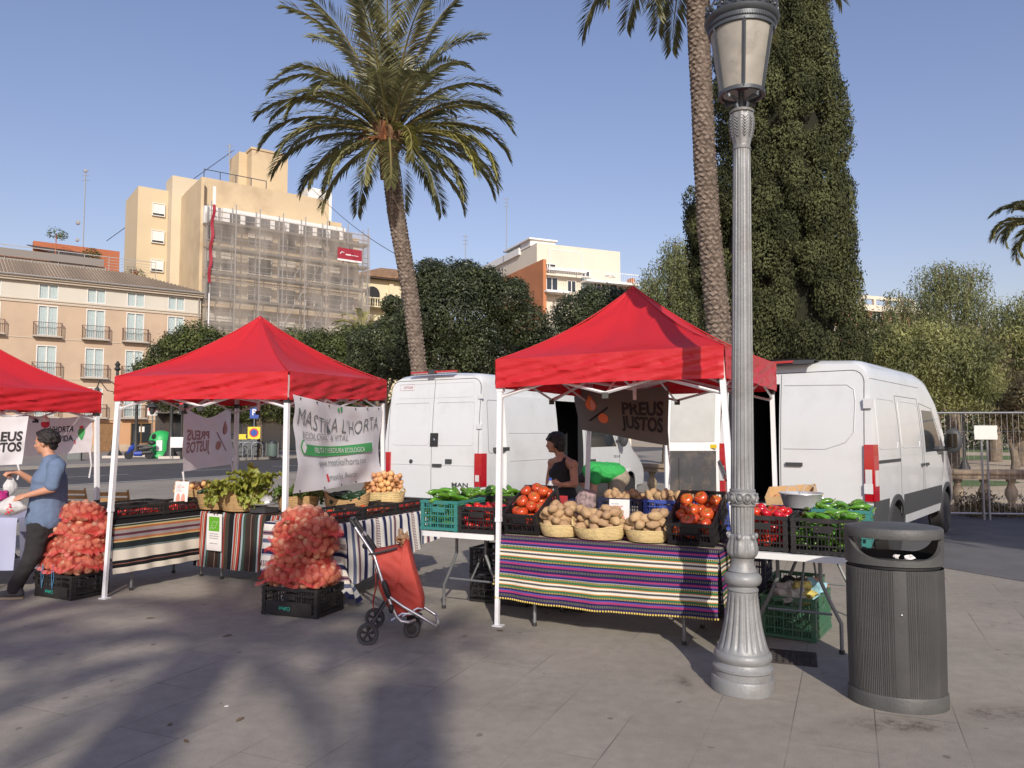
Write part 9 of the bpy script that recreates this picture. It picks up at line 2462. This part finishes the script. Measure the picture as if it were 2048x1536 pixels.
P += [('c', neck + V_((.02, 0, -.04)), hc + V_((.015, 0, -.05)), .050, .046), ('c', neck + V_((.01, 0, -.03)), chest, .07, .118, 1.25, (.9, -.5, 0)), ('c', chest, waist, .118, .105, 1.2, (.9, -.4, 0)), ('c', waist, hip, .10, .13, 1.2, (1, 0, 0)), ('c', sn, sf, .058, .055), ('c', neck + V_((.01, 0, -.01)), sn, .05, .05), ('c', neck + V_((.01, 0, -.01)), sf, .05, .045),
 ('c', sn, en, .050, .042), ('c', en, wn, .040, .025), ('c', sf, ef, .044, .036), ('c', ef, wf, .036, .023), ('e', chest + V_((-.075, -.06, -.01)), (.06, .06, .06)), ('e', chest + V_((-.085, .04, -.01)), (.06, .06, .06))]
d1 = (wn - en).normalized(); P += hand(wn + d1 * .015, (-.9, 0, .25), (0, -1, .2), (0, .1, 1), 1.1, .92); P.append(('c', wn, wn + d1 * .03, .024, .02))
P += hand(wf + V_((0, 0, -.02)), (0, 0, -1), (1, 0, 0), (0, -1, 0), .6, .92)
for s in (-1, 1):
 h0 = hip + V_((0, s * .08, -.02)); k0 = V_((hip.x - .01, s * .09, .48)); a0 = V_((hip.x + .02, s * .09, .09))
 P += [('c', h0, k0, .085, .055), ('c', k0, a0, .05, .035), ('c', a0 + V_((.03, 0, -.045)), a0 + V_((-.15, 0, -.055)), .034, .026)]
body(P, .0085, 3, name='body', mat=m_sk2, parent=wm); face_marks(wm, ww, .95)
tk = [('c', chest + V_((.0, 0, .035)), chest + V_((0, 0, -.02)), .112, .130, 1.22, (.9, -.4, 0)), ('c', chest, waist, .130, .118, 1.2, (.9, -.4, 0)), ('c', waist, hip + V_((0, 0, .03)), .118, .135, 1.15, (1, 0, 0)), ('e', chest + V_((-.078, -.065, -.01)), (.066, .066, .066)), ('e', chest + V_((-.09, .04, -.01)), (.066, .066, .066)),
 ('c', chest + V_((.0, -.115, .06)), neck + V_((.03, -.088, -.012)), .030, .019), ('c', chest + V_((-.05, .085, .06)), neck + V_((-.0, .080, -.012)), .030, .018), ('c', chest + V_((.09, -.07, .05)), neck + V_((.05, -.08, -.015)), .030, .019)]
body(tk, .009, 3, disp=(.006, 10, .5), name='tank_top', mat=M('tank_black', (.012, .011, .013), .85), parent=wm)
jn = [('c', hip + V_((0, 0, .0)), hip + V_((0, 0, -.08)), .142, .145, 1.15, (1, 0, 0))]
for s in (-1, 1):
 h0 = hip + V_((0, s * .08, -.05)); k0 = V_((hip.x - .01, s * .09, .48)); a0 = V_((hip.x + .02, s * .09, .10)); jn += [('c', h0, k0, .10, .07), ('c', k0, a0, .065, .055)]
body(jn, .012, 3, disp=(.008, 9, .5), name='jeans', mat=M('denim', (.06, .11, .22), .85, var=.2, vs=8), parent=wm)
for s in (-1, 1):
 a0 = V_((hip.x + .02, s * .09, .09)); so_ = body([('c', a0 + V_((.04, 0, -.04)), a0 + V_((-.17, 0, -.052)), .044, .034)], .008, 2, name='shoe', mat=M('shoe_dark', (.03, .03, .035), .7), parent=wm)
 for v in so_.data.vertices: v.co.z = max(v.co.z, .004)
hr = [('e', ww(-.018, 0, .045), V_((.108, .090, .088))), ('e', ww(-.05, 0, -.01), V_((.078, .088, .085))), ('e', ww(-.055, 0, -.065), V_((.06, .075, .055)))]
for y in (-.06, -.04, -.02, 0, .02, .04, .06): hr.append(('c', ww(.05, y, .085), ww(.088, y * .95, .050), .022, .012))
for q in (-1, 1): hr += [('c', ww(.01, q * .078, .03), ww(.015, q * .080, -.045), .026, .014), ('c', ww(-.03, q * .078, .0), ww(-.035, q * .074, -.09), .03, .016)]
body(hr, .006, 2, disp=(.004, 40, .4), name='hair', mat=m_hair, parent=wm)
mb = MB(); p = sn + V_((.0, -.052, -.035)); mb.ell(p, (.026, .006, .026), 10, 8, nz=.5); mb.build('shoulder_tattoo', M('tattoo', (.10, .055, .045), .6), wm)
gx_, gy_ = 1.46, 10.6
gp = thing('person', 'person in bright green T-shirt bending over behind the blue crates', 'person', (gx_, gy_, 0))
K = lambda px, py, dy=0.: V_(((px - 1024) / (FPX / (gy_ + dy)) - gx_, dy, 1.62 - (py - 866) / (FPX / (gy_ + dy))))
hipg = K(1234, 950); shg = K(1188, 944); hcg = K(1172, 962); P, hg = head(hcg, V_((-.55, -.2, -.85)), V_((-.85, 0, .5)), .95)
P += [('c', shg, hcg + V_((.03, 0, .02)), .06, .052), ('c', shg, hipg, .13, .13, 1.2, (0, 0, 1)), ('c', shg + V_((.02, -.17, 0)), shg + V_((-.02, -.19, -.27)), .05, .04), ('c', shg + V_((-.02, -.19, -.27)), shg + V_((-.02, -.20, -.50)), .038, .025), ('c', shg + V_((.02, .17, 0)), shg + V_((-.02, .18, -.27)), .05, .04), ('c', shg + V_((-.02, .18, -.27)), shg + V_((-.02, .18, -.5)), .038, .025)]
for s in (-1, 1): P += hand(shg + V_((-.02, s * .19, -.52)), (0, 0, -1), (-1, 0, 0), (0, -s, 0), .8)
for s in (-1, 1):
 k0 = V_((hipg.x - .03, s * .10, .48)); a0 = V_((hipg.x + .03, s * .10, .09)); P += [('c', hipg + V_((0, s * .08, -.03)), k0, .09, .06), ('c', k0, a0, .052, .036), ('c', a0 + V_((.03, 0, -.045)), a0 + V_((-.16, 0, -.055)), .035, .027)]
body(P, .009, 3, name='body', mat=m_sk, parent=gp); face_marks(gp, hg, .95)
body([('c', shg + V_((-.01, 0, 0)), hipg + V_((-.02, 0, .02)), .145, .15, 1.22, (0, 0, 1)), ('c', shg + V_((.02, -.17, 0)), shg + V_((.01, -.18, -.10)), .07, .068), ('c', shg + V_((.02, .17, 0)), shg + V_((.01, .18, -.10)), .07, .068), ('c', shg + V_((.02, -.17, 0)), shg + V_((.02, .17, 0)), .08, .08)], .011, 3, disp=(.018, 9, 1), name='shirt', mat=M('shirt_green', (.03, .34, .07), .85, var=.12, vs=6, bump=.3, bs=30), parent=gp)
bt_ = [('c', hipg + V_((-.04, 0, .0)), hipg + V_((.02, 0, -.04)), .150, .155, 1.15, (1, 0, 0))]
for s in (-1, 1): bt_.append(('c', hipg + V_((0, s * .08, -.05)), V_((hipg.x - .03, s * .10, .50)), .115, .09))
body(bt_, .012, 3, disp=(.012, 9, .5), name='shorts', mat=M('shorts_khaki', (.30, .25, .18), .85, var=.1), parent=gp)
body([('c', hipg + V_((.02, -.06, .03)), hipg + V_((.02, .06, .02)), .085, .085)], .012, 2, disp=(.01, 12, 1), name='waist_pouch', mat=M('pouch_black', (.03, .03, .03), .8), parent=gp)
body([('e', hg(-.015, 0, .04), V_((.10, .085, .088))), ('e', hg(-.05, 0, 0), V_((.07, .08, .075)))], .008, 2, disp=(.006, 40, 1), name='hair', mat=m_hair, parent=gp)
for s in (-1, 1):
 a0 = V_((hipg.x + .03, s * .10, .09)); so_ = body([('c', a0 + V_((.04, 0, -.04)), a0 + V_((-.18, 0, -.052)), .046, .036)], .009, 2, name='shoe', mat=M('shoe_dark', (.03, .03, .035)), parent=gp)
 for v in so_.data.vertices: v.co.z = max(v.co.z, .004)
t = thing('patterned_bag', 'grey and pink patterned cloth bag against the rear pole beside the dark blue crate', 'bag', (XX(1172, 7.9), 7.9, .98))
mb = MB(); mb.ell((0, 0, -.06), (.10, .06, .14), 16, 12, nz=.4, seed=4); mb.build('cloth_bag', M('bag_pattern', (.30, .22, .22), .85, var=.6, vs=22), t)
m_dl = M('dry_leaf', (.16, .11, .06), .9)
r = random.Random(14)
for i, (px, py) in enumerate(((300, 1237), (455, 1272), (340, 1450), (480, 1440), (890, 1200), (1000, 1262), (930, 1273), (372, 1484))):
 p = G(px, py); t = thing('dry_leaf', 'small dry brown leaf lying on the open paving in the foreground', 'leaf', p + V_((0, 0, .006)), r.uniform(0, 6), 'dry leaves on the paving')
 mb = MB(); L = r.uniform(.02, .045); mb.grid(lambda u, v: V_(((u - .5) * 2 * L, (v - .5) * L * .8 * sin(PI * min(.98, max(.02, u))), .004 * sin(u * 5) * abs(v - .5))), 6, 2); mb.build('leaf_blade', m_dl, t)
p = G(453, 1414); t = thing('paper_scrap', 'tiny white scrap of paper lying in the shadow on the near paving', 'paper', p + V_((0, 0, .004)), .3)
mb = MB(); mb.box((0, 0, .002), (.022, .014, .003)); mb.build('scrap', m_whit, t, smooth=0)
